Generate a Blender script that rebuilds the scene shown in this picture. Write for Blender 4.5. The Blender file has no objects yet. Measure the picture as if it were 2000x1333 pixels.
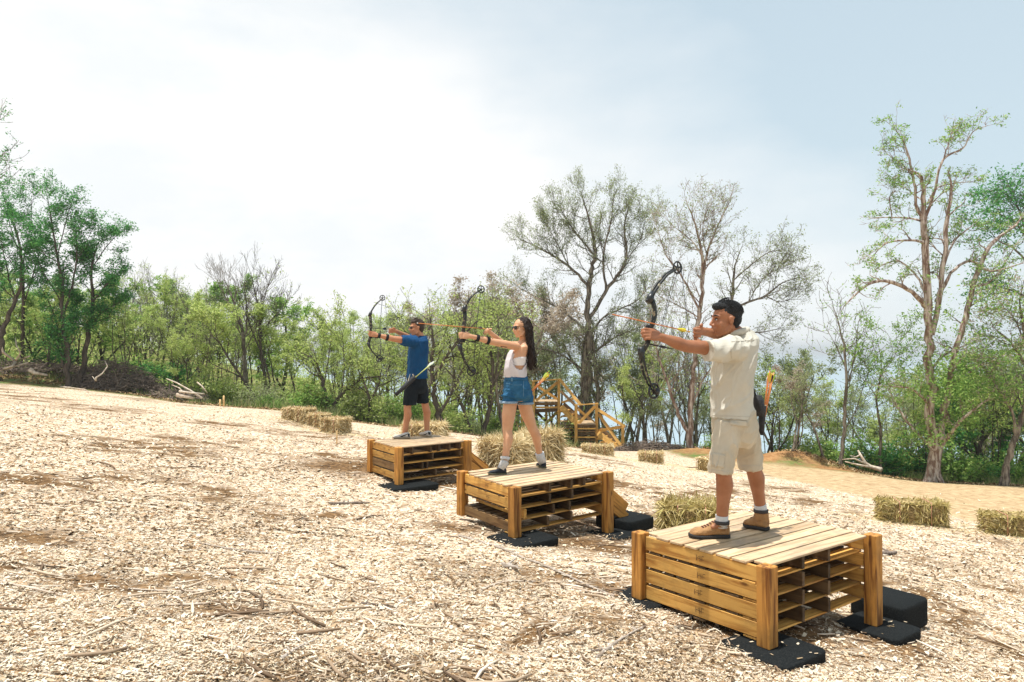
import bpy, bmesh, math, random
import numpy as np
from mathutils import Vector, Matrix, noise as mnoise

random.seed(7)
RNG = np.random.default_rng(7)
scene = bpy.context.scene
COL = scene.collection

# ------------------------------------------------------------------ camera, sky, sun, exposure
FPX = 1426.0
CAMZ = 1.855
TH = math.atan(16.5 / FPX)
cam_d = bpy.data.cameras.new("camera")
cam = bpy.data.objects.new("camera", cam_d)
COL.objects.link(cam)
cam_d.sensor_width = 36.0
cam_d.lens = FPX / 2000.0 * 36.0
cam_d.clip_start = 0.05
cam_d.clip_end = 60000.0
cam.location = (0, 0, CAMZ)
cam.rotation_euler = (math.pi / 2 + TH, 0, 0)
scene.camera = cam

SUN_EL = math.radians(82)
SUN_AZ = math.radians(252)       # compass-like angle, clockwise from +Y: the sun stands left and a little behind
sun_dir = Vector((math.sin(SUN_AZ) * math.cos(SUN_EL), math.cos(SUN_AZ) * math.cos(SUN_EL), math.sin(SUN_EL)))
sl = bpy.data.lights.new("sun", 'SUN')
sl.energy = 5.0
sl.angle = math.radians(0.6)
sl.color = (1.0, 0.965, 0.905)
sun = bpy.data.objects.new("sun", sl)
COL.objects.link(sun)
sun.rotation_euler = sun_dir.to_track_quat('Z', 'Y').to_euler()

world = bpy.data.worlds.new("World")
scene.world = world
world.use_nodes = True
wn = world.node_tree
wn.nodes.clear()
w_out = wn.nodes.new('ShaderNodeOutputWorld')
w_bg = wn.nodes.new('ShaderNodeBackground')
w_sky = wn.nodes.new('ShaderNodeTexSky')
w_sky.sky_type = 'NISHITA'
w_sky.sun_disc = False
w_sky.sun_elevation = SUN_EL
w_sky.sun_rotation = SUN_AZ
w_sky.air_density = 1.1
w_sky.dust_density = 1.6
w_sky.ozone_density = 1.0
w_bg.inputs['Strength'].default_value = 0.10
w_tc = wn.nodes.new('ShaderNodeTexCoord')
w_sep = wn.nodes.new('ShaderNodeSeparateXYZ')
wn.links.new(w_tc.outputs['Generated'], w_sep.inputs[0])
# veil of thin cloud: thick to the left, thinning to the upper right
w_map = wn.nodes.new('ShaderNodeMapping')
w_map.inputs['Scale'].default_value = (1.3, 1.3, 3.2)
wn.links.new(w_tc.outputs['Generated'], w_map.inputs['Vector'])
w_noise = wn.nodes.new('ShaderNodeTexNoise')
w_noise.inputs['Scale'].default_value = 1.6
w_noise.inputs['Detail'].default_value = 7
w_noise.inputs['Roughness'].default_value = 0.52
wn.links.new(w_map.outputs[0], w_noise.inputs['Vector'])
def wmath(op, a, b=None, clamp=False):
    n = wn.nodes.new('ShaderNodeMath'); n.operation = op; n.use_clamp = clamp
    for i, v in enumerate((a, b)):
        if v is None: continue
        if isinstance(v, (int, float)): n.inputs[i].default_value = v
        else: wn.links.new(v, n.inputs[i])
    return n.outputs[0]
gx = wmath('MULTIPLY', w_sep.outputs['X'], -1.9)
gz = wmath('MULTIPLY', w_sep.outputs['Z'], -2.7)
nn = wmath('MULTIPLY', w_noise.outputs['Fac'], 1.7)
s = wmath('ADD', wmath('ADD', gx, gz), nn)
cloud = wmath('ADD', s, 0.68, clamp=True)
w_hz = wn.nodes.new('ShaderNodeMapRange')         # pale humid air low over the sea
w_hz.inputs['From Min'].default_value = 0.0
w_hz.inputs['From Max'].default_value = 0.5
w_hz.inputs['To Min'].default_value = 0.9
w_hz.inputs['To Max'].default_value = 0.72
wn.links.new(w_sep.outputs['Z'], w_hz.inputs['Value'])
mixh = wn.nodes.new('ShaderNodeMixRGB')
wn.links.new(w_hz.outputs[0], mixh.inputs['Fac'])
wn.links.new(w_sky.outputs[0], mixh.inputs[1])
mixh.inputs[2].default_value = (5.9, 7.1, 7.7, 1)
mixc = wn.nodes.new('ShaderNodeMixRGB')
wn.links.new(cloud, mixc.inputs['Fac'])
wn.links.new(mixh.outputs[0], mixc.inputs[1])
w_n2 = wn.nodes.new('ShaderNodeTexNoise'); w_n2.inputs['Scale'].default_value = 2.6; w_n2.inputs['Detail'].default_value = 8; w_n2.inputs['Roughness'].default_value = .58
wn.links.new(w_map.outputs[0], w_n2.inputs['Vector'])
w_cr = wn.nodes.new('ShaderNodeValToRGB')
w_cr.color_ramp.elements[0].position = .40; w_cr.color_ramp.elements[0].color = (.80, .83, .845, 1)
w_cr.color_ramp.elements[1].position = .60; w_cr.color_ramp.elements[1].color = (.90, .895, .885, 1)
wn.links.new(w_n2.outputs['Fac'], w_cr.inputs['Fac'])
w_sc = wn.nodes.new('ShaderNodeVectorMath'); w_sc.operation = 'SCALE'; w_sc.inputs['Scale'].default_value = 10.0
wn.links.new(w_cr.outputs[0], w_sc.inputs[0]); wn.links.new(w_sc.outputs[0], mixc.inputs[2])
wn.links.new(mixc.outputs[0], w_bg.inputs['Color'])
wn.links.new(w_bg.outputs[0], w_out.inputs['Surface'])

scene.view_settings.view_transform = 'Standard'
scene.view_settings.look = 'None'
scene.view_settings.gamma = 1.0
scene.view_settings.exposure = 0.26
scene.view_settings.use_curve_mapping = False
scene.cycles.max_bounces = 6
scene.cycles.transparent_max_bounces = 8

# ------------------------------------------------------------------ helpers
def P(px, py, D):
    """world point seen at photo pixel (px, py) at distance D ahead of the camera"""
    a = (px - 1000.0) / FPX
    b = (666.5 - py) / FPX
    dy = math.cos(TH) - b * math.sin(TH)
    dz = math.sin(TH) + b * math.cos(TH)
    k = D / dy
    return Vector((a * k, D, CAMZ + dz * k))

def link(o, parent=None):
    COL.objects.link(o)
    if parent is not None:
        o.parent = parent
    return o

def tag(o, label=None, cat=None, group=None, kind=None):
    if label: o['label'] = label
    if cat: o['category'] = cat
    if group: o['group'] = group
    if kind: o['kind'] = kind
    return o

def empty(name, loc, label, cat, group=None):
    o = bpy.data.objects.new(name, None)
    o.empty_display_size = 0.1
    o.location = loc
    COL.objects.link(o)
    tag(o, label, cat, group)
    return o

def wl(o):
    v = Vector(o.location)
    while o.parent: o = o.parent; v += o.location
    return v

def mesh_np(name, V, F, mat=None, parent=None, smooth=False, attrs=None, loc=None):
    """V (n,3), F (m,k) array of equal size faces, or a list of such arrays"""
    V = np.asarray(V, dtype=np.float32)
    Fs = F if isinstance(F, list) else [F]
    Fs = [np.asarray(f, dtype=np.int32) for f in Fs if len(f)]
    if loc is None:
        loc = wl(parent) if parent is not None else Vector((0, 0, 0))
    V = V - np.array(loc, dtype=np.float32)
    me = bpy.data.meshes.new(name)
    me.vertices.add(len(V)); me.vertices.foreach_set('co', V.ravel())
    nl = sum(f.size for f in Fs); npol = sum(len(f) for f in Fs)
    me.loops.add(nl); me.polygons.add(npol)
    me.loops.foreach_set('vertex_index', np.concatenate([f.ravel() for f in Fs]))
    tot = np.concatenate([np.full(len(f), f.shape[1], dtype=np.int32) for f in Fs])
    st = np.concatenate([[0], np.cumsum(tot)[:-1]]).astype(np.int32)
    me.polygons.foreach_set('loop_start', st)
    me.update(calc_edges=True)
    if smooth: me.polygons.foreach_set('use_smooth', np.ones(npol, dtype=bool))
    if attrs:
        for k, a in attrs.items():
            at = me.attributes.new(k, 'FLOAT', 'POINT')
            at.data.foreach_set('value', np.asarray(a, dtype=np.float32))
    if mat: me.materials.append(mat)
    o = bpy.data.objects.new(name, me)
    COL.objects.link(o)
    if parent is not None:
        o.parent = parent
        o.location = Vector(loc) - wl(parent)
    else:
        o.location = loc
    return o

class Soup:
    def __init__(s): s.V = []; s.F4 = []; s.F3 = []; s.n = 0
    def add(s, V, F4=None, F3=None):
        V = np.asarray(V, dtype=float)
        if F4 is not None and len(F4): s.F4.append(np.asarray(F4) + s.n)
        if F3 is not None and len(F3): s.F3.append(np.asarray(F3) + s.n)
        s.V.append(V); s.n += len(V)
    def obj(s, name, mat=None, parent=None, smooth=False, loc=None):
        fs = []
        if s.F4: fs.append(np.concatenate(s.F4))
        if s.F3: fs.append(np.concatenate(s.F3))
        return mesh_np(name, np.concatenate(s.V), fs, mat, parent, smooth, loc=loc)

def tube(soup, pts, rad, k=6, caps=True, flat=None):
    """closed tapered tube; flat=(axis vector, factor) squeezes the section along the axis"""
    pts = np.asarray([tuple(p) for p in pts], dtype=float)
    rad = np.asarray(rad, dtype=float)
    n = len(pts)
    T = np.gradient(pts, axis=0)
    T /= np.linalg.norm(T, axis=1)[:, None] + 1e-9
    ref = np.array([0.31, 0.17, 0.93]) if abs(T[0][2]) < 0.9 else np.array([0.95, 0.2, 0.1])
    A = np.cross(T, ref); A /= np.linalg.norm(A, axis=1)[:, None] + 1e-9
    B = np.cross(T, A)
    th = np.arange(k) * 2 * math.pi / k
    ring = np.cos(th)[None, :, None] * A[:, None, :] + np.sin(th)[None, :, None] * B[:, None, :]
    if flat is not None:
        ax = np.asarray(tuple(flat[0]), dtype=float); ax /= np.linalg.norm(ax)
        d = (ring @ ax)[..., None] * ax
        ring = ring - d * (1 - flat[1])
    V = pts[:, None, :] + ring * rad[:, None, None]
    V = V.reshape(-1, 3)
    i = np.arange(n - 1)[:, None] * k
    j = np.arange(k)[None, :]
    j2 = (j + 1) % k
    F4 = np.stack([i + j, i + j2, i + k + j2, i + k + j], axis=-1).reshape(-1, 4)
    F3 = None
    if caps:
        V = np.vstack([V, pts[0], pts[-1]])
        c0, c1 = n * k, n * k + 1
        jj = np.arange(k); jn = (jj + 1) % k
        F3 = np.vstack([np.stack([np.full(k, c0), jn, jj], -1), np.stack([np.full(k, c1), (n - 1) * k + jj, (n - 1) * k + jn], -1)])
    soup.add(V, F4, F3)

def capsule(soup, pts, rad, k=14, flat=None):
    """tube with rounded ends"""
    pts = [Vector(p) for p in pts]; rad = list(rad)
    d0 = (pts[0] - pts[1]).normalized(); d1 = (pts[-1] - pts[-2]).normalized()
    r0, r1 = rad[0], rad[-1]
    P2 = [pts[0] + d0 * r0 * 0.98, pts[0] + d0 * r0 * 0.75, pts[0] + d0 * r0 * 0.4] + pts + [pts[-1] + d1 * r1 * 0.4, pts[-1] + d1 * r1 * 0.75, pts[-1] + d1 * r1 * 0.98]
    R2 = [r0 * 0.2, r0 * 0.66, r0 * 0.92] + rad + [r1 * 0.92, r1 * 0.66, r1 * 0.2]
    tube(soup, P2, R2, k, True, flat)

def ellipsoid(soup, c, axes, r, nu=16, nv=10):
    """axes: three vectors, r: three radii"""
    c = np.array(tuple(c)); A = [np.array(tuple(a)) for a in axes]
    ph = np.linspace(0, math.pi, nv + 1)[1:-1]
    th = np.arange(nu) * 2 * math.pi / nu
    V = []
    for p in ph:
        for t in th:
            V.append(c + A[0] * r[0] * math.sin(p) * math.cos(t) + A[1] * r[1] * math.sin(p) * math.sin(t) + A[2] * r[2] * math.cos(p))
    V.append(c + A[2] * r[2]); V.append(c - A[2] * r[2])
    m = len(ph); F4 = []
    for a in range(m - 1):
        for b in range(nu):
            F4.append((a * nu + b, (a + 1) * nu + b, (a + 1) * nu + (b + 1) % nu, a * nu + (b + 1) % nu))
    F3 = [(m * nu, b, (b + 1) % nu) for b in range(nu)] + [(m * nu + 1, (m - 1) * nu + (b + 1) % nu, (m - 1) * nu + b) for b in range(nu)]
    soup.add(V, F4, F3)

def loft(soup, rings, k=28, power=2.4, caps=True):
    """rings: (centre, side axis, a, front axis, b) -> closed superelliptic body"""
    V = []
    th = np.arange(k) * 2 * math.pi / k
    ct, st_ = np.cos(th), np.sin(th)
    cs = np.sign(ct) * np.abs(ct) ** (2 / power); sn = np.sign(st_) * np.abs(st_) ** (2 / power)
    for c, L, a, Fv, b in rings:
        V.append(np.array(tuple(c)) + cs[:, None] * a * np.array(tuple(L)) + sn[:, None] * b * np.array(tuple(Fv)))
    n = len(rings)
    V = np.concatenate(V)
    i = np.arange(n - 1)[:, None] * k; j = np.arange(k)[None, :]; j2 = (j + 1) % k
    F4 = np.stack([i + j, i + j2, i + k + j2, i + k + j], -1).reshape(-1, 4)
    F3 = None
    if caps:
        V = np.vstack([V, np.array(tuple(rings[0][0])), np.array(tuple(rings[-1][0]))])
        jj = np.arange(k); jn = (jj + 1) % k
        F3 = np.vstack([np.stack([np.full(k, n * k), jn, jj], -1), np.stack([np.full(k, n * k + 1), (n - 1) * k + jj, (n - 1) * k + jn], -1)])
    soup.add(V, F4, F3)

def remeshed(soup, name, mat, parent, voxel=0.006, smooth_it=4, disp=None):
    """one continuous skin over a soup of overlapping closed bodies"""
    tmp = soup.obj("tmp_soup", None, None)
    bm = bmesh.new(); bm.from_mesh(tmp.data)
    bmesh.ops.recalc_face_normals(bm, faces=bm.faces); bm.to_mesh(tmp.data); bm.free()
    m = tmp.modifiers.new('r', 'REMESH'); m.mode = 'VOXEL'; m.voxel_size = voxel; m.adaptivity = 0.0
    m2 = tmp.modifiers.new('s', 'SMOOTH'); m2.factor = 0.5; m2.iterations = smooth_it
    dg = bpy.context.evaluated_depsgraph_get(); dg.update()
    me = bpy.data.meshes.new_from_object(tmp.evaluated_get(dg))
    bpy.data.objects.remove(tmp, do_unlink=True)
    me.name = name
    if disp is not None:
        n = len(me.vertices)
        co = np.empty(n * 3, dtype=np.float32); me.vertices.foreach_get('co', co); co = co.reshape(-1, 3)
        no = np.empty(n * 3, dtype=np.float32); me.vertices.foreach_get('normal', no); no = no.reshape(-1, 3)
        dv = disp(co, no)
        co = co + no * dv[:, None]
        me.vertices.foreach_set('co', co.astype(np.float32).ravel()); me.update()
    me.polygons.foreach_set('use_smooth', np.ones(len(me.polygons), dtype=bool))
    me.materials.clear()
    if mat: me.materials.append(mat)
    me.transform(Matrix.Translation(-wl(parent)))
    o = bpy.data.objects.new(name, me)
    return link(o, parent)

def folds(amp, axis, freq=9.0, stretch=0.35, seed=0.0, fine=0.0):
    """cloth creases: ridged noise drawn out along an axis"""
    ax = Vector(axis).normalized()
    def f(co, no):
        out = np.empty(len(co), dtype=np.float32)
        for i, c in enumerate(co):
            v = Vector((float(c[0]), float(c[1]), float(c[2])))
            q = v - ax * v.dot(ax) * (1 - stretch)
            w = mnoise.noise(q * freq * 0.5 + Vector((seed, 3.1, 7.7)))
            h = max(0.0, 1.0 - abs(mnoise.noise(q * freq + Vector((w * 1.5, seed, w)))) * 3.0) ** 1.4
            h2 = max(0.0, 1.0 - abs(mnoise.noise(q * freq * 1.9 + Vector((seed, 9 + w, 2)))) * 3.2) ** 1.5
            out[i] = amp * (h * .8 + h2 * .45 - .45 + .5 * w)
            if fine: out[i] += fine * mnoise.noise(v * 90)
        return out
    return f

# ---- materials
MAT = {}
def nodes_of(m):
    m.use_nodes = True
    nt = m.node_tree
    b = nt.nodes.get('Principled BSDF')
    return nt, b

def mat(name, col, rough=0.8, spec=0.3, var=None, scale=8.0, detail=4.0, stretch=(1, 1, 1), bump=0.0, bscale=None, coord='Object',
        rnd=0.0, metal=0.0, fac=(0.35, 0.65), translucent=None, col3=None):
    """procedural principled material: col mixed with var by noise; rnd = brightness change from object to object"""
    if name in MAT: return MAT[name]
    m = bpy.data.materials.new(name); nt, b = nodes_of(m)
    N, Lk = nt.nodes, nt.links
    b.inputs['Roughness'].default_value = rough
    b.inputs['Specular IOR Level'].default_value = spec
    b.inputs['Metallic'].default_value = metal
    tc = N.new('ShaderNodeTexCoord'); mp = N.new('ShaderNodeMapping')
    mp.inputs['Scale'].default_value = stretch
    Lk.new(tc.outputs[coord], mp.inputs['Vector'])
    vec = mp.outputs[0]
    if rnd:
        oi = N.new('ShaderNodeObjectInfo')
        mu = N.new('ShaderNodeMath'); mu.operation = 'MULTIPLY'; mu.inputs[1].default_value = 37.0
        Lk.new(oi.outputs['Random'], mu.inputs[0])
        ad = N.new('ShaderNodeVectorMath'); ad.operation = 'ADD'
        Lk.new(vec, ad.inputs[0]); Lk.new(mu.outputs[0], ad.inputs[1]); vec = ad.outputs[0]
    c_out = None
    if var is not None:
        no = N.new('ShaderNodeTexNoise'); no.inputs['Scale'].default_value = scale; no.inputs['Detail'].default_value = detail
        no.inputs['Roughness'].default_value = 0.6
        Lk.new(vec, no.inputs['Vector'])
        rp = N.new('ShaderNodeValToRGB')
        rp.color_ramp.elements[0].position = fac[0]; rp.color_ramp.elements[0].color = (*col, 1)
        rp.color_ramp.elements[1].position = fac[1]; rp.color_ramp.elements[1].color = (*var, 1)
        if col3 is not None:
            e = rp.color_ramp.elements.new((fac[0] + fac[1]) / 2); e.color = (*col3, 1)
        Lk.new(no.outputs['Fac'], rp.inputs['Fac']); c_out = rp.outputs[0]
    else:
        rg = N.new('ShaderNodeRGB'); rg.outputs[0].default_value = (*col, 1); c_out = rg.outputs[0]
    if rnd:
        mr = N.new('ShaderNodeMapRange'); mr.inputs['To Min'].default_value = 1 - rnd; mr.inputs['To Max'].default_value = 1 + rnd
        Lk.new(oi.outputs['Random'], mr.inputs['Value'])
        vm = N.new('ShaderNodeVectorMath'); vm.operation = 'SCALE'
        Lk.new(c_out, vm.inputs[0]); Lk.new(mr.outputs[0], vm.inputs['Scale']); c_out = vm.outputs[0]
    Lk.new(c_out, b.inputs['Base Color'])
    if bump:
        n2 = N.new('ShaderNodeTexNoise'); n2.inputs['Scale'].default_value = bscale or scale * 3; n2.inputs['Detail'].default_value = 5
        Lk.new(vec, n2.inputs['Vector'])
        bp = N.new('ShaderNodeBump'); bp.inputs['Strength'].default_value = bump; bp.inputs['Distance'].default_value = 0.02
        Lk.new(n2.outputs['Fac'], bp.inputs['Height']); Lk.new(bp.outputs[0], b.inputs['Normal'])
    if translucent:
        tr = N.new('ShaderNodeBsdfTranslucent'); Lk.new(c_out, tr.inputs['Color'])
        mx = N.new('ShaderNodeMixShader'); mx.inputs[0].default_value = translucent
        out = N.get('Material Output')
        Lk.new(b.outputs[0], mx.inputs[1]); Lk.new(tr.outputs[0], mx.inputs[2]); Lk.new(mx.outputs[0], out.inputs['Surface'])
    MAT[name] = m
    return m

def island_mat(name, ramp, rough=0.85, transl=0.0, spec=0.2):
    """each loose piece of the mesh gets its own tone"""
    if name in MAT: return MAT[name]
    m = bpy.data.materials.new(name); nt, b = nodes_of(m); N, Lk = nt.nodes, nt.links
    g = N.new('ShaderNodeNewGeometry'); rp = N.new('ShaderNodeValToRGB')
    rp.color_ramp.elements[0].position = ramp[0][0]; rp.color_ramp.elements[0].color = (*ramp[0][1], 1)
    rp.color_ramp.elements[1].position = ramp[-1][0]; rp.color_ramp.elements[1].color = (*ramp[-1][1], 1)
    for p_, c_ in ramp[1:-1]:
        e = rp.color_ramp.elements.new(p_); e.color = (*c_, 1)
    Lk.new(g.outputs['Random Per Island'], rp.inputs['Fac'])
    Lk.new(rp.outputs[0], b.inputs['Base Color'])
    b.inputs['Roughness'].default_value = rough; b.inputs['Specular IOR Level'].default_value = spec
    if transl:
        tr = N.new('ShaderNodeBsdfTranslucent'); Lk.new(rp.outputs[0], tr.inputs['Color'])
        mx = N.new('ShaderNodeMixShader'); mx.inputs[0].default_value = transl
        Lk.new(b.outputs[0], mx.inputs[1]); Lk.new(tr.outputs[0], mx.inputs[2]); Lk.new(mx.outputs[0], N.get('Material Output').inputs['Surface'])
    MAT[name] = m
    return m

# timber: grain runs along local X of every board
def wood(name, light, dark, rnd=0.12, gscale=2.2, rough=0.62):
    if name in MAT: return MAT[name]
    m = bpy.data.materials.new(name); nt, b = nodes_of(m); N, Lk = nt.nodes, nt.links
    tc = N.new('ShaderNodeTexCoord'); mp = N.new('ShaderNodeMapping'); mp.inputs['Scale'].default_value = (1.2, 14, 14)
    oi = N.new('ShaderNodeObjectInfo')
    mu = N.new('ShaderNodeMath'); mu.operation = 'MULTIPLY'; mu.inputs[1].default_value = 91.0
    Lk.new(oi.outputs['Random'], mu.inputs[0])
    Lk.new(tc.outputs['Object'], mp.inputs['Vector'])
    ad = N.new('ShaderNodeVectorMath'); ad.operation = 'ADD'
    Lk.new(mp.outputs[0], ad.inputs[0]); Lk.new(mu.outputs[0], ad.inputs[1])
    n1 = N.new('ShaderNodeTexNoise'); n1.inputs['Scale'].default_value = gscale; n1.inputs['Detail'].default_value = 6; n1.inputs['Distortion'].default_value = 0.6
    Lk.new(ad.outputs[0], n1.inputs['Vector'])
    rp = N.new('ShaderNodeValToRGB'); e = rp.color_ramp.elements
    e[0].position = 0.36; e[0].color = (*dark, 1); e[1].position = 0.54; e[1].color = (*light, 1)
    Lk.new(n1.outputs['Fac'], rp.inputs['Fac'])
    # knots and stains
    mp2 = N.new('ShaderNodeMapping'); mp2.inputs['Scale'].default_value = (3.2, 9, 9)
    Lk.new(tc.outputs['Object'], mp2.inputs['Vector'])
    ad2 = N.new('ShaderNodeVectorMath'); ad2.operation = 'ADD'; Lk.new(mp2.outputs[0], ad2.inputs[0]); Lk.new(mu.outputs[0], ad2.inputs[1])
    vo = N.new('ShaderNodeTexVoronoi'); vo.inputs['Scale'].default_value = 0.9
    Lk.new(ad2.outputs[0], vo.inputs['Vector'])
    kr = N.new('ShaderNodeMapRange'); kr.inputs['From Min'].default_value = 0.05; kr.inputs['From Max'].default_value = 0.13
    Lk.new(vo.outputs['Distance'], kr.inputs['Value'])
    mk = N.new('ShaderNodeMixRGB'); mk.inputs[1].default_value = (dark[0] * .45, dark[1] * .4, dark[2] * .4, 1)
    Lk.new(kr.outputs[0], mk.inputs['Fac']); Lk.new(rp.outputs[0], mk.inputs[2])
    mr = N.new('ShaderNodeMapRange'); mr.inputs['To Min'].default_value = 1 - rnd * 1.4; mr.inputs['To Max'].default_value = 1 + rnd
    Lk.new(oi.outputs['Random'], mr.inputs['Value'])
    vm = N.new('ShaderNodeVectorMath'); vm.operation = 'SCALE'
    # grime and weather stains
    n3 = N.new('ShaderNodeTexNoise'); n3.inputs['Scale'].default_value = 3.1; n3.inputs['Detail'].default_value = 8; n3.inputs['Roughness'].default_value = .7
    ad3 = N.new('ShaderNodeVectorMath'); ad3.operation = 'ADD'; Lk.new(tc.outputs['Object'], ad3.inputs[0]); Lk.new(mu.outputs[0], ad3.inputs[1]); Lk.new(ad3.outputs[0], n3.inputs['Vector'])
    g3 = N.new('ShaderNodeMapRange'); g3.inputs['From Min'].default_value = .47; g3.inputs['From Max'].default_value = .70; g3.inputs['To Max'].default_value = .65
    Lk.new(n3.outputs['Fac'], g3.inputs['Value'])
    m3 = N.new('ShaderNodeMixRGB'); Lk.new(g3.outputs[0], m3.inputs['Fac']); Lk.new(mk.outputs[0], m3.inputs[1]); m3.inputs[2].default_value = (light[0] * .42, light[1] * .46, light[2] * .6, 1)
    Lk.new(m3.outputs[0], vm.inputs[0]); Lk.new(mr.outputs[0], vm.inputs['Scale'])
    Lk.new(vm.outputs[0], b.inputs['Base Color'])
    b.inputs['Roughness'].default_value = rough; b.inputs['Specular IOR Level'].default_value = 0.25
    bp = N.new('ShaderNodeBump'); bp.inputs['Strength'].default_value = 0.35; bp.inputs['Distance'].default_value = 0.004
    Lk.new(n1.outputs['Fac'], bp.inputs['Height']); Lk.new(bp.outputs[0], b.inputs['Normal'])
    MAT[name] = m
    return m

W_POST = wood('post_timber', (0.52, 0.245, 0.055), (0.17, 0.06, 0.012), 0.14)
W_SIDE = wood('side_timber', (0.64, 0.36, 0.095), (0.38, 0.17, 0.035), 0.18)
W_DECK = wood('deck_timber', (0.60, 0.44, 0.27), (0.44, 0.29, 0.16), 0.14)
W_OLD_SHADE = wood('weathered_shaded_timber', (0.20, 0.12, 0.05), (0.10, 0.05, 0.02), 0.25)  # weathered wood, its colour darkened further to paint in shade inside the stacks
W_IN = wood('shaded_pallet_wood', (0.115, 0.072, 0.035), (0.06, 0.034, 0.016), 0.3)  # inner pallet wood: the shade between the layers is put into its colour
W_TOWER = wood('stair_timber', (0.72, 0.42, 0.12), (0.52, 0.26, 0.06), 0.12)

_box_cache = {}
def beam(name, p0, p1, w, h, mat_, parent, up=(0, 0, 1), bevel=0.003):
    """board from p0 to p1 (centre line), width w sideways, height h along up"""
    p0, p1 = Vector(p0), Vector(p1)
    X = (p1 - p0); L = X.length; X.normalize()
    U = Vector(up); U = (U - X * U.dot(X))
    if U.length < 1e-4: U = Vector((0, 1, 0)) - X * X.y
    U.normalize(); Y = U.cross(X)
    key = (round(L, 3), round(w, 3), round(h, 3), mat_.name, bevel)
    if key not in _box_cache:
        bm = bmesh.new(); bmesh.ops.create_cube(bm, size=1.0)
        bmesh.ops.scale(bm, vec=(L, w, h), verts=bm.verts)
        if bevel: bmesh.ops.bevel(bm, geom=list(bm.edges), offset=min(bevel, h * .3), segments=1, affect='EDGES')
        me = bpy.data.meshes.new(name); bm.to_mesh(me); bm.free(); me.materials.append(mat_)
        _box_cache[key] = me
    o = bpy.data.objects.new(name, _box_cache[key])
    M = Matrix((X, Y, U)).transposed().to_4x4()
    M.translation = (p0 + p1) / 2 - (Vector(parent.location) if parent else Vector())
    o.matrix_local = M
    link(o, parent)
    return o

# ------------------------------------------------------------------ terrain
_cp = [(0, 0, .34), (-4, 0, .80), (4, 0, -.12), (0, -6, .7), (-6, -6, 1.5), (8, -6, -.3), (-5, 5, .62), (-9, 10, 1.0), (-9, 3, 1.3),
       (1.6, 4.5, -.045), (.95, 5.45, .01), (2.68, 5.35, -.19), (0, 7.0, .0), (-.55, 7.95, .03), (1.05, 7.9, -.16),
       (-1.57, 10.1, -.06), (-2.1, 10.9, .0), (-.6, 10.9, -.15), (4.2, 5.5, -.5), (7, 5, -1.0), (11, 6, -1.5), (16, 8, -2.2)]
def _cpx(px, py, D):
    p = P(px, py, D); _cp.append((p.x, p.y, p.z))
for a in [(580, 824, 19), (650, 850, 18), (830, 856, 16), (1030, 912, 12.5), (1345, 1028, 9), (1780, 1025, 12.6), (1950, 1042, 12),
          (1165, 888, 23), (1125, 876, 33), (1216, 884, 31), (1270, 906, 23), (1350, 890, 30), (1000, 862, 28), (870, 843, 26), (700, 828, 26),
          (560, 803, 26), (430, 797, 27), (200, 766, 27), (0, 750, 27), (1500, 908, 26), (1640, 918, 26), (1825, 945, 25), (1960, 948, 24),
          (-400, 720, 27), (2400, 990, 24), (2300, 1090, 12),
          (0, 715, 33), (300, 765, 34), (600, 795, 34), (900, 848, 34), (1200, 892, 38), (1500, 925, 34), (1900, 985, 34), (-400, 690, 34)]:
    _cpx(*a)
_cp += [(-40, 60, 4), (-12, 60, -1.5), (6, 60, -8.5), (30, 60, -12), (-80, 60, 7), (70, 60, -16), (-60, 120, 0), (-10, 120, -16), (60, 120, -30), (-120, 120, 6),
        (-60, -40, 6), (0, -40, 3), (60, -40, -6), (-60, 20, 7), (45, 20, -9), (90, 20, -20), (-120, 0, 10)]
_cp = np.array(_cp, dtype=float)
def _phi(r2): return np.sqrt(r2 + 2.25)
_n = len(_cp)
_A = np.zeros((_n + 3, _n + 3))
_d2 = ((_cp[:, None, :2] - _cp[None, :, :2]) ** 2).sum(-1)
_A[:_n, :_n] = _phi(_d2) - np.eye(_n) * 0.15
_A[:_n, _n] = 1; _A[:_n, _n + 1:] = _cp[:, :2]
_A[_n, :_n] = 1; _A[_n + 1:, :_n] = _cp[:, :2].T
_w = np.linalg.solve(_A, np.concatenate([_cp[:, 2], [0, 0, 0]]))
def _snoise(X, Y, sc, seed):
    """cheap smooth value noise in numpy"""
    x = X / sc; y = Y / sc
    xi = np.floor(x).astype(np.int64); yi = np.floor(y).astype(np.int64)
    fx = x - xi; fy = y - yi
    fx = fx * fx * (3 - 2 * fx); fy = fy * fy * (3 - 2 * fy)
    def h(a, b):
        v = np.sin(a * 127.1 + b * 311.7 + seed * 74.7) * 43758.5453
        return v - np.floor(v)
    return (h(xi, yi) * (1 - fx) + h(xi + 1, yi) * fx) * (1 - fy) + (h(xi, yi + 1) * (1 - fx) + h(xi + 1, yi + 1) * fx) * fy
def fbm(X, Y, sc, seed, o=4):
    s_ = 0; a = 0.5; t = 0
    for k in range(o):
        s_ = s_ + a * _snoise(X, Y, sc / 2 ** k, seed + k * 13); t += a; a *= 0.55
    return s_ / t
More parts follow.
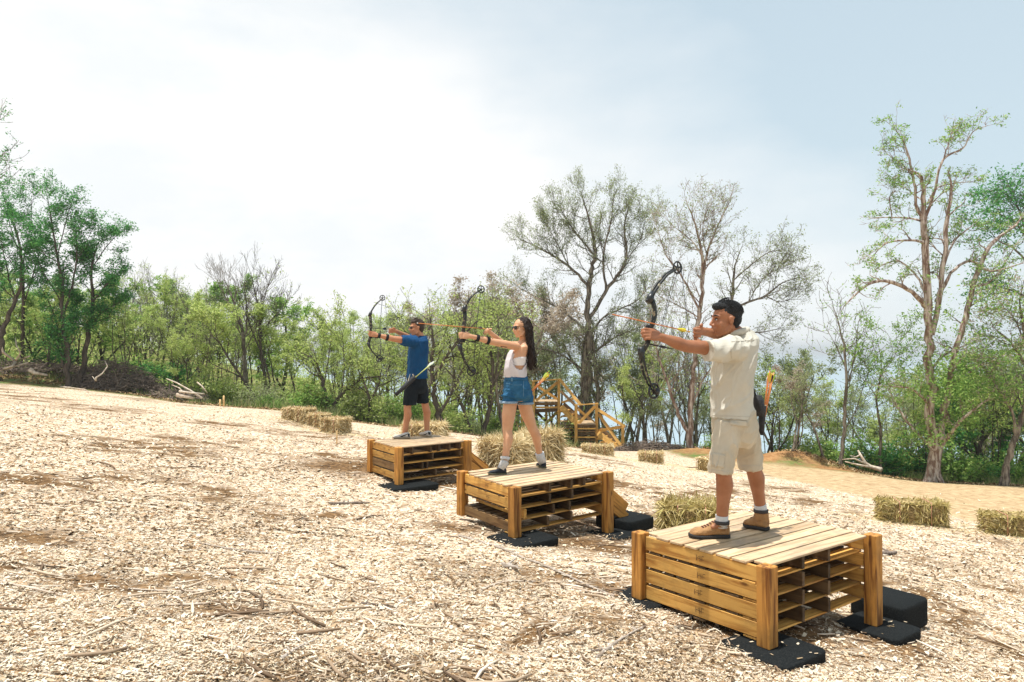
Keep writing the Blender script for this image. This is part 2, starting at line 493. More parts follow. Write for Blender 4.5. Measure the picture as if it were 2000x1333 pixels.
def ground_z(X, Y, rough=True):
    X = np.atleast_1d(np.asarray(X, dtype=float)); Y = np.atleast_1d(np.asarray(Y, dtype=float))
    Xc = np.clip(X, -160, 160); Yc = np.clip(Y, -90, 170)
    out = np.empty(len(X))
    for i in range(0, len(X), 20000):
        sl_ = slice(i, i + 20000)
        d2 = (Xc[sl_, None] - _cp[None, :, 0]) ** 2 + (Yc[sl_, None] - _cp[None, :, 1]) ** 2
        out[sl_] = _phi(d2) @ _w[:_n] + _w[_n] + Xc[sl_] * _w[_n + 1] + Yc[sl_] * _w[_n + 2]
    out = np.minimum(out, 14)
    if rough:
        out = out + (fbm(X, Y, 1.6, 3) - .5) * .07 + (fbm(X, Y, .35, 9, 2) - .5) * .025
        # bank of spoil at the wood's edge on the right
        b = P(1555, 900, 27.5)
        out = out + 0.55 * np.exp(-(((X - b.x) / 1.7) ** 2 + ((Y - b.y) / .9) ** 2))
        b = P(1380, 890, 29)
        out = out + 0.35 * np.exp(-(((X - b.x) / 2.0) ** 2 + ((Y - b.y) / .8) ** 2))
        # low ridge of leaf litter behind the field on the left
        b = P(60, 720, 30)
        out = out + 0.5 * np.exp(-(((X - b.x) / 5.0) ** 2 + ((Y - b.y) / 1.2) ** 2))
    return out
def gz1(x, y): return float(ground_z([x], [y])[0])

# edge of the wood chips: far edge distance as a function of x/y slope
_ex = [(-2.2, 27), (-.9, 27), (-.70, 27), (-.56, 27), (-.40, 27), (-.31, 25.6), (-.21, 25.8), (-.09, 26), (0, 28), (.11, 31), (.19, 29.5), (.25, 27), (.30, 23.5), (.36, 20.5),
       (.44, 17.5), (.56, 14.8), (.65, 13.4), (.75, 12.5), (1.2, 11), (3, 10)]
_ex = np.array(_ex)
def edge_d(X, Y):
    s_ = X / np.maximum(Y, .5)
    return np.interp(s_, _ex[:, 0], _ex[:, 1])
def clip_g(X, Y, q, rx, ry, p2):
    return np.clip(np.exp(-(((X - q.x) / rx) ** 2 + ((Y - q.y) / ry) ** 2)) * 2.0 - .35 + (p2 - .5) * 1.2, 0, 1)
def masks(X, Y):
    """mulch (1 = chips), soil (bare brown patches within it), sand (pale dirt track on the right), green floor"""
    n = fbm(X, Y, 2.2, 21)
    e = edge_d(X, Y)
    mul = np.clip((e + (n - .5) * 2.0 - Y) / .7 + .5, 0, 1)
    p = fbm(X * .8, Y, 1.5, 40); p2 = fbm(X, Y, .45, 55, 3)
    soil = np.clip((p - .57) * 8 + (p2 - .5) * 2.2, 0, 1) * (fbm(X, Y, .16, 77, 2) > .40)
    for (px, py, D, rx, ry) in [(190, 1050, 4.6, .55, .22), (470, 1070, 4.3, .5, .18), (540, 1180, 3.5, .3, .12), (890, 1020, 7.4, .5, .3), (700, 915, 11.2, 1.1, .7),
                                (1250, 1080, 5.7, .5, .35), (1700, 1150, 5.3, .5, .6), (1150, 1000, 7.3, .8, .5), (1500, 1180, 5.1, .8, .5), (60, 1000, 5.5, .5, .2),
                                (1170, 1140, 4.9, .3, .12), (860, 905, 10.6, .8, .4), (1960, 1110, 8.0, .6, .2), (20, 1290, 3.0, .3, .2)]:
        q = P(px, py, D)
        g = np.exp(-(((X - q.x) / rx) ** 2 + ((Y - q.y) / ry) ** 2))
        soil = np.maximum(soil, np.clip(g * 1.7 - .35 + (p2 - .5) * 1.6, 0, 1))
    s_ = X / np.maximum(Y, .5)
    for (px, py, D, rx, ry) in [(1555, 900, 27.5, 2.0, .9), (1390, 890, 29, 1.8, .8), (1640, 912, 26, 1.5, .4), (1480, 905, 27, 1.5, .5)]:
        q = P(px, py, D)
        clay_ = clip_g(X, Y, q, rx, ry, p2) if 'clay_' not in dir() else np.maximum(clay_, clip_g(X, Y, q, rx, ry, p2))
    global CLAY
    CLAY = clay_
    t0 = np.interp(s_, [.2, .27, .33, .40, .6, .8, 1.3], [26, 27, 26.3, 25.4, 24.2, 23.4, 22])
    sand = np.clip((t0 + (n - .5) * 1.4 - Y) / .8 + .5, 0, 1) * np.clip((s_ - .22) / .04, 0, 1)
    return mul, soil, sand

def warp(n, half, dense):
    u = np.linspace(-1, 1, n)
    return np.sinh(u * dense) / math.sinh(dense) * half
gxs = warp(341, 150, 4.6)
gys = warp(361, 150, 4.6) + 11
GX, GY = np.meshgrid(gxs, gys)
fx_, fy_ = GX.ravel(), GY.ravel()
gzv = ground_z(fx_, fy_)
mul, soil, sand = masks(fx_, fy_)
clay = CLAY
nx, ny = len(gxs), len(gys)
idx = np.arange(nx * ny).reshape(ny, nx)
gF = np.stack([idx[:-1, :-1], idx[:-1, 1:], idx[1:, 1:], idx[1:, :-1]], -1).reshape(-1, 4)

def ground_material():
    m = bpy.data.materials.new('ground'); nt, b = nodes_of(m); N, Lk = nt.nodes, nt.links
    def attr(n):
        a = N.new('ShaderNodeAttribute'); a.attribute_name = n; return a.outputs['Fac']
    geo = N.new('ShaderNodeNewGeometry')
    def vor(scale, rnd=1.0):
        v = N.new('ShaderNodeTexVoronoi'); v.inputs['Scale'].default_value = scale
        mp = N.new('ShaderNodeMapping'); mp.inputs['Scale'].default_value = (1, 1.6, 1); mp.inputs['Rotation'].default_value = (0, 0, 0.4)
        nd = N.new('ShaderNodeTexNoise'); nd.inputs['Scale'].default_value = scale * .35
        Lk.new(geo.outputs['Position'], nd.inputs['Vector'])
        mx = N.new('ShaderNodeVectorMath'); mx.operation = 'MULTIPLY_ADD'; mx.inputs[1].default_value = (2.2 / scale,) * 3
        Lk.new(nd.outputs['Color'], mx.inputs[0]); Lk.new(geo.outputs['Position'], mx.inputs[2])
        Lk.new(mx.outputs[0], mp.inputs['Vector']); Lk.new(mp.outputs[0], v.inputs['Vector'])
        return v
    v1 = vor(26); v2 = vor(9)
    bw = N.new('ShaderNodeSeparateColor'); Lk.new(v1.outputs['Color'], bw.inputs[0])
    rp = N.new('ShaderNodeValToRGB'); e = rp.color_ramp.elements
    e[0].position = 0; e[0].color = (.20, .11, .05, 1); e[1].position = 1; e[1].color = (.68, .58, .46, 1)
    for p_, c_ in ((.10, (.33, .19, .09)), (.22, (.46, .32, .19)), (.5, (.60, .48, .35)), (.75, (.64, .54, .42))):
        q = e.new(p_); q.color = (*c_, 1)
    Lk.new(bw.outputs[0], rp.inputs['Fac'])
    # brown, orange crumbly soil
    ns = N.new('ShaderNodeTexNoise'); ns.inputs['Scale'].default_value = 14; ns.inputs['Detail'].default_value = 8
    Lk.new(geo.outputs['Position'], ns.inputs['Vector'])
    rs = N.new('ShaderNodeValToRGB'); e = rs.color_ramp.elements
    e[0].position = .3; e[0].color = (.06, .034, .017, 1); e[1].position = .7; e[1].color = (.25, .145, .065, 1)
    Lk.new(ns.outputs['Fac'], rs.inputs['Fac'])
    # pale dirt track
    nd = N.new('ShaderNodeTexNoise'); nd.inputs['Scale'].default_value = 5; nd.inputs['Detail'].default_value = 9; nd.inputs['Roughness'].default_value = .7
    Lk.new(geo.outputs['Position'], nd.inputs['Vector'])
    rd = N.new('ShaderNodeValToRGB'); e = rd.color_ramp.elements
    e[0].position = .34; e[0].color = (.30, .18, .09, 1); e[1].position = .62; e[1].color = (.54, .42, .25, 1)
    Lk.new(nd.outputs['Fac'], rd.inputs['Fac'])
    # floor of the wood: litter, earth and green
    nf = N.new('ShaderNodeTexNoise'); nf.inputs['Scale'].default_value = 2.2; nf.inputs['Detail'].default_value = 9; nf.inputs['Roughness'].default_value = .72
    Lk.new(geo.outputs['Position'], nf.inputs['Vector'])
    rf = N.new('ShaderNodeValToRGB'); e = rf.color_ramp.elements
    e[0].position = .28; e[0].color = (.07, .04, .02, 1); e[1].position = .72; e[1].color = (.10, .17, .04, 1)
    for p_, c_ in ((.40, (.16, .10, .05)), (.48, (.22, .17, .07)), (.55, (.12, .17, .05))):
        q = e.new(p_); q.color = (*c_, 1)
    Lk.new(nf.outputs['Fac'], rf.inputs['Fac'])
    def mix(f, a, c):
        x = N.new('ShaderNodeMixRGB'); Lk.new(f, x.inputs[0]); Lk.new(a, x.inputs[1]); Lk.new(c, x.inputs[2]); return x.outputs[0]
    base = mix(attr('sand'), rf.outputs[0], rd.outputs[0])
    rc = N.new('ShaderNodeValToRGB'); e = rc.color_ramp.elements
    e[0].position = .3; e[0].color = (.22, .10, .035, 1); e[1].position = .65; e[1].color = (.42, .24, .11, 1)
    Lk.new(nd.outputs['Fac'], rc.inputs['Fac'])
    base = mix(attr('clay'), base, rc.outputs[0])
    chips = mix(attr('soil'), rp.outputs[0], rs.outputs[0])
    fin = mix(attr('mulch'), base, chips)
    Lk.new(fin, b.inputs['Base Color'])
    b.inputs['Roughness'].default_value = .95; b.inputs['Specular IOR Level'].default_value = .1
    add = N.new('ShaderNodeMath'); add.operation = 'MULTIPLY_ADD'; add.inputs[1].default_value = 2.0
    Lk.new(v2.outputs['Distance'], add.inputs[0]); Lk.new(v1.outputs['Distance'], add.inputs[2])
    bp = N.new('ShaderNodeBump'); bp.inputs['Strength'].default_value = .55; bp.inputs['Distance'].default_value = .02
    Lk.new(add.outputs[0], bp.inputs['Height']); Lk.new(bp.outputs[0], b.inputs['Normal'])
    return m
ground = mesh_np('ground', np.stack([fx_, fy_, gzv], -1), gF, ground_material(), smooth=True, attrs={'mulch': mul, 'soil': soil, 'sand': sand, 'clay': clay})
tag(ground, kind='structure')

# sea far below the wood
def sea():
    m = bpy.data.materials.new('sea'); nt, b = nodes_of(m); N, Lk = nt.nodes, nt.links
    b.inputs['Base Color'].default_value = (.26, .34, .385, 1); b.inputs['Roughness'].default_value = .55
    b.inputs['Specular IOR Level'].default_value = .5
    g = N.new('ShaderNodeNewGeometry'); n = N.new('ShaderNodeTexNoise'); n.inputs['Scale'].default_value = .35; n.inputs['Detail'].default_value = 8
    Lk.new(g.outputs['Position'], n.inputs['Vector'])
    bp = N.new('ShaderNodeBump'); bp.inputs['Strength'].default_value = .5; bp.inputs['Distance'].default_value = .6
    Lk.new(n.outputs['Fac'], bp.inputs['Height']); Lk.new(bp.outputs[0], b.inputs['Normal'])
    R = 18000; n_ = 96
    V = [(0, 0, -24.0)] + [(R * math.cos(2 * math.pi * i / n_), R * math.sin(2 * math.pi * i / n_), -24.0) for i in range(n_)]
    F = [(0, 1 + i, 1 + (i + 1) % n_) for i in range(n_)]
    tag(mesh_np('sea_water', V, np.array(F), m), kind='structure')
sea()

def hit(px, py):
    """points of the ground seen at photo pixels (vectorised)"""
    a = (px - 1000.0) / FPX; b_ = (666.5 - py) / FPX
    dy = math.cos(TH) - b_ * math.sin(TH); dz = math.sin(TH) + b_ * math.cos(TH)
    ax = a / dy; az = dz / dy
    lo = np.full(len(px), 1.2); D = lo.copy(); hi_found = np.zeros(len(px), bool); res = np.full(len(px), np.nan)
    steps = np.geomspace(1.2, 60, 90)
    prev = np.full(len(px), 1.2)
    for s_ in steps[1:]:
        act = ~hi_found
        if not act.any(): break
        z = CAMZ + az[act] * s_
        below = z < ground_z(ax[act] * s_, np.full(act.sum(), s_), False)
        ids = np.where(act)[0][below]
        if len(ids):
            l = prev[ids].copy(); h = np.full(len(ids), s_)
            for _ in range(10):
                m_ = (l + h) / 2
                bl = (CAMZ + az[ids] * m_) < ground_z(ax[ids] * m_, m_)
                h = np.where(bl, m_, h); l = np.where(bl, l, m_)
            res[ids] = h; hi_found[ids] = True
        prev[act] = s_
    return ax * res, res
def hit1(px, py):
    x, y = hit(np.array([float(px)]), np.array([float(py)]))
    return Vector((float(x[0]), float(y[0]), gz1(float(x[0]), float(y[0]))))

def place_on(px, D):
    """ground point at photo column px and distance D"""
    x = (px - 1000) / FPX * D
    return Vector((x, D, gz1(x, D)))

# ------------------------------------------------------------------ wood chips and twigs on the field
CHIP = island_mat('wood_chip', [(0, (.10, .055, .028)), (.12, (.26, .16, .08)), (.25, (.50, .35, .21)), (.40, (.64, .52, .36)), (.6, (.75, .66, .50)),
                                (.85, (.74, .66, .53)), (1, (.46, .38, .29))])
CHIP_B = island_mat('brown_chip', [(0, (.05, .03, .015)), (.3, (.14, .085, .045)), (.6, (.27, .18, .095)), (.85, (.44, .33, .20)), (1, (.60, .50, .36))])
BARK = island_mat('dry_twig', [(0, (.10, .065, .04)), (.25, (.24, .16, .10)), (.5, (.48, .37, .26)), (.8, (.70, .58, .44)), (1, (.80, .71, .58))])
def scatter_chips():
    N0 = 520000
    px = RNG.uniform(-260, 2260, N0)
    py = 745 + (RNG.random(N0) ** .9) * 700
    x, y = hit(px, py)
    ok = ~np.isnan(x) & (y < 32); x, y = x[ok], y[ok]
    mu, so, sa = masks(x, y)
    keep = (RNG.random(len(x)) < mu * (1 - .82 * so)) & (edge_d(x, y) > y - .3)
    # sparse strays on the track
    stray = (RNG.random(len(x)) < .035) & (y < edge_d(x, y) + 5)
    k = keep | stray; x, y = x[k], y[k]
    n = len(x)
    z = ground_z(x, y)
    near = np.clip(y / 6, .7, 2.0)
    Ln = RNG.lognormal(math.log(.0150), .60, n).clip(.005, .07) * near
    Wd = (Ln * RNG.uniform(.16, .55, n)).clip(.004, .024)
    yaw = RNG.uniform(0, 2 * math.pi, n)
    tl = RNG.normal(0, .24, n); rl = RNG.normal(0, .30, n)
    U = np.stack([np.cos(yaw) * np.cos(tl), np.sin(yaw) * np.cos(tl), np.sin(tl)], -1)
    S0 = np.stack([-np.sin(yaw), np.cos(yaw), np.zeros(n)], -1)
    Nn = np.cross(U, S0)
    S = S0 * np.cos(rl)[:, None] + Nn * np.sin(rl)[:, None]
    C = np.stack([x, y, z + RNG.uniform(.002, .016, n)], -1)
    hl = (Ln / 2)[:, None]; hw = (Wd / 2)[:, None]
    k1 = RNG.uniform(.5, 1.0, (n, 1)); k2 = RNG.uniform(.35, 1.0, (n, 1)); sk = RNG.uniform(-.5, .5, (n, 1))
    V = np.stack([C - U * hl - S * hw * k1, C - U * hl * k2 + S * hw + U * sk * hw, C + U * hl + S * hw * k2, C + U * hl * k1 - S * hw - U * sk * hw], 1).reshape(-1, 3)
    pt = fbm(x, y, 1.1, 61); pt2 = fbm(x, y, 5.0, 71, 2)
    br = RNG.random(n) < np.clip((pt - .53) * 5 + (pt2 - .5) * 1.2, .05, .7)
    V = V.reshape(-1, 4, 3)
    Vb = V[br].reshape(-1, 3); V = V[~br].reshape(-1, 3)
    o = mesh_np('brown_chips', Vb, np.arange(len(Vb)).reshape(-1, 4), CHIP_B)
    tag(o, 'darker brown bark chips mixed in patches through the pale chips', 'wood chips', kind='stuff')
    o = mesh_np('wood_chips', V, np.arange(len(V)).reshape(-1, 4), CHIP)
    tag(o, 'pale shredded wood chips covering the sloping archery field', 'wood chips', kind='stuff')
scatter_chips()

def stick_pts(c, yaw, L, bend, lift=.01, n=6):
    t = np.linspace(-.5, .5, n)
    d = np.array([math.cos(yaw), math.sin(yaw)]); s_ = np.array([-d[1], d[0]])
    xy = np.array([c[0], c[1]]) + t[:, None] * L * d + (bend * L * (1 - 4 * t ** 2) + RNG.normal(0, .012, n) * L)[:, None] * s_
    z = ground_z(xy[:, 0], xy[:, 1]) + lift
    zl = np.linspace(z[0], z[-1], n)
    return np.column_stack([xy, np.maximum(z, zl)])

def scatter_twigs():
    s = Soup()
    N0 = 5200
    px = RNG.uniform(-200, 2200, N0); py = 790 + RNG.random(N0) ** .8 * 640
    x, y = hit(px, py); ok = ~np.isnan(x) & (y < 28); x, y = x[ok], y[ok]
    mu, so, sa = masks(x, y)
    k = RNG.random(len(x)) < mu * np.clip(.10 + .8 * so + 2.4 * (fbm(x, y, 1.3, 83) - .52), .06, 1); x, y = x[k], y[k]
    for i in range(len(x)):
        L = float(np.clip(RNG.lognormal(math.log(.075), .6), .03, .38)) * (1 + y[i] / 24)
        r = L * RNG.uniform(.015, .045) + .0015
        r = min(r, .011)
        pts = stick_pts((x[i], y[i]), RNG.uniform(0, math.pi), L, RNG.normal(0, .07), RNG.uniform(.006, .02), 4)
        tube(s, pts, [r * .7, r, r * .9, r * .5], 4)
    o = s.obj('twigs', BARK)
    tag(o, 'dry twigs and bark splinters strewn among the wood chips', 'twigs', kind='stuff')
scatter_twigs()

# ------------------------------------------------------------------ shooting platforms made of stacked pallets
def rot_frame(c, l, r):
    """front corner and the directions to the right and left posts, made square"""
    u = (r - c); v = (l - c); u.z = v.z = 0
    Lu, Lv = u.length, v.length
    au = math.atan2(u.y, u.x); av = math.atan2(v.y, v.x)
    mid = (au + av) / 2
    u = u.normalized(); v = v.normalized()
    return u, v, Lu, Lv

STAMP = mat('stamp_ink', (.09, .05, .03), .9, var=(.20, .11, .05), scale=60)
def platform(label, pc, pl, pr, h, nlay, layer, feet, missing=(), dividers=(.0, .37, .62, 1.0), stair=None, dark=(), nboard=8, gap=.017):
    c = P(*pc); l = P(*pl); r = P(*pr)
    zt = CAMZ - h
    c.z = l.z = r.z = zt
    u, v, Lu, Lv = rot_frame(c, l, r)
    root = empty('pallet_platform', (c.x, c.y, gz1(c.x, c.y)), label, 'platform', 'pallet platforms in a row down the slope')
    W = lambda a, b, z: c + u * a + v * b + Vector((0, 0, z))
    rr = random.Random(int(pc[0]))
    # posts: front, right, left, back
    for i, (a, b, fz) in enumerate(((0, 0, feet[0]), (Lu, 0, feet[1]), (0, Lv, feet[2]), (Lu, Lv, feet[3]))):
        off = .012
        q0 = W(a, b, 0) + u * (-off if a == 0 else off) + v * (-off if b == 0 else off)
        q1 = q0.copy(); q1.z = fz; q0.z = zt + .006 + i * .0007 - (.04 if i == 3 else 0)
        beam('post', q1, q0, .095, .095, W_POST, root, up=u, bevel=.005)
    th = .017
    # deck
    wb = Lv / nboard
    for k in range(nboard):
        j = rr.uniform(-.006, .006)
        a0, a1 = -.012 + rr.uniform(-.006, .004), Lu + .008 + rr.uniform(-.006, .006)
        if k in (0, nboard - 1): a0, a1 = .042, Lu - .042
        beam('deck_board', W(a0, (k + .5) * wb, -th / 2 + rr.uniform(-.0035, .0015)), W(a1, (k + .5) * wb + j * .3, -th / 2), wb - gap * rr.uniform(.75, 1.25), th, W_DECK, root)
    sh = layer - th - .004
    for L in range(nlay):
        zc = -th - .002 - L * layer - sh / 2
        for di, d in enumerate(dividers if not isinstance(dividers, dict) else dividers[L]):
            a = .006 + d * (Lu - .012)
            if d == 0 and (L in missing): a = .16
            mt = W_OLD_SHADE if (d == 0 and L in dark) else (W_SIDE if d in (0, 1.0) else W_IN)
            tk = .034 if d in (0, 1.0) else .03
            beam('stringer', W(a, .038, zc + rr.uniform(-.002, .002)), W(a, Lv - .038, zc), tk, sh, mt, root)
        if L == nlay - 1: cnt = [0, 3, 6]
        else: cnt = range(7)
        if L < nlay:
            zb = -th - .004 - (L + 1) * layer + th / 2 + .001
            wl = Lv / 7.2
            for k in cnt:
                b = .055 + (k + .5) * (Lv - .11) / 7
                ext = -.004 + rr.uniform(-.008, .003)
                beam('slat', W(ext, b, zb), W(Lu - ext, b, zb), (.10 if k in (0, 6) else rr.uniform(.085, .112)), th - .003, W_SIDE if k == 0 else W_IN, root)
    # stamped marks on the ends of the side boards
    for L in range(nlay):
        if L in missing: continue
        bl = Soup()
        z0 = -th - .002 - L * layer - sh / 2
        b0 = Lv * .52 + rr.uniform(-.02, .02)
        for (b1, z1, b2, z2, w) in ((0, -.018, 0, .02, .004), (.0, .0, .03, .0, .004), (.03, -.02, .03, .018, .004), (.045, -.018, .045, .02, .003), (.045, .018, .065, .018, .004), (.03, -.004, .065, -.004, .003), (.012, .012, .024, .012, .003)):
            d = Vector((b2 - b1, z2 - z1)); n = Vector((-d.y, d.x)).normalized() * w / 2
            q = []
            for (bb, zz, s_) in ((b1, z1, 1), (b1, z1, -1), (b2, z2, -1), (b2, z2, 1)):
                q.append(tuple(W(-.0135, b0 - bb - n.x * s_, z0 + zz + n.y * s_)))
            bl.add(q, F4=[(0, 1, 2, 3)])
        st_ = bl.obj('stamp', STAMP, root); st_['kind'] = 'stuff'
    if stair:
        # pair of cut planks that carry the step at the back of the platform
        for b in (.10, Lv - .12):
            for k in range(2):
                q0 = W(Lu + .06, b, -.20 - k * .115); q1 = W(Lu + stair, b, -.20 - k * .115 - stair * .62)
                beam('stair_plank', q0, q1, .04, .11, W_POST, root)
        for t in (.4, .8):
            beam('tread', W(Lu + stair * t, .16, -.16 - stair * t * .62), W(Lu + stair * t, Lv - .18, -.16 - stair * t * .62), .16, .03, W_SIDE, root)
    return root, W, Lu, Lv, zt

RUB = mat('black_rubber', (.009, .011, .012), .95, .12, var=(.030, .032, .031), scale=120, detail=6, bump=.5, bscale=260, fac=(.45, .75))
def mat_pad(label, ctr, u, sx, sy, th, tilt=(0, 0)):
    S_ = Soup(); X_, Y_ = Vector((1, 0, 0)), Vector((0, 1, 0)); Z_ = Vector((0, 0, 1))
    loft(S_, [(Z_ * (z * th), X_, sx / 2 * k, Y_, sy / 2 * k) for z, k in ((-.5, .985), (-.4, 1), (.36, 1), (.45, .99), (.5, .965))], 48, 9)
    o = S_.obj('rubber_block', RUB, None, loc=(0, 0, 0))
    o.location = ctr
    o.rotation_euler = (tilt[0], tilt[1], math.atan2(u.y, u.x))
    tag(o, label, 'rubber block', 'black rubber blocks under the platforms')
    return o

# nearest platform
A1, W1, Lu1, Lv1, zt1 = platform('nearest pallet platform, four layers of yellow side boards, with the man in khaki on it',
    (1497, 1100, 4.60), (1255, 1040, 5.42), (1700, 1043, 5.36), 1.357, 4, .118, (-.0, -.15, .02, -.12))
u1 = (W1(1, 0, 0) - W1(0, 0, 0)); v1_ = (W1(0, 1, 0) - W1(0, 0, 0))
def pad_at(label, W_, a, b, top, sx, sy, th, **k):
    q = W_(a, b, 0); q.z = top - th / 2
    return mat_pad(label, q, (W_(1, 0, 0) - W_(0, 0, 0)), sx, sy, th, **k)
pad_at('flat black rubber block under the front post of the nearest platform', W1, .02, -.02, .0, .47, .50, .075)
pad_at('flat black rubber block under the right post of the nearest platform', W1, Lu1 + .02, -.04, -.15, .40, .46, .07)
pad_at('black rubber block half buried under the left post of the nearest platform', W1, .0, Lv1 + .02, .02, .42, .42, .05)
pad_at('thick rounded black rubber block behind the right post of the nearest platform', W1, Lu1 + .47, .10, -.07, .44, .42, .20)
pad_at('black rubber block under the hidden back post of the nearest platform', W1, Lu1, Lv1, -.12, .4, .4, .1)

A2, W2, Lu2, Lv2, zt2 = platform('middle pallet platform with one bright yellow side board, with the woman on it',
    (1006, 950, 7.05), (906, 921, 7.94), (1184, 921, 7.90), 1.325, 4, .113, (.055, -.115, .06, -.1), missing=(2,), dark=(3,),
    dividers={0: (.0, .38, .62, .77, 1.0), 1: (.0, .38, .63, 1.0), 2: (.0, .42, .60, .99), 3: (.0, .36, .62, 1.0)}, stair=.42, nboard=9, gap=.032)
pad_at('flat black rubber block under the front post of the middle platform', W2, .06, -.05, .055, .55, .50, .075)
pad_at('flat black rubber block under the right post of the middle platform', W2, Lu2 - .02, -.06, -.115, .62, .46, .07)
pad_at('raised black rubber block below the cut plank behind the middle platform', W2, Lu2 + .42, .12, -.02, .46, .52, .13)

A3, W3, Lu3, Lv3, zt3 = platform('farthest pallet platform with dark open layers and the man in blue on it',
    (780, 874, 10.15), (727, 862, 10.98), (911, 862, 10.9), 1.36, 4, .116, (-.015, -.12, .02, -.1), dark=(2,),
    dividers={0: (.0, .2, .47, .6, .76, .92, 1.0), 1: (.0, .5, .93, 1.0), 2: (.0, .35, .42, 1.0), 3: (.0, .55, 1.0)}, stair=.45, nboard=9, gap=.036)
pad_at('black rubber block under the front post of the farthest platform', W3, .12, -.05, -.015, .75, .5, .08)
pad_at('black rubber block under the right post of the farthest platform', W3, Lu3 - .1, -.03, -.12, .5, .5, .07)
pad_at('small black rubber block behind the farthest platform', W3, Lu3 + .45, .2, -.1, .4, .4, .07)

# a few chips kicked up on the blocks
lit = Soup()
for (W_, Lu, Lv, a, b, z, n, sd, r_) in ((W1, Lu1, Lv1, .02, -.02, 0, 26, 5, .24), (W1, Lu1, Lv1, Lu1 + .02, -.04, -.15, 20, 6, .22), (W1, Lu1, Lv1, 0, Lv1 + .02, .02, 30, 16, .2),
                                    (W2, Lu2, Lv2, .06, -.05, .055, 26, 7, .24), (W2, Lu2, Lv2, Lu2, -.06, -.115, 26, 8, .25), (W2, Lu2, Lv2, Lu2 + .42, .12, -.02, 12, 9, .2)):
    rg = np.random.default_rng(sd)
    for i in range(n // 2):
        q = W_(a + rg.uniform(-r_, r_), b + rg.uniform(-r_, r_), 0); q.z = z + .006
        y = rg.uniform(0, 6.28); L = rg.uniform(.006, .022); d = Vector((math.cos(y), math.sin(y), rg.uniform(-.1, .15))) * L; e = Vector((-math.sin(y), math.cos(y), rg.uniform(-.2, .2))) * L * .4
        lit.add([q - d - e, q - d * .7 + e, q + d + e * .6, q + d * .8 - e], F4=[(0, 1, 2, 3)])
tag(lit.obj('loose_chips', island_mat('old_chip', [(0, (.12, .08, .04)), (.5, (.34, .25, .15)), (1, (.70, .60, .45))])), 'stray wood chips lying on the black rubber blocks', 'wood chips', kind='stuff')

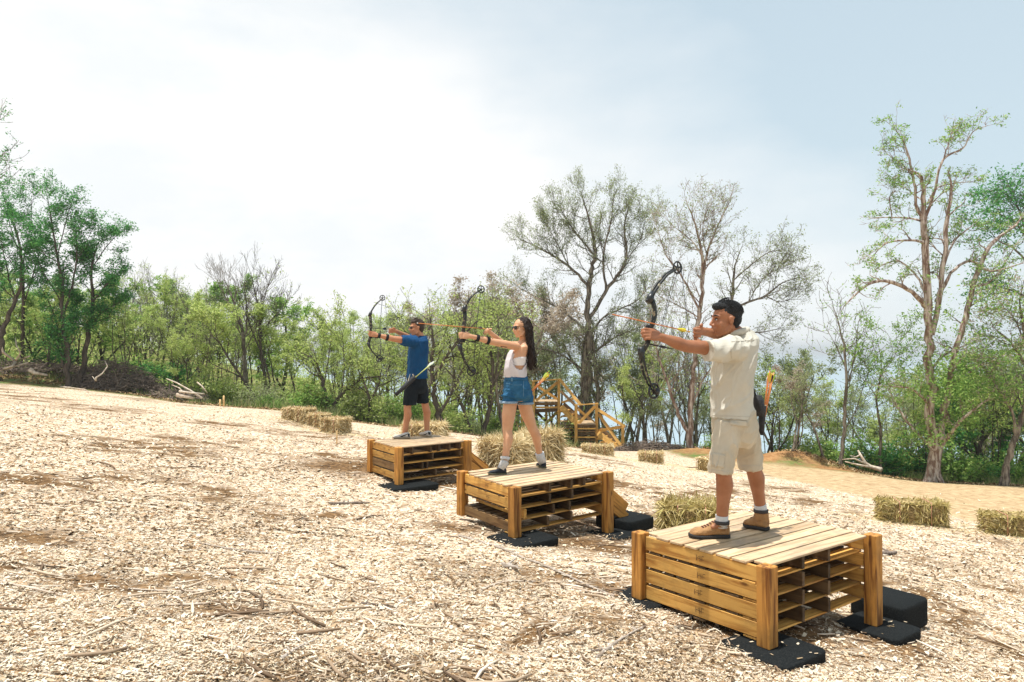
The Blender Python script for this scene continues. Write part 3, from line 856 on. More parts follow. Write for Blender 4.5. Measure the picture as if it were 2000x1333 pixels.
# ------------------------------------------------------------------ hay bales
STRAW = island_mat('straw', [(0, (.26, .17, .07)), (.15, (.50, .37, .17)), (.4, (.72, .58, .33)), (.8, (.86, .74, .49)), (1, (.60, .49, .25))], transl=.2)
STRAW_G = island_mat('green_straw', [(0, (.18, .14, .04)), (.25, (.40, .32, .10)), (.55, (.58, .47, .20)), (.85, (.72, .60, .32)), (1, (.34, .31, .10))], transl=.15)
CORE = mat('hay_core', (.075, .05, .018), .95, .1, var=(.50, .37, .17), scale=22, detail=8, stretch=(1, 1, 4), bump=1.0, bscale=40)
TWINE = mat('twine', (.62, .30, .22), .8)
def bale(label, px, py, D, L, H, Wd, yaw, n=1500, blade=.14, mess=.5, straw=None, z0=None, tilt=0.0, thick=.0035, flat_layers=True, twines=2):
    p = P(px, py, D); g = gz1(p.x, p.y) if z0 is None else z0
    n = int(n * .72); thick = {True: .0055, False: .0075}[D < 10] if D < 15 else .010
    root = empty('hay_bale', (p.x, p.y, g), label, 'hay bale', 'hay bales scattered over the field')
    X = Vector((math.cos(yaw), math.sin(yaw), math.sin(tilt))).normalized(); Y = Vector((-math.sin(yaw), math.cos(yaw), 0)); Z = X.cross(Y)
    rg = np.random.default_rng(int(px * 7 + py))
    O = Vector((p.x, p.y, g))
    # lumpy core of pressed flakes
    rings = []
    nr = 14
    for i in range(nr):
        t = i / (nr - 1); e = 1 - (abs(t - .5) * 2) ** 8 * .45
        wob = 1 + .06 * math.sin(i * 2.3 + px) + rg.uniform(-.04, .04)
        rings.append((O + X * (t - .5) * L * .96 + Z * (H / 2) * (1 + rg.uniform(-.02, .02)), Y, Wd / 2 * .93 * e * wob, Z, H / 2 * .95 * e * (2 - wob)))
    s = Soup(); loft(s, rings, 20, 4.5); s.obj('core', CORE, root, smooth=True)
    # straws: a bundle of blades leaving the surface of each flake
    m = n
    fc = rg.random(m)
    a = rg.uniform(-.5, .5, m); b = rg.uniform(-.5, .5, m); c = rg.uniform(0, 1, m)
    base = np.zeros((m, 3)); nrm = np.zeros((m, 3))
    Xn, Yn, Zn = (np.array(tuple(q)) for q in (X, Y, Z)); On = np.array(tuple(O))
    for i in range(m):
        f = fc[i]
        if f < .34: base[i] = On + Xn * a[i] * L + Yn * b[i] * Wd + Zn * H * .97; nrm[i] = Zn
        elif f < .80:
            sgn = 1 if f < .50 else -1
            base[i] = On + Xn * a[i] * L + Yn * sgn * Wd * .475 + Zn * H * c[i]; nrm[i] = Yn * sgn
        else:
            sgn = 1 if f < .90 else -1
            base[i] = On + Xn * sgn * L * .48 + Yn * b[i] * Wd + Zn * H * c[i]; nrm[i] = Xn * sgn
    flake = np.floor((a + .5) * 7)
    fr = np.random.default_rng(3).normal(0, 1, (8, 3))[flake.astype(int)]
    rdm = rg.normal(0, 1, (m, 3))
    d = nrm * rg.uniform(.02, .6, (m, 1)) * (.5 + mess) + rdm * .6 * (.6 + mess) + fr * .5
    side = np.abs((nrm @ Zn)) < .5
    d[side] -= Zn * .9 * rg.uniform(0.1, 1, (side.sum(), 1))
    d /= np.linalg.norm(d, axis=1)[:, None]
    out = (d * nrm).sum(1); d[out < 0] -= nrm[out < 0] * (out[out < 0] * 1.1)[:, None]
    bl = rg.uniform(.4, 1.25, m) * blade
    w = np.cross(d, rg.normal(0, 1, (m, 3))); w /= np.linalg.norm(w, axis=1)[:, None]
    w *= rg.uniform(.4, 1.3, (m, 1)) * thick
    sag = np.array([0, 0, -1]) * (bl * .22)[:, None]
    p0 = base - nrm * .012 - d * bl[:, None] * .35
    p1 = p0 + d * bl[:, None] * .55; p2 = p0 + d * bl[:, None] + sag * rg.uniform(0, 1, (m, 1))
    for q in (p0, p1, p2): q[:, 2] = np.maximum(q[:, 2], g + .004)
    V = np.stack([p0 - w, p0 + w, p1 - w, p1 + w, p2], 1).reshape(-1, 3)
    i5 = np.arange(m)[:, None] * 5
    o = mesh_np('straw', V, [i5 + np.array([0, 1, 3, 2]), i5 + np.array([2, 3, 4])], straw or STRAW, root)
    o['kind'] = 'stuff'
    for k in range(twines):
        t = (-.22, .24, .0)[k]; s = Soup()
        q = [O + X * t * L + Y * yy * Wd / 2 * .99 + Z * zz for yy, zz in ((-1, .02), (-1, H * .98), (-.9, H * 1.01), (.9, H * 1.01), (1, H * .98), (1, .02))]
        tube(s, q, [.005] * 6, 5); s.obj('twine', TWINE, root)
    return root

bale('near hay bale with green-brown straw just behind the nearest platform', 1350, 1022, 8.4, .66, .36, .46, -.25, 4200, .30, .9, STRAW_G, thick=.0045)
bale('long hay bale alone on the right slope, brown shaded side', 1779, 1024, 12.6, 1.06, .40, .46, -.22, 3800, .17, .35, STRAW_G, thick=.004)
bale('hay bale cut by the right edge of the photo, grooved side', 1985, 1042, 12.0, 1.0, .37, .46, -.20, 3600, .14, .25, STRAW_G, thick=.004)
bale('long straw heap bale with a dark frayed end left of the woman', 985, 905, 11.9, .66, .42, .46, -.5, 4600, .38, 1.3, z0=-.05, thick=.0045)
bale('upright ragged bale behind the right leg of the woman', 1070, 905, 12.4, .40, .56, .38, -.85, 4200, .34, 1.1, z0=-.12, tilt=.12, thick=.0045)
bale('loose hay bale between the legs of the woman', 1032, 903, 12.9, .50, .45, .45, .3, 3400, .38, 1.4, z0=-.12, tilt=-.3, thick=.0045)
bale('loose heaped hay bale behind the shins of the man in blue', 830, 853, 16.0, .85, .34, .6, -.3, 2600, .26, 1.0, thick=.005)
bale('leftmost hay bale of the distant three by the wood', 584, 824, 19.3, .86, .38, .45, -.55, 2200, .16, .4, thick=.005)
bale('small hay bale in the middle of the distant three', 622, 836, 18.9, .50, .36, .42, -.6, 1400, .16, .4, thick=.005)
bale('nearest hay bale of the distant three, with dark right end', 656, 849, 18.0, .60, .40, .5, -.5, 2400, .17, .45, thick=.005)
bale('flat weathered hay bale in front of the wooden stair tower', 1167, 887, 23.0, .98, .34, .55, -.15, 1800, .16, .4, thick=.006)
bale('short hay bale right of the stair tower', 1271, 904, 23.0, .76, .38, .5, -.2, 1600, .15, .4, thick=.006)
bale('hay bale half hidden behind the left thigh of the man in khaki', 1388, 918, 20.0, .66, .42, .5, .6, 1200, .15, .4, thick=.005)

def loose_straw():
    rg = np.random.default_rng(9); V = []
    for b_ in [o for o in COL.objects if o.name.startswith('hay_bale')]:
        n = 420; a = rg.uniform(0, 6.28, n); r = .25 + np.abs(rg.normal(0, .35, n)); x = b_.location.x + np.cos(a) * r * 1.3; y = b_.location.y + np.sin(a) * r
        z = ground_z(x, y) + .012; yaw = rg.uniform(0, 6.28, n); L = rg.uniform(.04, .14, n); w = .0035 * (1 + b_.location.y / 14)
        dx, dy = np.cos(yaw) * L, np.sin(yaw) * L; ex, ey = -np.sin(yaw) * w, np.cos(yaw) * w
        V.append(np.stack([np.stack([x - dx - ex, y - dy - ey, z], -1), np.stack([x - dx + ex, y - dy + ey, z], -1), np.stack([x + dx, y + dy, z + rg.uniform(0, .03, n)], -1)], 1).reshape(-1, 3))
    V = np.concatenate(V); o = mesh_np('loose_straw', V, np.arange(len(V)).reshape(-1, 3), STRAW)
    tag(o, 'loose straw shed on the ground around the hay bales', 'straw', kind='stuff')
loose_straw()

# ------------------------------------------------------------------ timber stair tower at the edge of the wood
def tower():
    g = P(1091, 871, 33)
    root = empty('stair_tower', (g.x, g.y, gz1(g.x, g.y)), 'wooden stair tower with two railed landings on stacked pallets at the wood edge', 'wooden stairs')
    def B(name, a, b, w=.11, h=.11, m=None, Da=33.0, Db=None, up=(0, -1, 0)):
        return beam(name, P(a[0], a[1], Da), P(b[0], b[1], Db if Db else Da), w, h, m or W_TOWER, root, up=up, bevel=0)
    def post(px, ptop, D, ybot=None):
        q = P(px, ptop, D); zb = gz1(q.x, q.y) - .05 if ybot is None else P(px, ybot, D).z
        beam('post', (q.x, q.y, zb), q, .12, .12, W_TOWER, root, up=(0, -1, 0), bevel=0)
    # upper landing: front plane 32.8, back plane 34.6
    post(1042, 745, 32.8); post(1091.5, 742, 32.8); post(1067, 775, 34.8); post(1019, 800, 34.6)
    post(1124.8, 791, 31.6); post(1165, 789, 31.9)
    post(1216.5, 835, 31.0)
    B('rail', (1037, 745.2), (1095, 741.2), .14, .05, Da=32.75, up=(0, 0, 1)); B('rail', (1122, 791.5), (1168.5, 788.5), .14, .05, Da=31.6, up=(0, 0, 1))
    B('rail', (1094, 742.5), (1134, 791.5), .13, .05, Da=32.7, Db=31.9)
    B('rail', (1168, 800.5), (1221, 834), .13, .05, Da=31.9, Db=31.0)
    B('rail', (1167, 842), (1221, 833), .12, .05, Da=31.95, Db=31.05)
    B('brace', (1047, 783), (1089, 747), .12, .05, Da=32.9); B('brace', (1047, 753), (1090, 781), .12, .05, Da=34.2)
    B('brace', (1095, 764), (1162, 830), .12, .05, W_OLD_SHADE, Da=34.0, Db=33.2)
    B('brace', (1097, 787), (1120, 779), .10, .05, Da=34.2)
    B('brace', (1046, 803), (1069, 826), .12, .05, W_OLD_SHADE, Da=33.1, Db=34.5); B('brace', (1094, 799), (1068, 826), .12, .05, Da=33.1, Db=34.5)
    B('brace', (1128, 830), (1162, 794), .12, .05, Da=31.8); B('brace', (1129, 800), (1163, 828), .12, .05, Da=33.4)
    B('brace', (1169, 809), (1217, 877), .13, .05, Da=31.95, Db=31.1); B('brace', (1080, 835), (1092, 850), .12, .05, W_OLD_SHADE, Da=33.5)
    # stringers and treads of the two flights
    B('stringer', (1096, 795), (1128, 829), .26, .06, W_TOWER, Da=32.7, Db=32.0); B('stringer', (1100, 791), (1138, 824), .26, .06, W_OLD_SHADE, Da=34.0, Db=33.4)
    B('stringer', (1168, 846), (1214, 882), .24, .06, W_TOWER, Da=31.8, Db=31.1); B('stringer', (1172, 838), (1218, 878), .24, .06, W_OLD_SHADE, Da=33.0, Db=32.4)
    for (x, y, D) in ((1103, 803, 33.2), (1110, 812, 33.0), (1117, 821, 32.8), (1177, 855, 32.2), (1186, 862, 32.0), (1195, 869, 31.8), (1204, 876, 31.6)):
        q = P(x, y, D)
        beam('tread', q + Vector((-.25, -.5, 0)), q + Vector((.25, .8, 0)), .28, .05, W_SIDE, root, bevel=0)
    # pallets: slats and blocks layer by layer
    def pal(x0, x1, D0, D1, ytop, layers, lh):
        zt = P(x0, ytop, D0).z
        X0, X1 = P(x0, 700, D0).x, P(x1, 700, D0).x
        for L in range(layers):
            z = zt - L * lh
            nb = 9 if L == 0 else 3
            for k in range(nb):
                y = D0 + (k + .5) * (D1 - D0) / nb
                beam('slat', (X0, y, z), (X1, y, z), (D1 - D0) / nb * (.88 if L == 0 else .3), .022, W_DECK if L == 0 else W_OLD_SHADE, root, bevel=0)
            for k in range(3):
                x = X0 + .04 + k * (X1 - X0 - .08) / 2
                beam('stringer', (x, D0 + .01, z - lh / 2), (x, D1 - .01, z - lh / 2), .05, lh - .03, W_OLD_SHADE, root, bevel=0)
            beam('face_board', (X0 + .001, D0 - .012, z - lh * .5), (X1, D0 - .012, z - lh * .5), .02, lh * (.5 if L % 3 else .75), W_TOWER if L % 3 == 1 else W_OLD_SHADE, root, bevel=0)
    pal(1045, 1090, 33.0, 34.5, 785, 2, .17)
    beam('beam', P(1040, 803, 32.95), P(1093, 801, 32.95), .06, .16, W_OLD_SHADE, root, bevel=0)
    pal(1099, 1123, 32.4, 34.2, 829, 8, .125)
    pal(1128, 1163, 31.7, 33.4, 829, 8, .125)
    q = P(1217, 881, 31)
    mat_pad('flat black rubber block at the foot of the stair tower', (q.x, q.y, gz1(q.x, q.y) + .03), Vector((1, 0, 0)), .7, .6, .12)
tower()

# ------------------------------------------------------------------ sticks, stakes, logs and dead branches lying about
GREY = mat('grey_deadwood', (.52, .46, .40), .9, .15, var=(.26, .20, .15), scale=6, stretch=(3, 3, 12), bump=.5)
PALEW = mat('pale_deadwood', (.66, .58, .48), .9, .15, var=(.40, .30, .22), scale=9, bump=.4)
DARKW = mat('dark_deadwood', (.13, .10, .085), .95, .1, var=(.30, .24, .19), scale=14, bump=.6)
def stick(label, a, b, r, m=GREY, bend=0.03, name='stick', cat='stick', n=12, lift=None, k=7, group='large sticks lying on the wood chips'):
    p, q = hit1(*a), hit1(*b)
    s = Soup(); pts = []
    dirn = (q - p); sd = Vector((-dirn.y, dirn.x, 0)).normalized()
    rg = random.Random(int(a[0]))
    for i in range(n):
        t = i / (n - 1); c = p.lerp(q, t) + sd * (bend * dirn.length * math.sin(math.pi * t) + rg.uniform(-.3, .3) * r * 1.2)
        c.z = max(gz1(c.x, c.y), p.z + (q.z - p.z) * t) + r * .6 + (lift[i % len(lift)] if lift else 0)
        pts.append(c)
    rad = [r * (.95 - .45 * i / (n - 1)) * rg.uniform(.85, 1.15) for i in range(n)]
    tube(s, pts, rad, k)
    # side knots and stubs
    for j in range(2):
        i = rg.randrange(2, n - 2); c = pts[i]
        tube(s, [c, c + (dirn.normalized() * .5 + sd * rg.choice((-1, 1)) + Vector((0, 0, .3))).normalized() * r * 5], [r * .5, r * .2], 5)
    o = s.obj(name, m, None, smooth=True, loc=pts[n // 2])
    tag(o, label, cat, group)
    return o
stick('long grey stick running from the middle platform towards the nearest platform', (897, 1048), (1200, 1168), .014, GREY, .02)
stick('curved pale stick ending at the black block by the nearest platform', (1118, 1150), (1212, 1166), .012, PALEW, -.12)
stick('dark ragged twig clump left of the middle platform', (643, 987), (722, 985), .022, DARKW, .0)
stick('short dark log right of the nearest platform', (1708, 1088), (1752, 1083), .035, DARKW, .02, 'log', 'log')
stick('stubby grey log lying right of the long stick', (980, 1108), (1012, 1113), .028, GREY, .0, 'log', 'log')
stick('thin pale curved stick below the middle of the field', (770, 1190), (880, 1142), .009, PALEW, .12)
stick('bleached curved stick under the long grey stick', (940, 1155), (1058, 1138), .011, PALEW, .15)
stick('pale straight stick on the left of the field', (400, 1158), (250, 1152), .010, PALEW, .03)
stick('tapered tan stick in the lower left foreground', (410, 1180), (300, 1183), .009, PALEW, .05)
stick('grey stick at the bottom right of the foreground', (1165, 1288), (1262, 1225), .013, GREY, .03)
stick('dark stick beside the tan stick at lower right', (1145, 1277), (1210, 1268), .008, DARKW, .03)
stick('brown forked stick among the dark soil patch', (545, 1083), (390, 1062), .010, GREY, .06)
stick('bent bleached stick in the left middle of the field', (730, 1044), (870, 1040), .012, PALEW, -.14)
stick('grey stick near the bottom left corner', (215, 1311), (300, 1325), .010, PALEW, .04)
stick('half buried grey stick in the lower middle', (550, 1290), (625, 1248), .012, GREY, .03)
stick('long thin pale stick on the lower left', (0, 1140), (120, 1165), .011, PALEW, .02)
stick('dark splinter stick right of centre foreground', (700, 1180), (770, 1186), .009, DARKW, .02)
stick('slim dark stick below the farthest platform', (630, 995), (640, 1000), .008, DARKW, .02)
stick('long fallen branch along the top edge of the field', (118, 757), (172, 765), .035, PALEW, .05)

STAKE = mat('stake_wood', (.72, .50, .24), .8)
def stake(label, px, py, D, h, w=.035):
    p = P(px, py, D); g = gz1(p.x, p.y)
    s = Soup(); tube(s, [(p.x, p.y, g - .05), (p.x, p.y, g + h * .93), (p.x, p.y, g + h)], [w, w, w * .4], 4)
    tag(s.obj('stake', STAKE, None, loc=(p.x, p.y, g)), label, 'stake', 'survey stakes in the field')
stake('short pale marker stake at the far edge, left one of the pair', 430, 796, 26, .27)
stake('tall pale marker stake at the far edge, right one of the pair', 437, 796, 26.2, .42)
stake('thin stake standing in front of the nearest distant bale', 658, 880, 13.4, .26, .011)

def dead_branch(label, root_px, D, segs, m=PALEW, cat='fallen branch', z=None, group='dead branches at the wood edge'):
    """segs: list of polylines in photo pixels with radii"""
    s = Soup(); b = None
    for pts, r0, r1 in segs:
        q = []
        for (x, y, d) in pts:
            v = P(x, y, D + d); g = gz1(v.x, v.y); v.z = max(v.z, g + .02); q.append(v)
        b = b or q[0]
        tube(s, q, list(np.linspace(r0, r1, len(q))), 6)
    o = s.obj('fallen_branch', m, None, smooth=True, loc=b)
    tag(o, label, cat, group)
dead_branch('bleached forked dead branch lying at the wood edge left of the tall tree', 0, 26,
    [([(1722, 918, 0), (1700, 912, .3), (1690, 905, .2), (1680, 888, .4), (1676, 880, .5)], .09, .03), ([(1700, 913, .1), (1675, 908, 0), (1650, 902, .2)], .05, .02),
     ([(1690, 906, .2), (1668, 896, .1), (1645, 898, 0)], .04, .015), ([(1680, 889, .4), (1672, 893, .2), (1660, 890, .1)], .03, .01)])
dead_branch('white twisted dead branch at the left edge below the green trees', 0, 28,
    [([(0, 640, 0), (0, 665, 0), (5, 688, 0), (30, 706, .2), (48, 700, .3), (58, 696, .2)], .07, .03), ([(30, 706, .2), (40, 690, 0), (32, 675, 0), (30, 660, .3)], .04, .015), ([(30, 706, .2), (25, 716, 0), (8, 721, 0)], .07, .05)])
dead_branch('pale stub of driftwood on the litter at the far left', 0, 28, [([(58, 722, 0), (68, 729, 0), (80, 731, .1), (92, 733, 0)], .09, .04), ([(10, 722, .1), (30, 716, .3), (56, 708, .2)], .04, .02)])
dead_branch('forked pale branch in front of the dark brush heap', 0, 27.5, [([(187, 745, 0), (188, 738, 0), (200, 730, .1), (210, 716, .2), (205, 705, .3)], .04, .012), ([(187, 744, 0), (180, 735, .1)], .025, .01)])
dead_branch('tangle of pale branches right of the brush heap', 0, 27, [([(345, 772, 0), (362, 775, 0), (378, 778, 0)], .09, .05), ([(395, 778, 0), (370, 762, .2), (345, 748, .3), (325, 740, .4)], .04, .02),
    ([(350, 765, 0), (375, 768, 0), (400, 770, .2)], .05, .03), ([(360, 770, 0), (350, 758, .2), (335, 752, .2)], .03, .015), ([(385, 747, .3), (395, 755, .2), (405, 768, .2)], .03, .02)])

def brush_heap(label, px, py, D, rx, ry, h, n, m, cat='brush heap', leaves=0):
    c = P(px, py, D); g = gz1(c.x, c.y); s = Soup(); rg = np.random.default_rng(int(px))
    # solid tangle core so that it reads dark and dense
    for i in range(n):
        a = rg.uniform(0, 2 * math.pi); r = math.sqrt(rg.random()); x = c.x + rx * r * math.cos(a); y = c.y + ry * r * math.sin(a)
        hh = h * (1 - r ** 2) * rg.uniform(.0, 1.05)
        z = gz1(x, y) + hh if i % 6 == 0 else g + hh
        d = Vector((rg.normal(0, 1), rg.normal(0, .6), rg.normal(0, .35))).normalized(); L = rg.uniform(.3, .9)
        p0 = Vector((x, y, z)) - d * L / 2; p2 = Vector((x, y, z)) + d * L / 2; p1 = Vector((x, y, z + rg.uniform(.0, .12)))
        r0 = rg.uniform(.006, .022)
        tube(s, [p0, p1, p2], [r0, r0 * .8, r0 * .4], 3, caps=False)
    o = s.obj('brush_heap', m, None, loc=(c.x, c.y, g)); tag(o, label, cat, 'heaps of cut brush at the wood edge')
brush_heap('dark heap of cut brushwood below the two green trees on the left', 222, 752, 29, 1.9, .9, 1.05, 1500, DARKW)
brush_heap('low brown heap of brush right of the dark heap', 340, 778, 28.5, 1.3, .6, .38, 380, DARKW)
brush_heap('long low heap of dead twigs left of the twisted tree', 1270, 884, 30, 1.9, .6, .45, 700, DARKW)
brush_heap('spread of brown brush at the far left', 60, 733, 29.5, 2.6, .8, .4, 700, DARKW)

# ------------------------------------------------------------------ archers
from mathutils.bvhtree import BVHTree
def skin_mat(name, col, var):
    if name in MAT: return MAT[name]
    m = mat(name, col, .5, .4, var=var, scale=7, detail=5, fac=(.35, .7), bump=.12, bscale=160)
    b = m.node_tree.nodes.get('Principled BSDF')
    b.inputs['Subsurface Weight'].default_value = .12
    b.inputs['Subsurface Radius'].default_value = (.5, .2, .1)
    b.inputs['Subsurface Scale'].default_value = .02
    return m
def hv(x, y, z=0.0): return Vector((x, y, z)).normalized()

def hand(s, wrist, A, N, up, curl, sc=1.0, thumb=None, index_curl=None, spread=.0):
    """palm, four unequal fingers bent in three phalanges and a thumb; N = back of hand"""
    A = A.normalized(); N = (N - A * N.dot(A)).normalized(); Vv = A.cross(N); 
    if Vv.dot(up) < 0: Vv = -Vv
    k = wrist + A * .088 * sc
    rings = []
    for t, a, b in ((-.02, .026, .019), (.01, .031, .018), (.04, .038, .017), (.07, .042, .0155), (.09, .040, .013)):
        rings.append((wrist + A * t * sc, Vv, a * sc, N, b * sc))
    loft(s, rings, 20, 2.6)
    for i, (off, L) in enumerate(((.031, 1.0), (.0105, 1.1), (-.0105, 1.04), (-.031, .82))):
        c = curl if not (i == 0 and index_curl is not None) else index_curl
        p = k + Vv * off * sc - A * .004; pts = [p - A * .02, p]
        ang = 0.0; d = A
        for j, (ln, cv) in enumerate(zip((.042, .027, .021), c)):
            ang += math.radians(cv + (i * 2 - 3) * 1.5)
            d = A * math.cos(ang) - N * math.sin(ang) + Vv * spread * (1.5 - i)
            pts.append(pts[-1] + d * ln * L * sc)
        capsule(s, pts, [.0088 * sc, .0098 * sc, .0092 * sc, .0083 * sc, .0068 * sc], 10)
    td = thumb or [(.45, .75, -.55), (.75, .35, -.6), (.6, .0, -.8)]
    p = wrist + A * .022 * sc + Vv * .026 * sc; pts = [p - A * .01, p]
    for (x, y, z), ln in zip(td, (.032, .030, .024)):
        pts.append(pts[-1] + (A * x + Vv * y + N * z).normalized() * ln * sc)
    capsule(s, pts, [.013 * sc, .014 * sc, .0115 * sc, .0105 * sc, .008 * sc], 10)

def head(s, c, F, U, sc, ears=True, nose=1.0):
    F = F.normalized(); U = (U - F * U.dot(F)).normalized(); L = U.cross(F)
    W = lambda f, l, u: c + (F * f + L * l + U * u) * sc
    ax = (F, L, U)
    E = lambda f, l, u, r: ellipsoid(s, W(f, l, u), ax, [q * sc for q in r], 20, 14)
    E(-.014, 0, .035, (.097, .075, .086)); E(.022, 0, -.025, (.070, .062, .085)); E(.03, 0, .04, (.056, .062, .055))
    E(.060, 0, -.092, (.025, .026, .020))
    for q in (-1, 1):
        capsule(s, [W(-.01, .052 * q, -.045), W(.02, .045 * q, -.082), W(.058, .016 * q, -.1)], [.020 * sc, .019 * sc, .015 * sc], 12)
        E(.060, .034 * q, -.028, (.025, .024, .026))
        if ears:
            E(-.006, .078 * q, -.006, (.018, .008, .031)); E(-.010, .083 * q, .008, (.015, .006, .018))
        E(.100, .011 * q, -.034, (.011, .009, .008))
        capsule(s, [W(.072, .045 * q, .024), W(.087, .026 * q, .029), W(.088, .006 * q, .022)], [.009 * sc, .010 * sc, .008 * sc], 10)
    capsule(s, [W(.086, 0, .022), W(.100, 0, -.004), W(.112 + .003 * nose, 0, -.026)], [.009 * sc, .009 * sc, .011 * sc], 12)
    capsule(s, [W(.084, -.022, -.058), W(.096, -.008, -.054), W(.096, .008, -.054), W(.084, .022, -.058)], [.006 * sc, .008 * sc, .008 * sc, .006 * sc], 10)
    capsule(s, [W(.080, -.020, -.068), W(.092, 0, -.070), W(.080, .020, -.068)], [.006 * sc, .009 * sc, .006 * sc], 10)
    return W

def bvh_of(*obs):
    bm = bmesh.new()
    for o in obs:
        t = o.data.copy(); t.transform(Matrix.Translation(wl(o))); bm.from_mesh(t); bpy.data.meshes.remove(t)
    b = BVHTree.FromBMesh(bm); bm.free(); return b
def patch(name, bvh, quad, m, parent, nu=6, nv=4, off=.003, base=-.004, label=None):
    """a thin flap or mark laid on the surface: quad corners tl, tr, br, bl"""
    o_ = Vector((0, 0, CAMZ)); V = []; Vb = []
    for j in range(nv + 1):
        for i in range(nu + 1):
            a, b = i / nu, j / nv
            x = (quad[0][0] * (1 - a) + quad[1][0] * a) * (1 - b) + (quad[3][0] * (1 - a) + quad[2][0] * a) * b
            y = (quad[0][1] * (1 - a) + quad[1][1] * a) * (1 - b) + (quad[3][1] * (1 - a) + quad[2][1] * a) * b
            d = (P(x, y, 10) - o_).normalized()
            h = bvh.ray_cast(o_, d)
            if h[0] is None:
                if V: V.append(V[-1]); Vb.append(Vb[-1]); continue
                return None
            V.append(h[0] + h[1] * off); Vb.append(h[0] + h[1] * base)
    n = len(V); w = nu + 1
    F = [(j * w + i, j * w + w + i, j * w + w + i + 1, j * w + i + 1) for j in range(nv) for i in range(nu)]
    ring = [i for i in range(w)] + [j * w + nu for j in range(1, nv + 1)] + [nv * w + i for i in range(nu - 1, -1, -1)] + [j * w for j in range(nv - 1, 0, -1)]
    F += [(ring[i], ring[(i + 1) % len(ring)], n + ring[(i + 1) % len(ring)], n + ring[i]) for i in range(len(ring))]
    ob = mesh_np(name, [tuple(v) for v in V + Vb], np.array(F), m, parent, smooth=False)
    if label: ob['label'] = label
    return ob

def strands(name, root_pts, m, parent):
    """bundle of tapering locks, each a list of points with radii"""
    s = Soup()
    for pts, r in root_pts: tube(s, pts, r, 6, caps=False, flat=None)
    return s.obj(name, m, parent, smooth=True)

def shoe(parent, name, heel, toe, zb, m_up, m_sole, ht, w=.050, collar=None, sole=.022, toe_w=1.0, voxel=.006):
    """upper lofted from heel to toe over a separate sole; heel and toe are ground points"""
    d = (toe - heel); d.z = 0; L = d.length; d.normalize(); sd = Vector((-d.y, d.x, 0)); Z = Vector((0, 0, 1))
    s = Soup(); rings = []
    for t, a, h0 in ((0.0, .30, .45), (.02, .62, .75), (.08, .72, 1.0), (.25, .74, 1.0), (.40, .78, .88), (.55, .92, .66), (.70, 1.0, .52), (.85, .94, .43), (.95, .70, .32), (1.0, .35, .18)):
        hh = ht * h0
        c = Vector((heel.x, heel.y, zb)) + d * t * L + Z * (sole * .6 + hh / 2)
        rings.append((c, sd, w * a, Z, hh / 2))
    loft(s, rings, 24, 2.5)
    if collar:
        ank, r, top = collar
        c0 = Vector((heel.x, heel.y, zb)) + d * .22 * L + Z * ht * .7
        tube(s, [c0, c0.lerp(ank, .5), ank + Z * 0], [w * .80, r * 1.05, r], 20)
        s_ = Soup()
    up = remeshed(s, name, m_up, parent, voxel, 3, folds(.0018, (0, 0, 1), 40, .8, 3.0))
    so = Soup(); rings = []
    for t, a in ((-.015, .35), (.0, .62), (.06, .80), (.25, .80), (.42, .80), (.6, .98), (.72, 1.05), (.86, .98), (.97, .70), (1.02, .38)):
        rings.append((Vector((heel.x, heel.y, zb)) + d * t * L + Z * (sole / 2 + .001 + (.006 if t > .9 else 0)), sd, w * a, Z, sole / 2))
    loft(so, rings, 20, 5)
    so.obj('sole', m_sole, up, loc=None) if False else None
    o = so.obj('sole', m_sole, up)
    return up, d, sd

def leg_skin(s, hip, knee, ankle, toe, sc, rt=.085, back=Vector((0, 0, 0)), rk=.055, rc=.058, ra=.037):
    m1 = hip.lerp(knee, .5) - back * .008
    c1 = knee.lerp(ankle, .27) + back * .020; c2 = knee.lerp(ankle, .62) + back * .006
    capsule(s, [hip.lerp(knee, .12), m1, knee, c1, c2, ankle], [rt * .86 * sc, (rt * .86) * sc, rk * sc, rc * sc, (rc * .76) * sc, ra * sc], 20)
    capsule(s, [ankle, ankle.lerp(toe, .15) - Vector((0, 0, .02)), ankle.lerp(toe, .38) - Vector((0, 0, .012))], [ra * .85 * sc, .026 * sc, .016 * sc], 14)

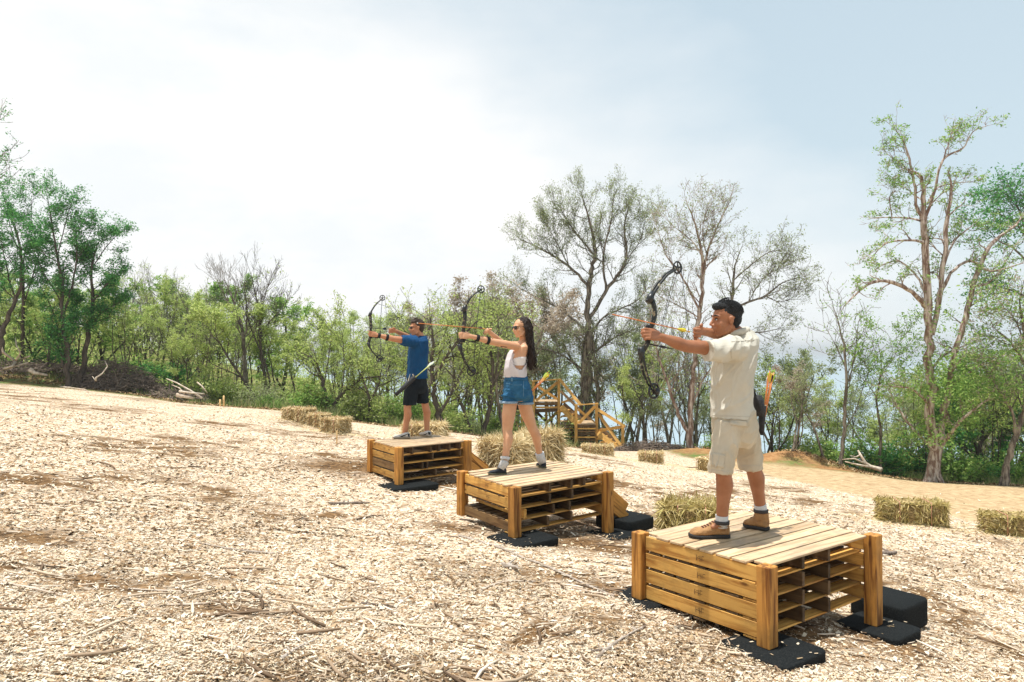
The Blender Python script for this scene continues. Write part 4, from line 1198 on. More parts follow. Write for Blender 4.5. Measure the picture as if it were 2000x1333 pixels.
def archer(label, J, feet_z, sc, skin, F, headc, hF, hU, hs, torso, arm_r, leg_r, voxel, nose=1.0, ears=True, point_index=False):
    mid = (J['la'] + J['ra']) / 2
    root = empty('person', (mid.x, mid.y, feet_z), label, 'person', 'archers on the pallet platforms')
    s = Soup()
    W = head(s, headc, hF, hU, hs, ears, nose)
    Fh = hF.normalized()
    capsule(s, [headc - Fh * .022 * hs - Vector((0, 0, .05)), J['neck']], [arm_r['neck'] * .95, arm_r['neck']], 18)
    loft(s, torso, 32, 2.3)
    back = arm_r.get('back', -F)
    leg_skin(s, J['lh'], J['lk'], J['la'], J['lt'], sc, leg_r[0], back, *leg_r[1:])
    leg_skin(s, J['rh'], J['rk'], J['ra'], J['rt'], sc, leg_r[0], back, *leg_r[1:])
    for sh, el, wr in (('ls', 'le', 'lw'), ('rs', 're', 'rw')):
        a, b, c = J[sh], J[el], J[wr]
        capsule(s, [a, a.lerp(b, .45), b, b.lerp(c, .3), b.lerp(c, .75), c], [arm_r['s'], arm_r['u'], arm_r['e'], arm_r['f'], arm_r['w'] * 1.12, arm_r['w']], 18)
    bowA = (J['grip'] - J['lw']).normalized()
    Lc = J['bowN']
    hand(s, J['lw'], bowA, Lc, Vector((0, 0, 1)), (24, 78, 66), hs, thumb=[(.55, .65, -.5), (.85, .1, -.5), (.9, -.1, -.35)],
         index_curl=(-6, 8, 6) if point_index else None)
    hand(s, J['rw'], (J['nock'] - J['rw']).normalized() + Vector((0, 0, -.12)), J['drawN'], Vector((0, 0, 1)), (18, 64, 52), hs, thumb=[(.5, .8, -.5), (.8, .3, -.4), (.95, -.05, -.2)], spread=.06)
    body = remeshed(s, 'body', skin, root, voxel, 3)
    return root, body, W

HAIR = mat('black_hair', (.007, .009, .012), .5, .3, var=(.018, .018, .018), scale=30, stretch=(6, 6, 1), bump=.6, bscale=120)
BROWNH = mat('brown_hair', (.022, .014, .010), .5, .4, var=(.07, .04, .024), scale=40, stretch=(6, 6, 1), bump=.6, bscale=120)
LONGH = mat('dark_long_hair', (.010, .007, .006), .5, .22, var=(.034, .018, .012), scale=12, stretch=(10, 10, 1), bump=.3)
EYEW = mat('eye_white', (.75, .72, .68), .2, .5); DARK = mat('dark_eye', (.012, .009, .008), .25, .5)
LIP = mat('lips', (.45, .17, .13), .5, .4); TEETH = mat('teeth', (.8, .78, .72), .3, .4)
BLK = mat('black_fabric', (.016, .018, .02), .85, .2, var=(.03, .032, .035), scale=60, bump=.2)
GLASS = mat('sunglass_lens', (.006, .007, .008), .12, .6)
SOCK = mat('white_sock', (.74, .74, .74), .9, .1, var=(.6, .62, .64), scale=160, bump=.6, bscale=300)

def hair_cap(W, ax, hs, parts, m, parent, voxel=.006, amp=.004, freq=50):
    s = Soup()
    for (f, l, u, a, b, c) in parts: ellipsoid(s, W(f, l, u), ax, [a * hs, b * hs, c * hs], 22, 16)
    return remeshed(s, 'hair', m, parent, voxel, 1, folds(amp, ax[0], freq, .25, 1.7, fine=.001))
def axes_of(F, U):
    F = F.normalized(); U = (U - F * U.dot(F)).normalized(); return F, U.cross(F), U

# ---- 1. man in khaki on the nearest platform ----
z1 = zt1 + .002
F1 = hv(-.8, -.6)
SK1 = skin_mat('tan_skin', (.37, .160, .080), (.27, .108, .050))
J = dict(la=P(1410, 1016, 5.25), ra=P(1486, 994, 5.50), lk=P(1413, 922, 5.20), rk=P(1470, 912, 5.44), lh=P(1428, 824, 5.24), rh=P(1446, 822, 5.36),
         lt=P(1362, 1044, 5.22), rt=P(1463, 1026, 5.62), neck=P(1445, 656, 5.30), ls=P(1424, 684, 5.13), le=P(1338, 676, 4.94), lw=P(1288, 658, 4.84),
         rs=P(1448, 674, 5.44), re=P(1416, 656, 5.46), rw=P(1371, 647, 5.12), nock=P(1345, 648, 5.0))
J['grip'] = P(1264, 651, 4.77); J['bowN'] = hv(.45, -.85, .25); J['drawN'] = hv(-.15, .95, .25)
def ring1(px, py, D, a, b, Fx, Fy):
    Fv = hv(Fx, Fy); return (P(px, py, D), Vector((-Fv.y, Fv.x, 0)), a, Fv, b)
T1 = [ring1(1448, 652, 5.30, 0.045, 0.045, -.9, -.3), ring1(1446, 662, 5.30, 0.107, 0.070, -.95, -.3), ring1(1440, 680, 5.28, 0.135, 0.090, -.95, -.3), ring1(1435, 720, 5.27, 0.127, 0.094, -.92, -.4),
      ring1(1433, 770, 5.27, 0.119, 0.090, -.85, -.5), ring1(1434, 810, 5.27, 0.123, 0.098, -.82, -.55), ring1(1436, 838, 5.28, 0.107, 0.090, -.82, -.55)]
man1, body1, Wh1 = archer('man in a khaki shirt and cargo shorts drawing a bow on the nearest platform', J, z1, 1.0, SK1, F1,
    P(1418, 625, 5.24), hv(-.985, -.12, -.06), hv(-.10, -.04, 1), 1.02, T1, dict(neck=.055, s=.05, u=.052, e=.043, f=.044, w=.028), (.080, .054, .061, .040), .0052)
hs = 1.02; ax1 = axes_of(hv(-.985, -.12, -.06), hv(-.10, -.04, 1))
hair_cap(Wh1, ax1, hs, [(-.028, 0, .050, .094, .080, .080), (-.050, 0, .008, .060, .073, .068), (.030, 0, .094, .062, .058, .036), (.060, 0, .098, .034, .046, .026), (-.02, 0, .086, .082, .066, .046),
    (-.050, 0, -.040, .036, .052, .042)], HAIR, man1, .005)
def short_hair(W, hs, m, root, n, seed, quiff=.02):
    rg = random.Random(seed); L_ = []
    for i in range(n):
        a = rg.uniform(0, 2 * math.pi); e = rg.uniform(.05, 1.45)
        x, y, z = math.cos(a) * math.cos(e), math.sin(a) * math.cos(e), math.sin(e)
        if x > .45 and z < .62: continue
        if x > .1 and z < .30: continue
        f = .018 if x > 0 else 0
        p = (-.026 + x * .098, y * .083, .050 + z * .084 + (f if x > .2 else 0))
        d = Vector((-.9 if x < .3 else -.6, y * .4, .1 if x > .2 else -.55)).normalized(); d = (d - Vector((x, y, z)) * d.dot(Vector((x, y, z)))).normalized()
        ln = rg.uniform(.016, .028); q = Vector(p)
        out = Vector((x, y * 1.1, z)).normalized()
        pts = [W(*q), W(*(q + d * ln * .5 + out * .0035)), W(*(q + d * ln + out * (.0005 + (quiff * .4 if x > .3 else 0))))]
        r = rg.uniform(.0018, .0030) * hs; L_.append((pts, [r, r, r * .25]))
    strands('locks', L_, m, root)
short_hair(Wh1, 1.02, HAIR, man1, 520, 3, .008)
bv = bvh_of(body1)
def face_bits(W, ax, hs, root, lens=None, smile=True):
    for q in (-1, 1):
        s = Soup(); ellipsoid(s, W(.0845, .031 * q, .004), ax, [.006 * hs, .0118 * hs, .0044 * hs], 14, 8); ey = s.obj('eye', EYEW, root, True)
        s = Soup(); ellipsoid(s, W(.0885, .031 * q, .004), ax, [.0045 * hs, .0062 * hs, .0056 * hs], 12, 8); s.obj('iris', DARK, ey, True)
        s = Soup(); capsule(s, [W(.082, .046 * q, .010), W(.0905, .031 * q, .0125), W(.090, .018 * q, .008)], [.0024 * hs, .0036 * hs, .0024 * hs], 8); s.obj('eyelid', DARK, ey, True)
        s = Soup(); capsule(s, [W(.0745, .052 * q, .030), W(.091, .035 * q, .036), W(.0965, .014 * q, .030)], [.0026 * hs, .0048 * hs, .004 * hs], 8); s.obj('eyebrow', HAIR, root, True)
    s = Soup(); capsule(s, [W(.086, -.020, -.058), W(.1035, -.006, -.0545), W(.1035, .006, -.0545), W(.086, .020, -.058)], [.0022 * hs, .0032 * hs, .0032 * hs, .0022 * hs], 8)
    capsule(s, [W(.083, -.018, -.068), W(.100, 0, -.071), W(.083, .018, -.068)], [.002 * hs, .0042 * hs, .002 * hs], 8); s.obj('lips', LIP, root, True)
    if smile:
        s = Soup(); capsule(s, [W(.085, -.019, -.062), W(.0995, 0, -.063), W(.085, .019, -.062)], [.002 * hs, .0035 * hs, .002 * hs], 8); s.obj('teeth', TEETH, root, True)
face_bits(Wh1, ax1, hs, man1)

KH = mat('khaki_shirt', (.55, .525, .45), .85, .15, var=(.47, .445, .375), scale=3, bump=.15, bscale=400)
KS = mat('khaki_shorts', (.55, .49, .385), .85, .15, var=(.46, .405, .31), scale=4, bump=.15, bscale=350)
s = Soup()
R1 = [ring1(1450, 645, 5.31, 0.060, 0.058, -.9, -.3), ring1(1450, 652, 5.31, 0.101, 0.075, -.93, -.3), ring1(1447, 661, 5.31, 0.145, 0.104, -.95, -.3), ring1(1440, 676, 5.29, 0.172, 0.128, -.96, -.3), ring1(1434, 700, 5.28, 0.172, 0.134, -.95, -.32), ring1(1432, 740, 5.27, 0.163, 0.130, -.92, -.38),
      ring1(1431, 780, 5.27, 0.157, 0.125, -.85, -.5), ring1(1431, 805, 5.27, 0.160, 0.128, -.82, -.55), ring1(1431, 817, 5.27, 0.164, 0.132, -.82, -.55), ring1(1431, 818.5, 5.27, 0.154, 0.121, -.82, -.55)]
loft(s, R1, 40, 2.3)
tube(s, [P(1440, 682, 5.16), P(1425, 683, 5.10), P(1403, 685, 5.05), P(1384, 686.5, 5.00), P(1381, 686.5, 4.995)], [.098, .093, .083, .076, .076], 24)
tube(s, [P(1446, 676, 5.40), P(1430, 668, 5.47), P(1412, 658, 5.50)], [.098, .088, .078], 24)
shirt1 = remeshed(s, 'shirt', KH, man1, .006, 3, folds(.019, (.55, .1, .8), 6.5, .30, 4.2, .0008))
# collar
s = Soup(); q = []
nb = P(1438, 650, 5.29); cF, cL, cU = axes_of(hv(-.9, -.35), hv(-.35, -.1, .95))
for i in range(25):
    a = -math.pi * .86 + i / 24 * math.pi * 1.72
    fr = 1 if abs(a) < 2.0 else 1.25
    q.append(nb - cF * math.cos(a) * .073 * 1.05 + cL * math.sin(a) * .074 + cU * (.016 * math.cos(a) + .004))
tube(s, q, [.024] * 25, 10, True, (cU, 1.0))
s2 = Soup()
for i in range(len(q) - 1):
    pass
col = remeshed(s, 'collar', KH, shirt1, .0055, 3, folds(.003, (0, 0, 1), 18, .6, 8))
# shorts
s = Soup()
R = [ring1(1434, 800, 5.28, 0.153, 0.116, -.82, -.55), ring1(1435, 822, 5.28, 0.166, 0.130, -.82, -.55), ring1(1436, 842, 5.28, 0.167, 0.135, -.82, -.55), ring1(1437, 862, 5.29, 0.153, 0.121, -.82, -.55), ring1(1438, 872, 5.29, 0.112, 0.093, -.82, -.55)]
loft(s, R, 36, 2.3)
tube(s, [P(1428, 830, 5.21), P(1419, 862, 5.19), P(1411, 890, 5.17), P(1407, 916, 5.16), P(1407, 924, 5.16)], [.098, .096, .088, .081, .082], 26)
tube(s, [P(1450, 830, 5.36), P(1458, 860, 5.39), P(1463, 885, 5.41), P(1466, 912, 5.42), P(1466, 917, 5.42)], [.098, .098, .092, .090, .090], 26)
shorts1 = remeshed(s, 'shorts', KS, man1, .006, 3, folds(.015, (.25, .1, .9), 8, .42, 9.4, .0008))
bs = bvh_of(shirt1, shorts1, col)
SEAM = mat('khaki_seam', (.47, .44, .37), .9)
patch('pocket_flap', bs, [(1388, 868), (1424, 874), (1422, 888), (1387, 882)], KS, shorts1, 10, 5, .012, label='cargo pocket flap on the left leg')
patch('pocket', bs, [(1389, 884), (1417, 889), (1413, 915), (1389, 909)], KS, shorts1, 10, 7, .008)
patch('pocket_flap', bs, [(1426, 822), (1460, 824), (1459, 834), (1428, 831)], KS, shorts1, 10, 4, .012, label='back pocket flap')
for qd in ([(1390, 886), (1391.5, 886), (1395, 911), (1393.5, 911)], [(1404, 890), (1406, 890), (1400, 914), (1398, 914)]):
    patch('pleat', bs, qd, SEAM, shorts1, 2, 8, .0105)
patch('seam', bs, [(1428, 667), (1473, 664), (1473, 665.5), (1428, 668.5)], SEAM, shirt1, 14, 1, .0022)
patch('seam', bs, [(1425, 677), (1428, 677), (1430, 700), (1428.4, 700)], SEAM, shirt1, 1, 8, .002)
patch('hem', bs, [(1392, 811), (1470, 814), (1470, 815.2), (1392, 812.2)], SEAM, shirt1, 20, 1, .002)
patch('hem', bs, [(1389, 917), (1427, 922), (1427, 923), (1389, 918)], SEAM, shorts1, 12, 1, .002)
patch('hem', bs, [(1446, 910), (1484, 909), (1484, 910), (1446, 911)], SEAM, shorts1, 12, 1, .002)
# socks and boots
for an, kn, zz in (('la', 'lk', 0), ('ra', 'rk', 0)):
    s = Soup(); d = (J[kn] - J[an]).normalized()
    tube(s, [J[an] - d * .05, J[an] + d * .0, J[an] + d * .035, J[an] + d * .037], [.044, .045, .046, .043], 20); s.obj('sock', SOCK, man1, True)
BOOT = mat('tan_boot_leather', (.40, .225, .095), .75, .25, var=(.25, .13, .055), scale=16, detail=6, bump=.5, bscale=60)
BSOLE = mat('boot_sole', (.035, .034, .034), .85, .2); LACE = mat('boot_lace', (.10, .035, .03), .8); PADC = mat('boot_collar', (.05, .045, .045), .9)
def boot(heel, toe, ankle, zb):
    up, d, sd = shoe(man1, 'boot', heel, toe, zb, BOOT, BSOLE, .112, .058, (ankle + Vector((0, 0, -.012)), .050, None), .026, voxel=.0055)
    L = (toe - heel).length
    s = Soup(); tube(s, [ankle + Vector((0, 0, -.028)), ankle + Vector((0, 0, -.004))], [.0535, .054], 22); s.obj('boot_collar', PADC, up, True)
    bq = bvh_of(up)
    base = Vector((heel.x, heel.y, zb))
    for i in range(5):
        t = .40 + i * .065; c = base + d * t * L; s = Soup(); pts = []
        for j in range(7):
            o_ = c + sd * (j - 3) * .0095 + Vector((0, 0, .3)) + d * (.008 * ((j + i) % 2))
            h = bq.ray_cast(o_, Vector((0, 0, -1)))
            if h[0] is not None: pts.append(h[0] + Vector((0, 0, .002)))
        if len(pts) > 2: tube(s, pts, [.003] * len(pts), 5); s.obj('lace', LACE, up)
def gp(px, py, h): # point on a deck h below the lens
    D = h * FPX / (py - 683.0); return P(px, py, D)
H1 = 1.357 - .002
boot(gp(1424, 1049, H1), gp(1347, 1049, H1), J['la'], z1); boot(gp(1499, 1036, H1), gp(1455, 1027, H1), J['ra'], z1)

# ---- bows and arrows
RIS = mat('camouflage_riser', (.020, .022, .02), .5, .4, var=(.28, .22, .14), scale=22, detail=3, fac=(.52, .60), col3=(.05, .05, .04))
LIMB = mat('camouflage_limb', (.016, .018, .018), .5, .4, var=(.25, .22, .15), scale=26, detail=3, fac=(.56, .64))
CAM = mat('black_cam', (.012, .014, .016), .35, .5); STR = mat('bow_string', (.05, .05, .06), .7)
def bow(label, grip, F, riser, limb_t, limb_b, cam_t, cam_b, nock, px_scale, rod, string_detail=True):
    F = hv(F[0], F[1]); n = Vector((-F.y, F.x, 0))       # n: across the bow
    def Q(px, py, off=0.0):
        a = (px - 1000) / FPX
        t = (a * grip.y - grip.x) / (F.x - a * F.y)
        D = grip.y + F.y * t
        v = P(px, py, D); return v + n * off
    root = empty('compound_bow', tuple(grip), label, 'bow', 'compound bows held by the archers')
    s = Soup(); pts = [Q(*p[:2]) for p in riser]; rad = [p[2] for p in riser]
    tube(s, pts, rad, 8, True, (n, .62)); s.obj('riser', RIS, root, True)
    s = Soup(); gi = min(range(len(pts)), key=lambda i: (pts[i] - grip).length)
    capsule(s, [grip + Vector((0, 0, .045)), grip, grip - Vector((0, 0, .05))], [.015, .017, .018], 12); s.obj('grip', BLK, root, True)
    for lm, up in ((limb_t, 1), (limb_b, -1)):
        for q in (-1, 1):
            s = Soup(); pp = [Q(x, y, q * .014) for x, y in lm]
            tube(s, pp, list(np.linspace(.0115, .0075, len(pp))), 6, True, (n, .8)); s.obj('limb', LIMB, root, True)
        s = Soup(); a, b = Q(*lm[0]), Q(*lm[1]); d = (b - a).normalized()
        tube(s, [a - d * .018, a + d * .02, a + d * .06], [.022, .026, .016], 8, True, (n, 1.0)); s.obj('limb_pocket', CAM, root, True)
        s = Soup(); capsule(s, [a - F * -.006 - d * .004, a + F * .018 - d * .006], [.011, .012], 8); s.obj('limb_bolt', CAM, root, True)
    tops = []
    for (cx, cy, r, lobe) in (cam_t, cam_b):
        c = Q(cx, cy); s = Soup(); ring = []
        nn = 28
        for i in range(nn + 1):
            a = 2 * math.pi * i / nn; rr = r * (1 + lobe * math.cos(a - .6))
            ring.append(c + F * math.cos(a) * rr + Vector((0, 0, 1)) * math.sin(a) * rr)
        tube(s, ring, [.0065 if r < .045 else .008] * (nn + 1), 6, False)
        for k in range(5):
            a = 2 * math.pi * k / 5 + .4; rr = r * (1 + lobe * math.cos(a - .6))
            tube(s, [c, c + (F * math.cos(a) + Vector((0, 0, 1)) * math.sin(a)) * rr], [.005, .004], 5)
        capsule(s, [c - n * .018, c + n * .018], [.008, .008], 8)
        if lobe:
            e = c + F * (-.35 * r); capsule(s, [e - n * .004, e + n * .004], [.52 * r, .52 * r], 12, (n, .2))
        s.obj('cam', CAM, root, True)
        tops.append((c, r))
    ct, cb = tops[0][0], tops[1][0]
    bk = -F
    s = Soup(); a, b = ct + bk * tops[0][1], cb + bk * tops[1][1]
    tube(s, [a, nock], [.0022, .0022], 4); tube(s, [nock, b], [.0022, .0022], 4); s.obj('bowstring', STR, root)
    for q in (-1, 1):
        s = Soup(); m_ = Q(*rod[2]) + n * q * .004
        tube(s, [ct + n * q * .012, m_, cb + n * q * .010 + bk * .02], [.0019] * 3, 4); s.obj('cable', STR, root)
    s = Soup(); tube(s, [Q(*rod[0]), Q(*rod[1])], [.0055, .0045], 6); mm = Q(*rod[0]).lerp(Q(*rod[1]), .6); d = (Q(*rod[1]) - Q(*rod[0])).normalized()
    tube(s, [mm - d * .02, mm + d * .02], [.010, .010], 6); s.obj('cable_rod', CAM, root)
    return root, Q
ORG = mat('orange_shaft', (.52, .17, .04), .35, .4); YEL = mat('yellow_fletching', (.80, .72, .06), .6, .3, translucent=.3)
BLKV = mat('black_fletching', (.012, .02, .025), .6); GRNV = mat('lime_fletching', (.45, .72, .12), .6, translucent=.3); WHV = mat('white_fletching', (.75, .78, .78), .6, translucent=.3)
SHG = mat('lime_shaft', (.45, .50, .16), .4); NOCKM = mat('arrow_nock', (.75, .35, .05), .4); SHD = mat('dark_shaft', (.03, .03, .035), .4); STEEL = mat('steel_point', (.35, .33, .3), .3, metal=.9)
BLUV = mat('blue_fletching', (.10, .33, .62), .6, translucent=.3)
def arrow(label, nock, tip, shaft, vane, vane2=None, r=.0035, vl=.062, vh=.017, group=None, nockm=None):
    root = empty('arrow', tuple(nock), label, 'arrow', group)
    d = (tip - nock).normalized(); L = (tip - nock).length
    s = Soup(); tube(s, [nock, nock + d * (L - .02)], [r, r], 8); s.obj('shaft', shaft, root, True)
    s = Soup(); tube(s, [nock + d * (L - .022), nock + d * (L - .015), tip], [r * 1.1, r * 1.25, .0006], 8); s.obj('point', STEEL, root, True)
    s = Soup(); capsule(s, [nock - d * .006, nock + d * .008], [r * 1.25, r * 1.2], 8); s.obj('nock', nockm or NOCKM, root, True)
    a = d.cross(Vector((0.1, .2, 1))).normalized(); b = d.cross(a)
    for k in range(3):
        an = 2 * math.pi * k / 3 + .5; e = a * math.cos(an) + b * math.sin(an); w = d.cross(e) * .0006
        p0 = nock + d * .022
        prof = [(0, 0), (.12, .9), (.35, 1.0), (.7, .55), (1, .05)]
        V = []
        for t, h in prof:
            q = p0 + d * vl * t
            V += [q + w, q - w, q + e * (r + vh * h) + w, q + e * (r + vh * h) - w]
        F_ = []
        for i in range(4):
            o_ = i * 4; F_ += [(o_, o_ + 4, o_ + 6, o_ + 2), (o_ + 1, o_ + 3, o_ + 7, o_ + 5), (o_ + 2, o_ + 6, o_ + 7, o_ + 3)]
        mesh_np('vane', [tuple(v) for v in V], np.array(F_), (vane2 if (vane2 and k == 0) else vane), root)
    return root

n1 = P(1345, 648, 5.0); tip1 = P(1190, 613, 4.55)
bow('camouflage compound bow with two black wheels held by the man in khaki', P(1265, 652, 4.815) , (-.8, -.6),
    [(1274, 586, .020), (1278, 600, .019), (1279, 615, .021), (1275, 632, .019), (1268, 645, .016), (1268, 662, .018), (1263, 674, .020), (1256, 684, .022)],
    [(1268, 586), (1276, 570), (1286, 555), (1300, 538), (1322, 523)], [(1252, 684), (1254, 703), (1260, 730), (1268, 750), (1278, 764)],
    (1323, 523, .040, 0.0), (1278, 765, .047, .12), n1, 290, ((1266, 672), (1313, 682), (1292, 640)))
arrow('orange arrow with yellow fletching nocked in the nearest bow', n1, tip1, ORG, YEL, r=.0038, vl=.10, vh=.012, group='arrows on the strings')

# waist pouch, quiver and arrows of the first man
QUIV = mat('quiver_leather', (.014, .015, .017), .6, .35, var=(.03, .03, .034), scale=40, bump=.4)
qroot = empty('hip_quiver', tuple(P(1484, 800, 5.50)), 'black belt quiver with a pouch hanging behind the hip of the man in khaki', 'quiver')
s = Soup(); loft(s, [(P(1478, 772, 5.44), hv(.5, -.85), .030, hv(-.85, -.5), .030), (P(1479, 785, 5.44), hv(.5, -.85), .045, hv(-.85, -.5), .036), (P(1481, 800, 5.45), hv(.5, -.85), .048, hv(-.85, -.5), .036), (P(1483, 813, 5.46), hv(.5, -.85), .045, hv(-.85, -.5), .03)], 16, 4); s.obj('pouch', QUIV, qroot, True)
s = Soup(); tube(s, [P(1489, 793, 5.50), P(1488, 818, 5.50), P(1487, 850, 5.50)], [.028, .025, .020], 12); s.obj('tube', QUIV, qroot, True)
s = Soup(); q = P(1489, 792, 5.50); tube(s, [q + Vector((math.cos(a) * .029, math.sin(a) * .029, 0)) for a in np.linspace(0, 2 * math.pi, 17)], [.004] * 17, 6, False); s.obj('rim', mat('quiver_rim', (.4, .32, .2), .6), qroot, True)
s = Soup(); tube(s, [P(1466, 748, 5.40), P(1473, 765, 5.42), P(1478, 778, 5.44)], [.008] * 3, 6, True); s.obj('strap', QUIV, qroot, True)
for i, (x, y, dx, m1, m2) in enumerate(((1504, 722, -.03, YEL, YEL), (1508, 726, .0, YEL, BLKV), (1512, 725, .03, YEL, GRNV), (1500, 731, -.015, WHV, WHV), (1509, 732, .05, YEL, YEL))):
    lab = ('yellow feathered arrow standing highest in the hip quiver', 'arrow with one black vane in the middle of the hip quiver', 'arrow with lime and yellow vanes at the right of the hip quiver',
           'arrow with pale white vanes at the left of the hip quiver', 'lowest yellow feathered arrow at the back of the hip quiver')[i]
    arrow(lab, P(x, y, 5.50 + dx), P(1487 + i * .5, 846, 5.50 + dx * .2), ORG, m1, m2, r=.0042, vl=.07, vh=.012, group='arrows in the hip quiver', nockm=GRNV)

# ---- 2. woman in white tank top on the middle platform ----
z2 = zt2 + .002
SK2 = skin_mat('fair_skin', (.62, .345, .20), (.54, .275, .15))
F2 = hv(-.85, -.5)
J = dict(la=P(986, 903, 7.80), ra=P(1056, 894, 8.16), lk=P(991, 842, 7.88), rk=P(1040, 837, 8.08), lh=P(998, 778, 7.92), rh=P(1021, 778, 8.03),
         lt=P(964, 922, 7.76), rt=P(1056, 909, 8.26), neck=P(1022, 668, 7.97), ls=P(1009, 677, 7.84), le=P(962, 668, 7.70), lw=P(918, 657, 7.59),
         rs=P(1024, 675, 8.08), re=P(984, 674, 8.0), rw=P(954, 647, 7.76), nock=P(946, 642.5, 7.65))
J['grip'] = P(906, 655.5, 7.555); J['bowN'] = hv(.3, -.9, .2); J['drawN'] = hv(0, .95, .3)
T2 = [ring1(1022, 664, 7.97, .042, .042, -.9, -.4), ring1(1021, 670, 7.97, .10, .055, -.93, -.36), ring1(1017, 678, 7.96, .135, .075, -.93, -.36), ring1(1013, 690, 7.95, .128, .090, -.93, -.36), ring1(1010.5, 700, 7.94, .122, .094, -.92, -.38),
      ring1(1009, 714, 7.94, .108, .085, -.9, -.42), ring1(1008, 728, 7.95, .118, .090, -.9, -.42), ring1(1009, 745, 7.96, .118, .092, -.9, -.42), ring1(1010, 768, 7.97, .12, .10, -.9, -.42), ring1(1010, 784, 7.97, .09, .08, -.9, -.42)]
hF2 = hv(-.86, -.5, -.05); hU2 = hv(-.03, 0, 1)
woman, body2, Wh2 = archer('woman in a white tank top and denim shorts aiming a bow on the middle platform', J, z2, .92, SK2, F2, P(1018, 641, 7.93), hF2, hU2, .90, T2,
    dict(neck=.043, s=.043, u=.042, e=.037, f=.036, w=.024, back=hv(.8, -.4)), (.094, .058, .057, .036), .0062, nose=.3, ears=False)
ax2 = axes_of(hF2, hU2)
s = Soup(); s0 = .90
for (f, l, u, a, b, c) in ((-.034, 0, .050, .096, .086, .084), (-.060, 0, -.01, .066, .084, .09), (-.07, 0, -.07, .055, .078, .07)):
    ellipsoid(s, Wh2(f, l, u), ax2, [a * s0, b * s0, c * s0], 20, 14)
# falling mass of hair down the back
def hring(px, py, D, a, b): return (P(px, py, D), ax2[1], a, ax2[0], b)
loft(s, [hring(1030, 648, 8.0, .085, .06), hring(1032, 662, 7.98, .085, .055), hring(1034, 680, 7.94, .075, .045), hring(1035.5, 700, 7.91, .062, .038), hring(1036, 714, 7.91, .045, .028), hring(1035, 724, 7.92, .022, .016)], 22, 2.2)
hair2 = remeshed(s, 'hair', LONGH, woman, .0065, 1, folds(.010, (0, 0, 1), 30, .12, 2.2))
rg = random.Random(4); locks = []
for i in range(110):
    a = rg.uniform(-1.0, 1.0); x0 = Wh2(-.02 - abs(rg.gauss(0, .03)), .074 * math.sin(a * 1.5), .118 - .03 * abs(a))
    if i < 60: # curtain at the near side of the face, then over the shoulder blade
        x1 = Wh2(-.035 + rg.uniform(-.05, .045), .088, rg.uniform(.0, .04)); x2 = Wh2(-.045 + rg.uniform(-.05, .03), .088, -.09)
    else:
        x1 = Wh2(-.115, rg.uniform(-.06, .07), .02); x2 = Wh2(-.12, rg.uniform(-.06, .07), -.08)
    ex, ey = rg.uniform(1024, 1049), rg.uniform(695, 729)
    x3 = P(ex * .5 + 1033 * .5 + rg.uniform(-3, 3), 685, rg.uniform(7.86, 7.93)); x4 = P(ex, ey, rg.uniform(7.86, 7.95))
    key = [x0, x1, x2, x3, x4]; pts = []
    for k in range(17):
        t = k / 16 * 4; j = min(int(t), 3); f_ = t - j
        p0, p1, p2, p3 = key[max(j - 1, 0)], key[j], key[j + 1], key[min(j + 2, 4)]
        v = .5 * ((2 * p1) + (p2 - p0) * f_ + (2 * p0 - 5 * p1 + 4 * p2 - p3) * f_ ** 2 + (3 * p1 - p0 - 3 * p2 + p3) * f_ ** 3)
        w = max(0, k - 4) / 12 * .020
        pts.append(v + Vector((math.sin(k * 1.3 + i) * w, math.cos(k * 1.1 + i * 2) * w * .6, 0)))
    r0 = rg.uniform(.004, .008)
    locks.append((pts, [r0 * .4] + [r0] * 10 + [r0 * .8, r0 * .7, r0 * .6, r0 * .45, r0 * .3, r0 * .1]))
strands('locks', locks, LONGH, woman)
def shades(W, ax, hs, root, rad, wrap=False):
    par = bpy.data.objects
    s = Soup(); F, L, U = ax
    for q in (-1, 1):
        c = W(.101 if not wrap else .097, .031 * q, .004); nrm = (F + L * (.18 if not wrap else .45) * q).normalized(); ll = U.cross(nrm)
        V = [c + (ll * math.cos(a) * (1.0 if not wrap else 1.25) + U * math.sin(a) * (1 if not wrap else .72)) * rad * hs + nrm * .002 for a in np.linspace(0, 2 * math.pi, 21)[:-1]]
        V2 = [v - nrm * .004 for v in V]
        nV = [c + nrm * .005] + V + V2
        s.add(nV, F4=[(1 + i, 21 + i, 21 + (i + 1) % 20, 1 + (i + 1) % 20) for i in range(20)], F3=[(0, 1 + i, 1 + (i + 1) % 20) for i in range(20)])
    o = s.obj('lens', GLASS, root, True)
    f = Soup()
    tube(f, [W(.102, -.012, .010), W(.108, 0, .012), W(.102, .012, .010)], [.0018 * hs] * 3, 6)
    for q in (-1, 1):
        tube(f, [W(.094, .052 * q, .010), W(.05, .074 * q, .012), W(-.01, .082 * q, .012)], [.0022 * hs] * 3, 6)
    f.obj('glasses_frame', GLASS, root, True)
shades(Wh2, ax2, .90, woman, .0235)
s = Soup(); capsule(s, [Wh2(.086, -.018, -.058), Wh2(.103, 0, -.055), Wh2(.086, .018, -.058)], [.002, .0035, .002], 8); capsule(s, [Wh2(.083, -.016, -.068), Wh2(.100, 0, -.071), Wh2(.083, .016, -.068)], [.002, .004, .002], 8); s.obj('lips', LIP, woman, True)

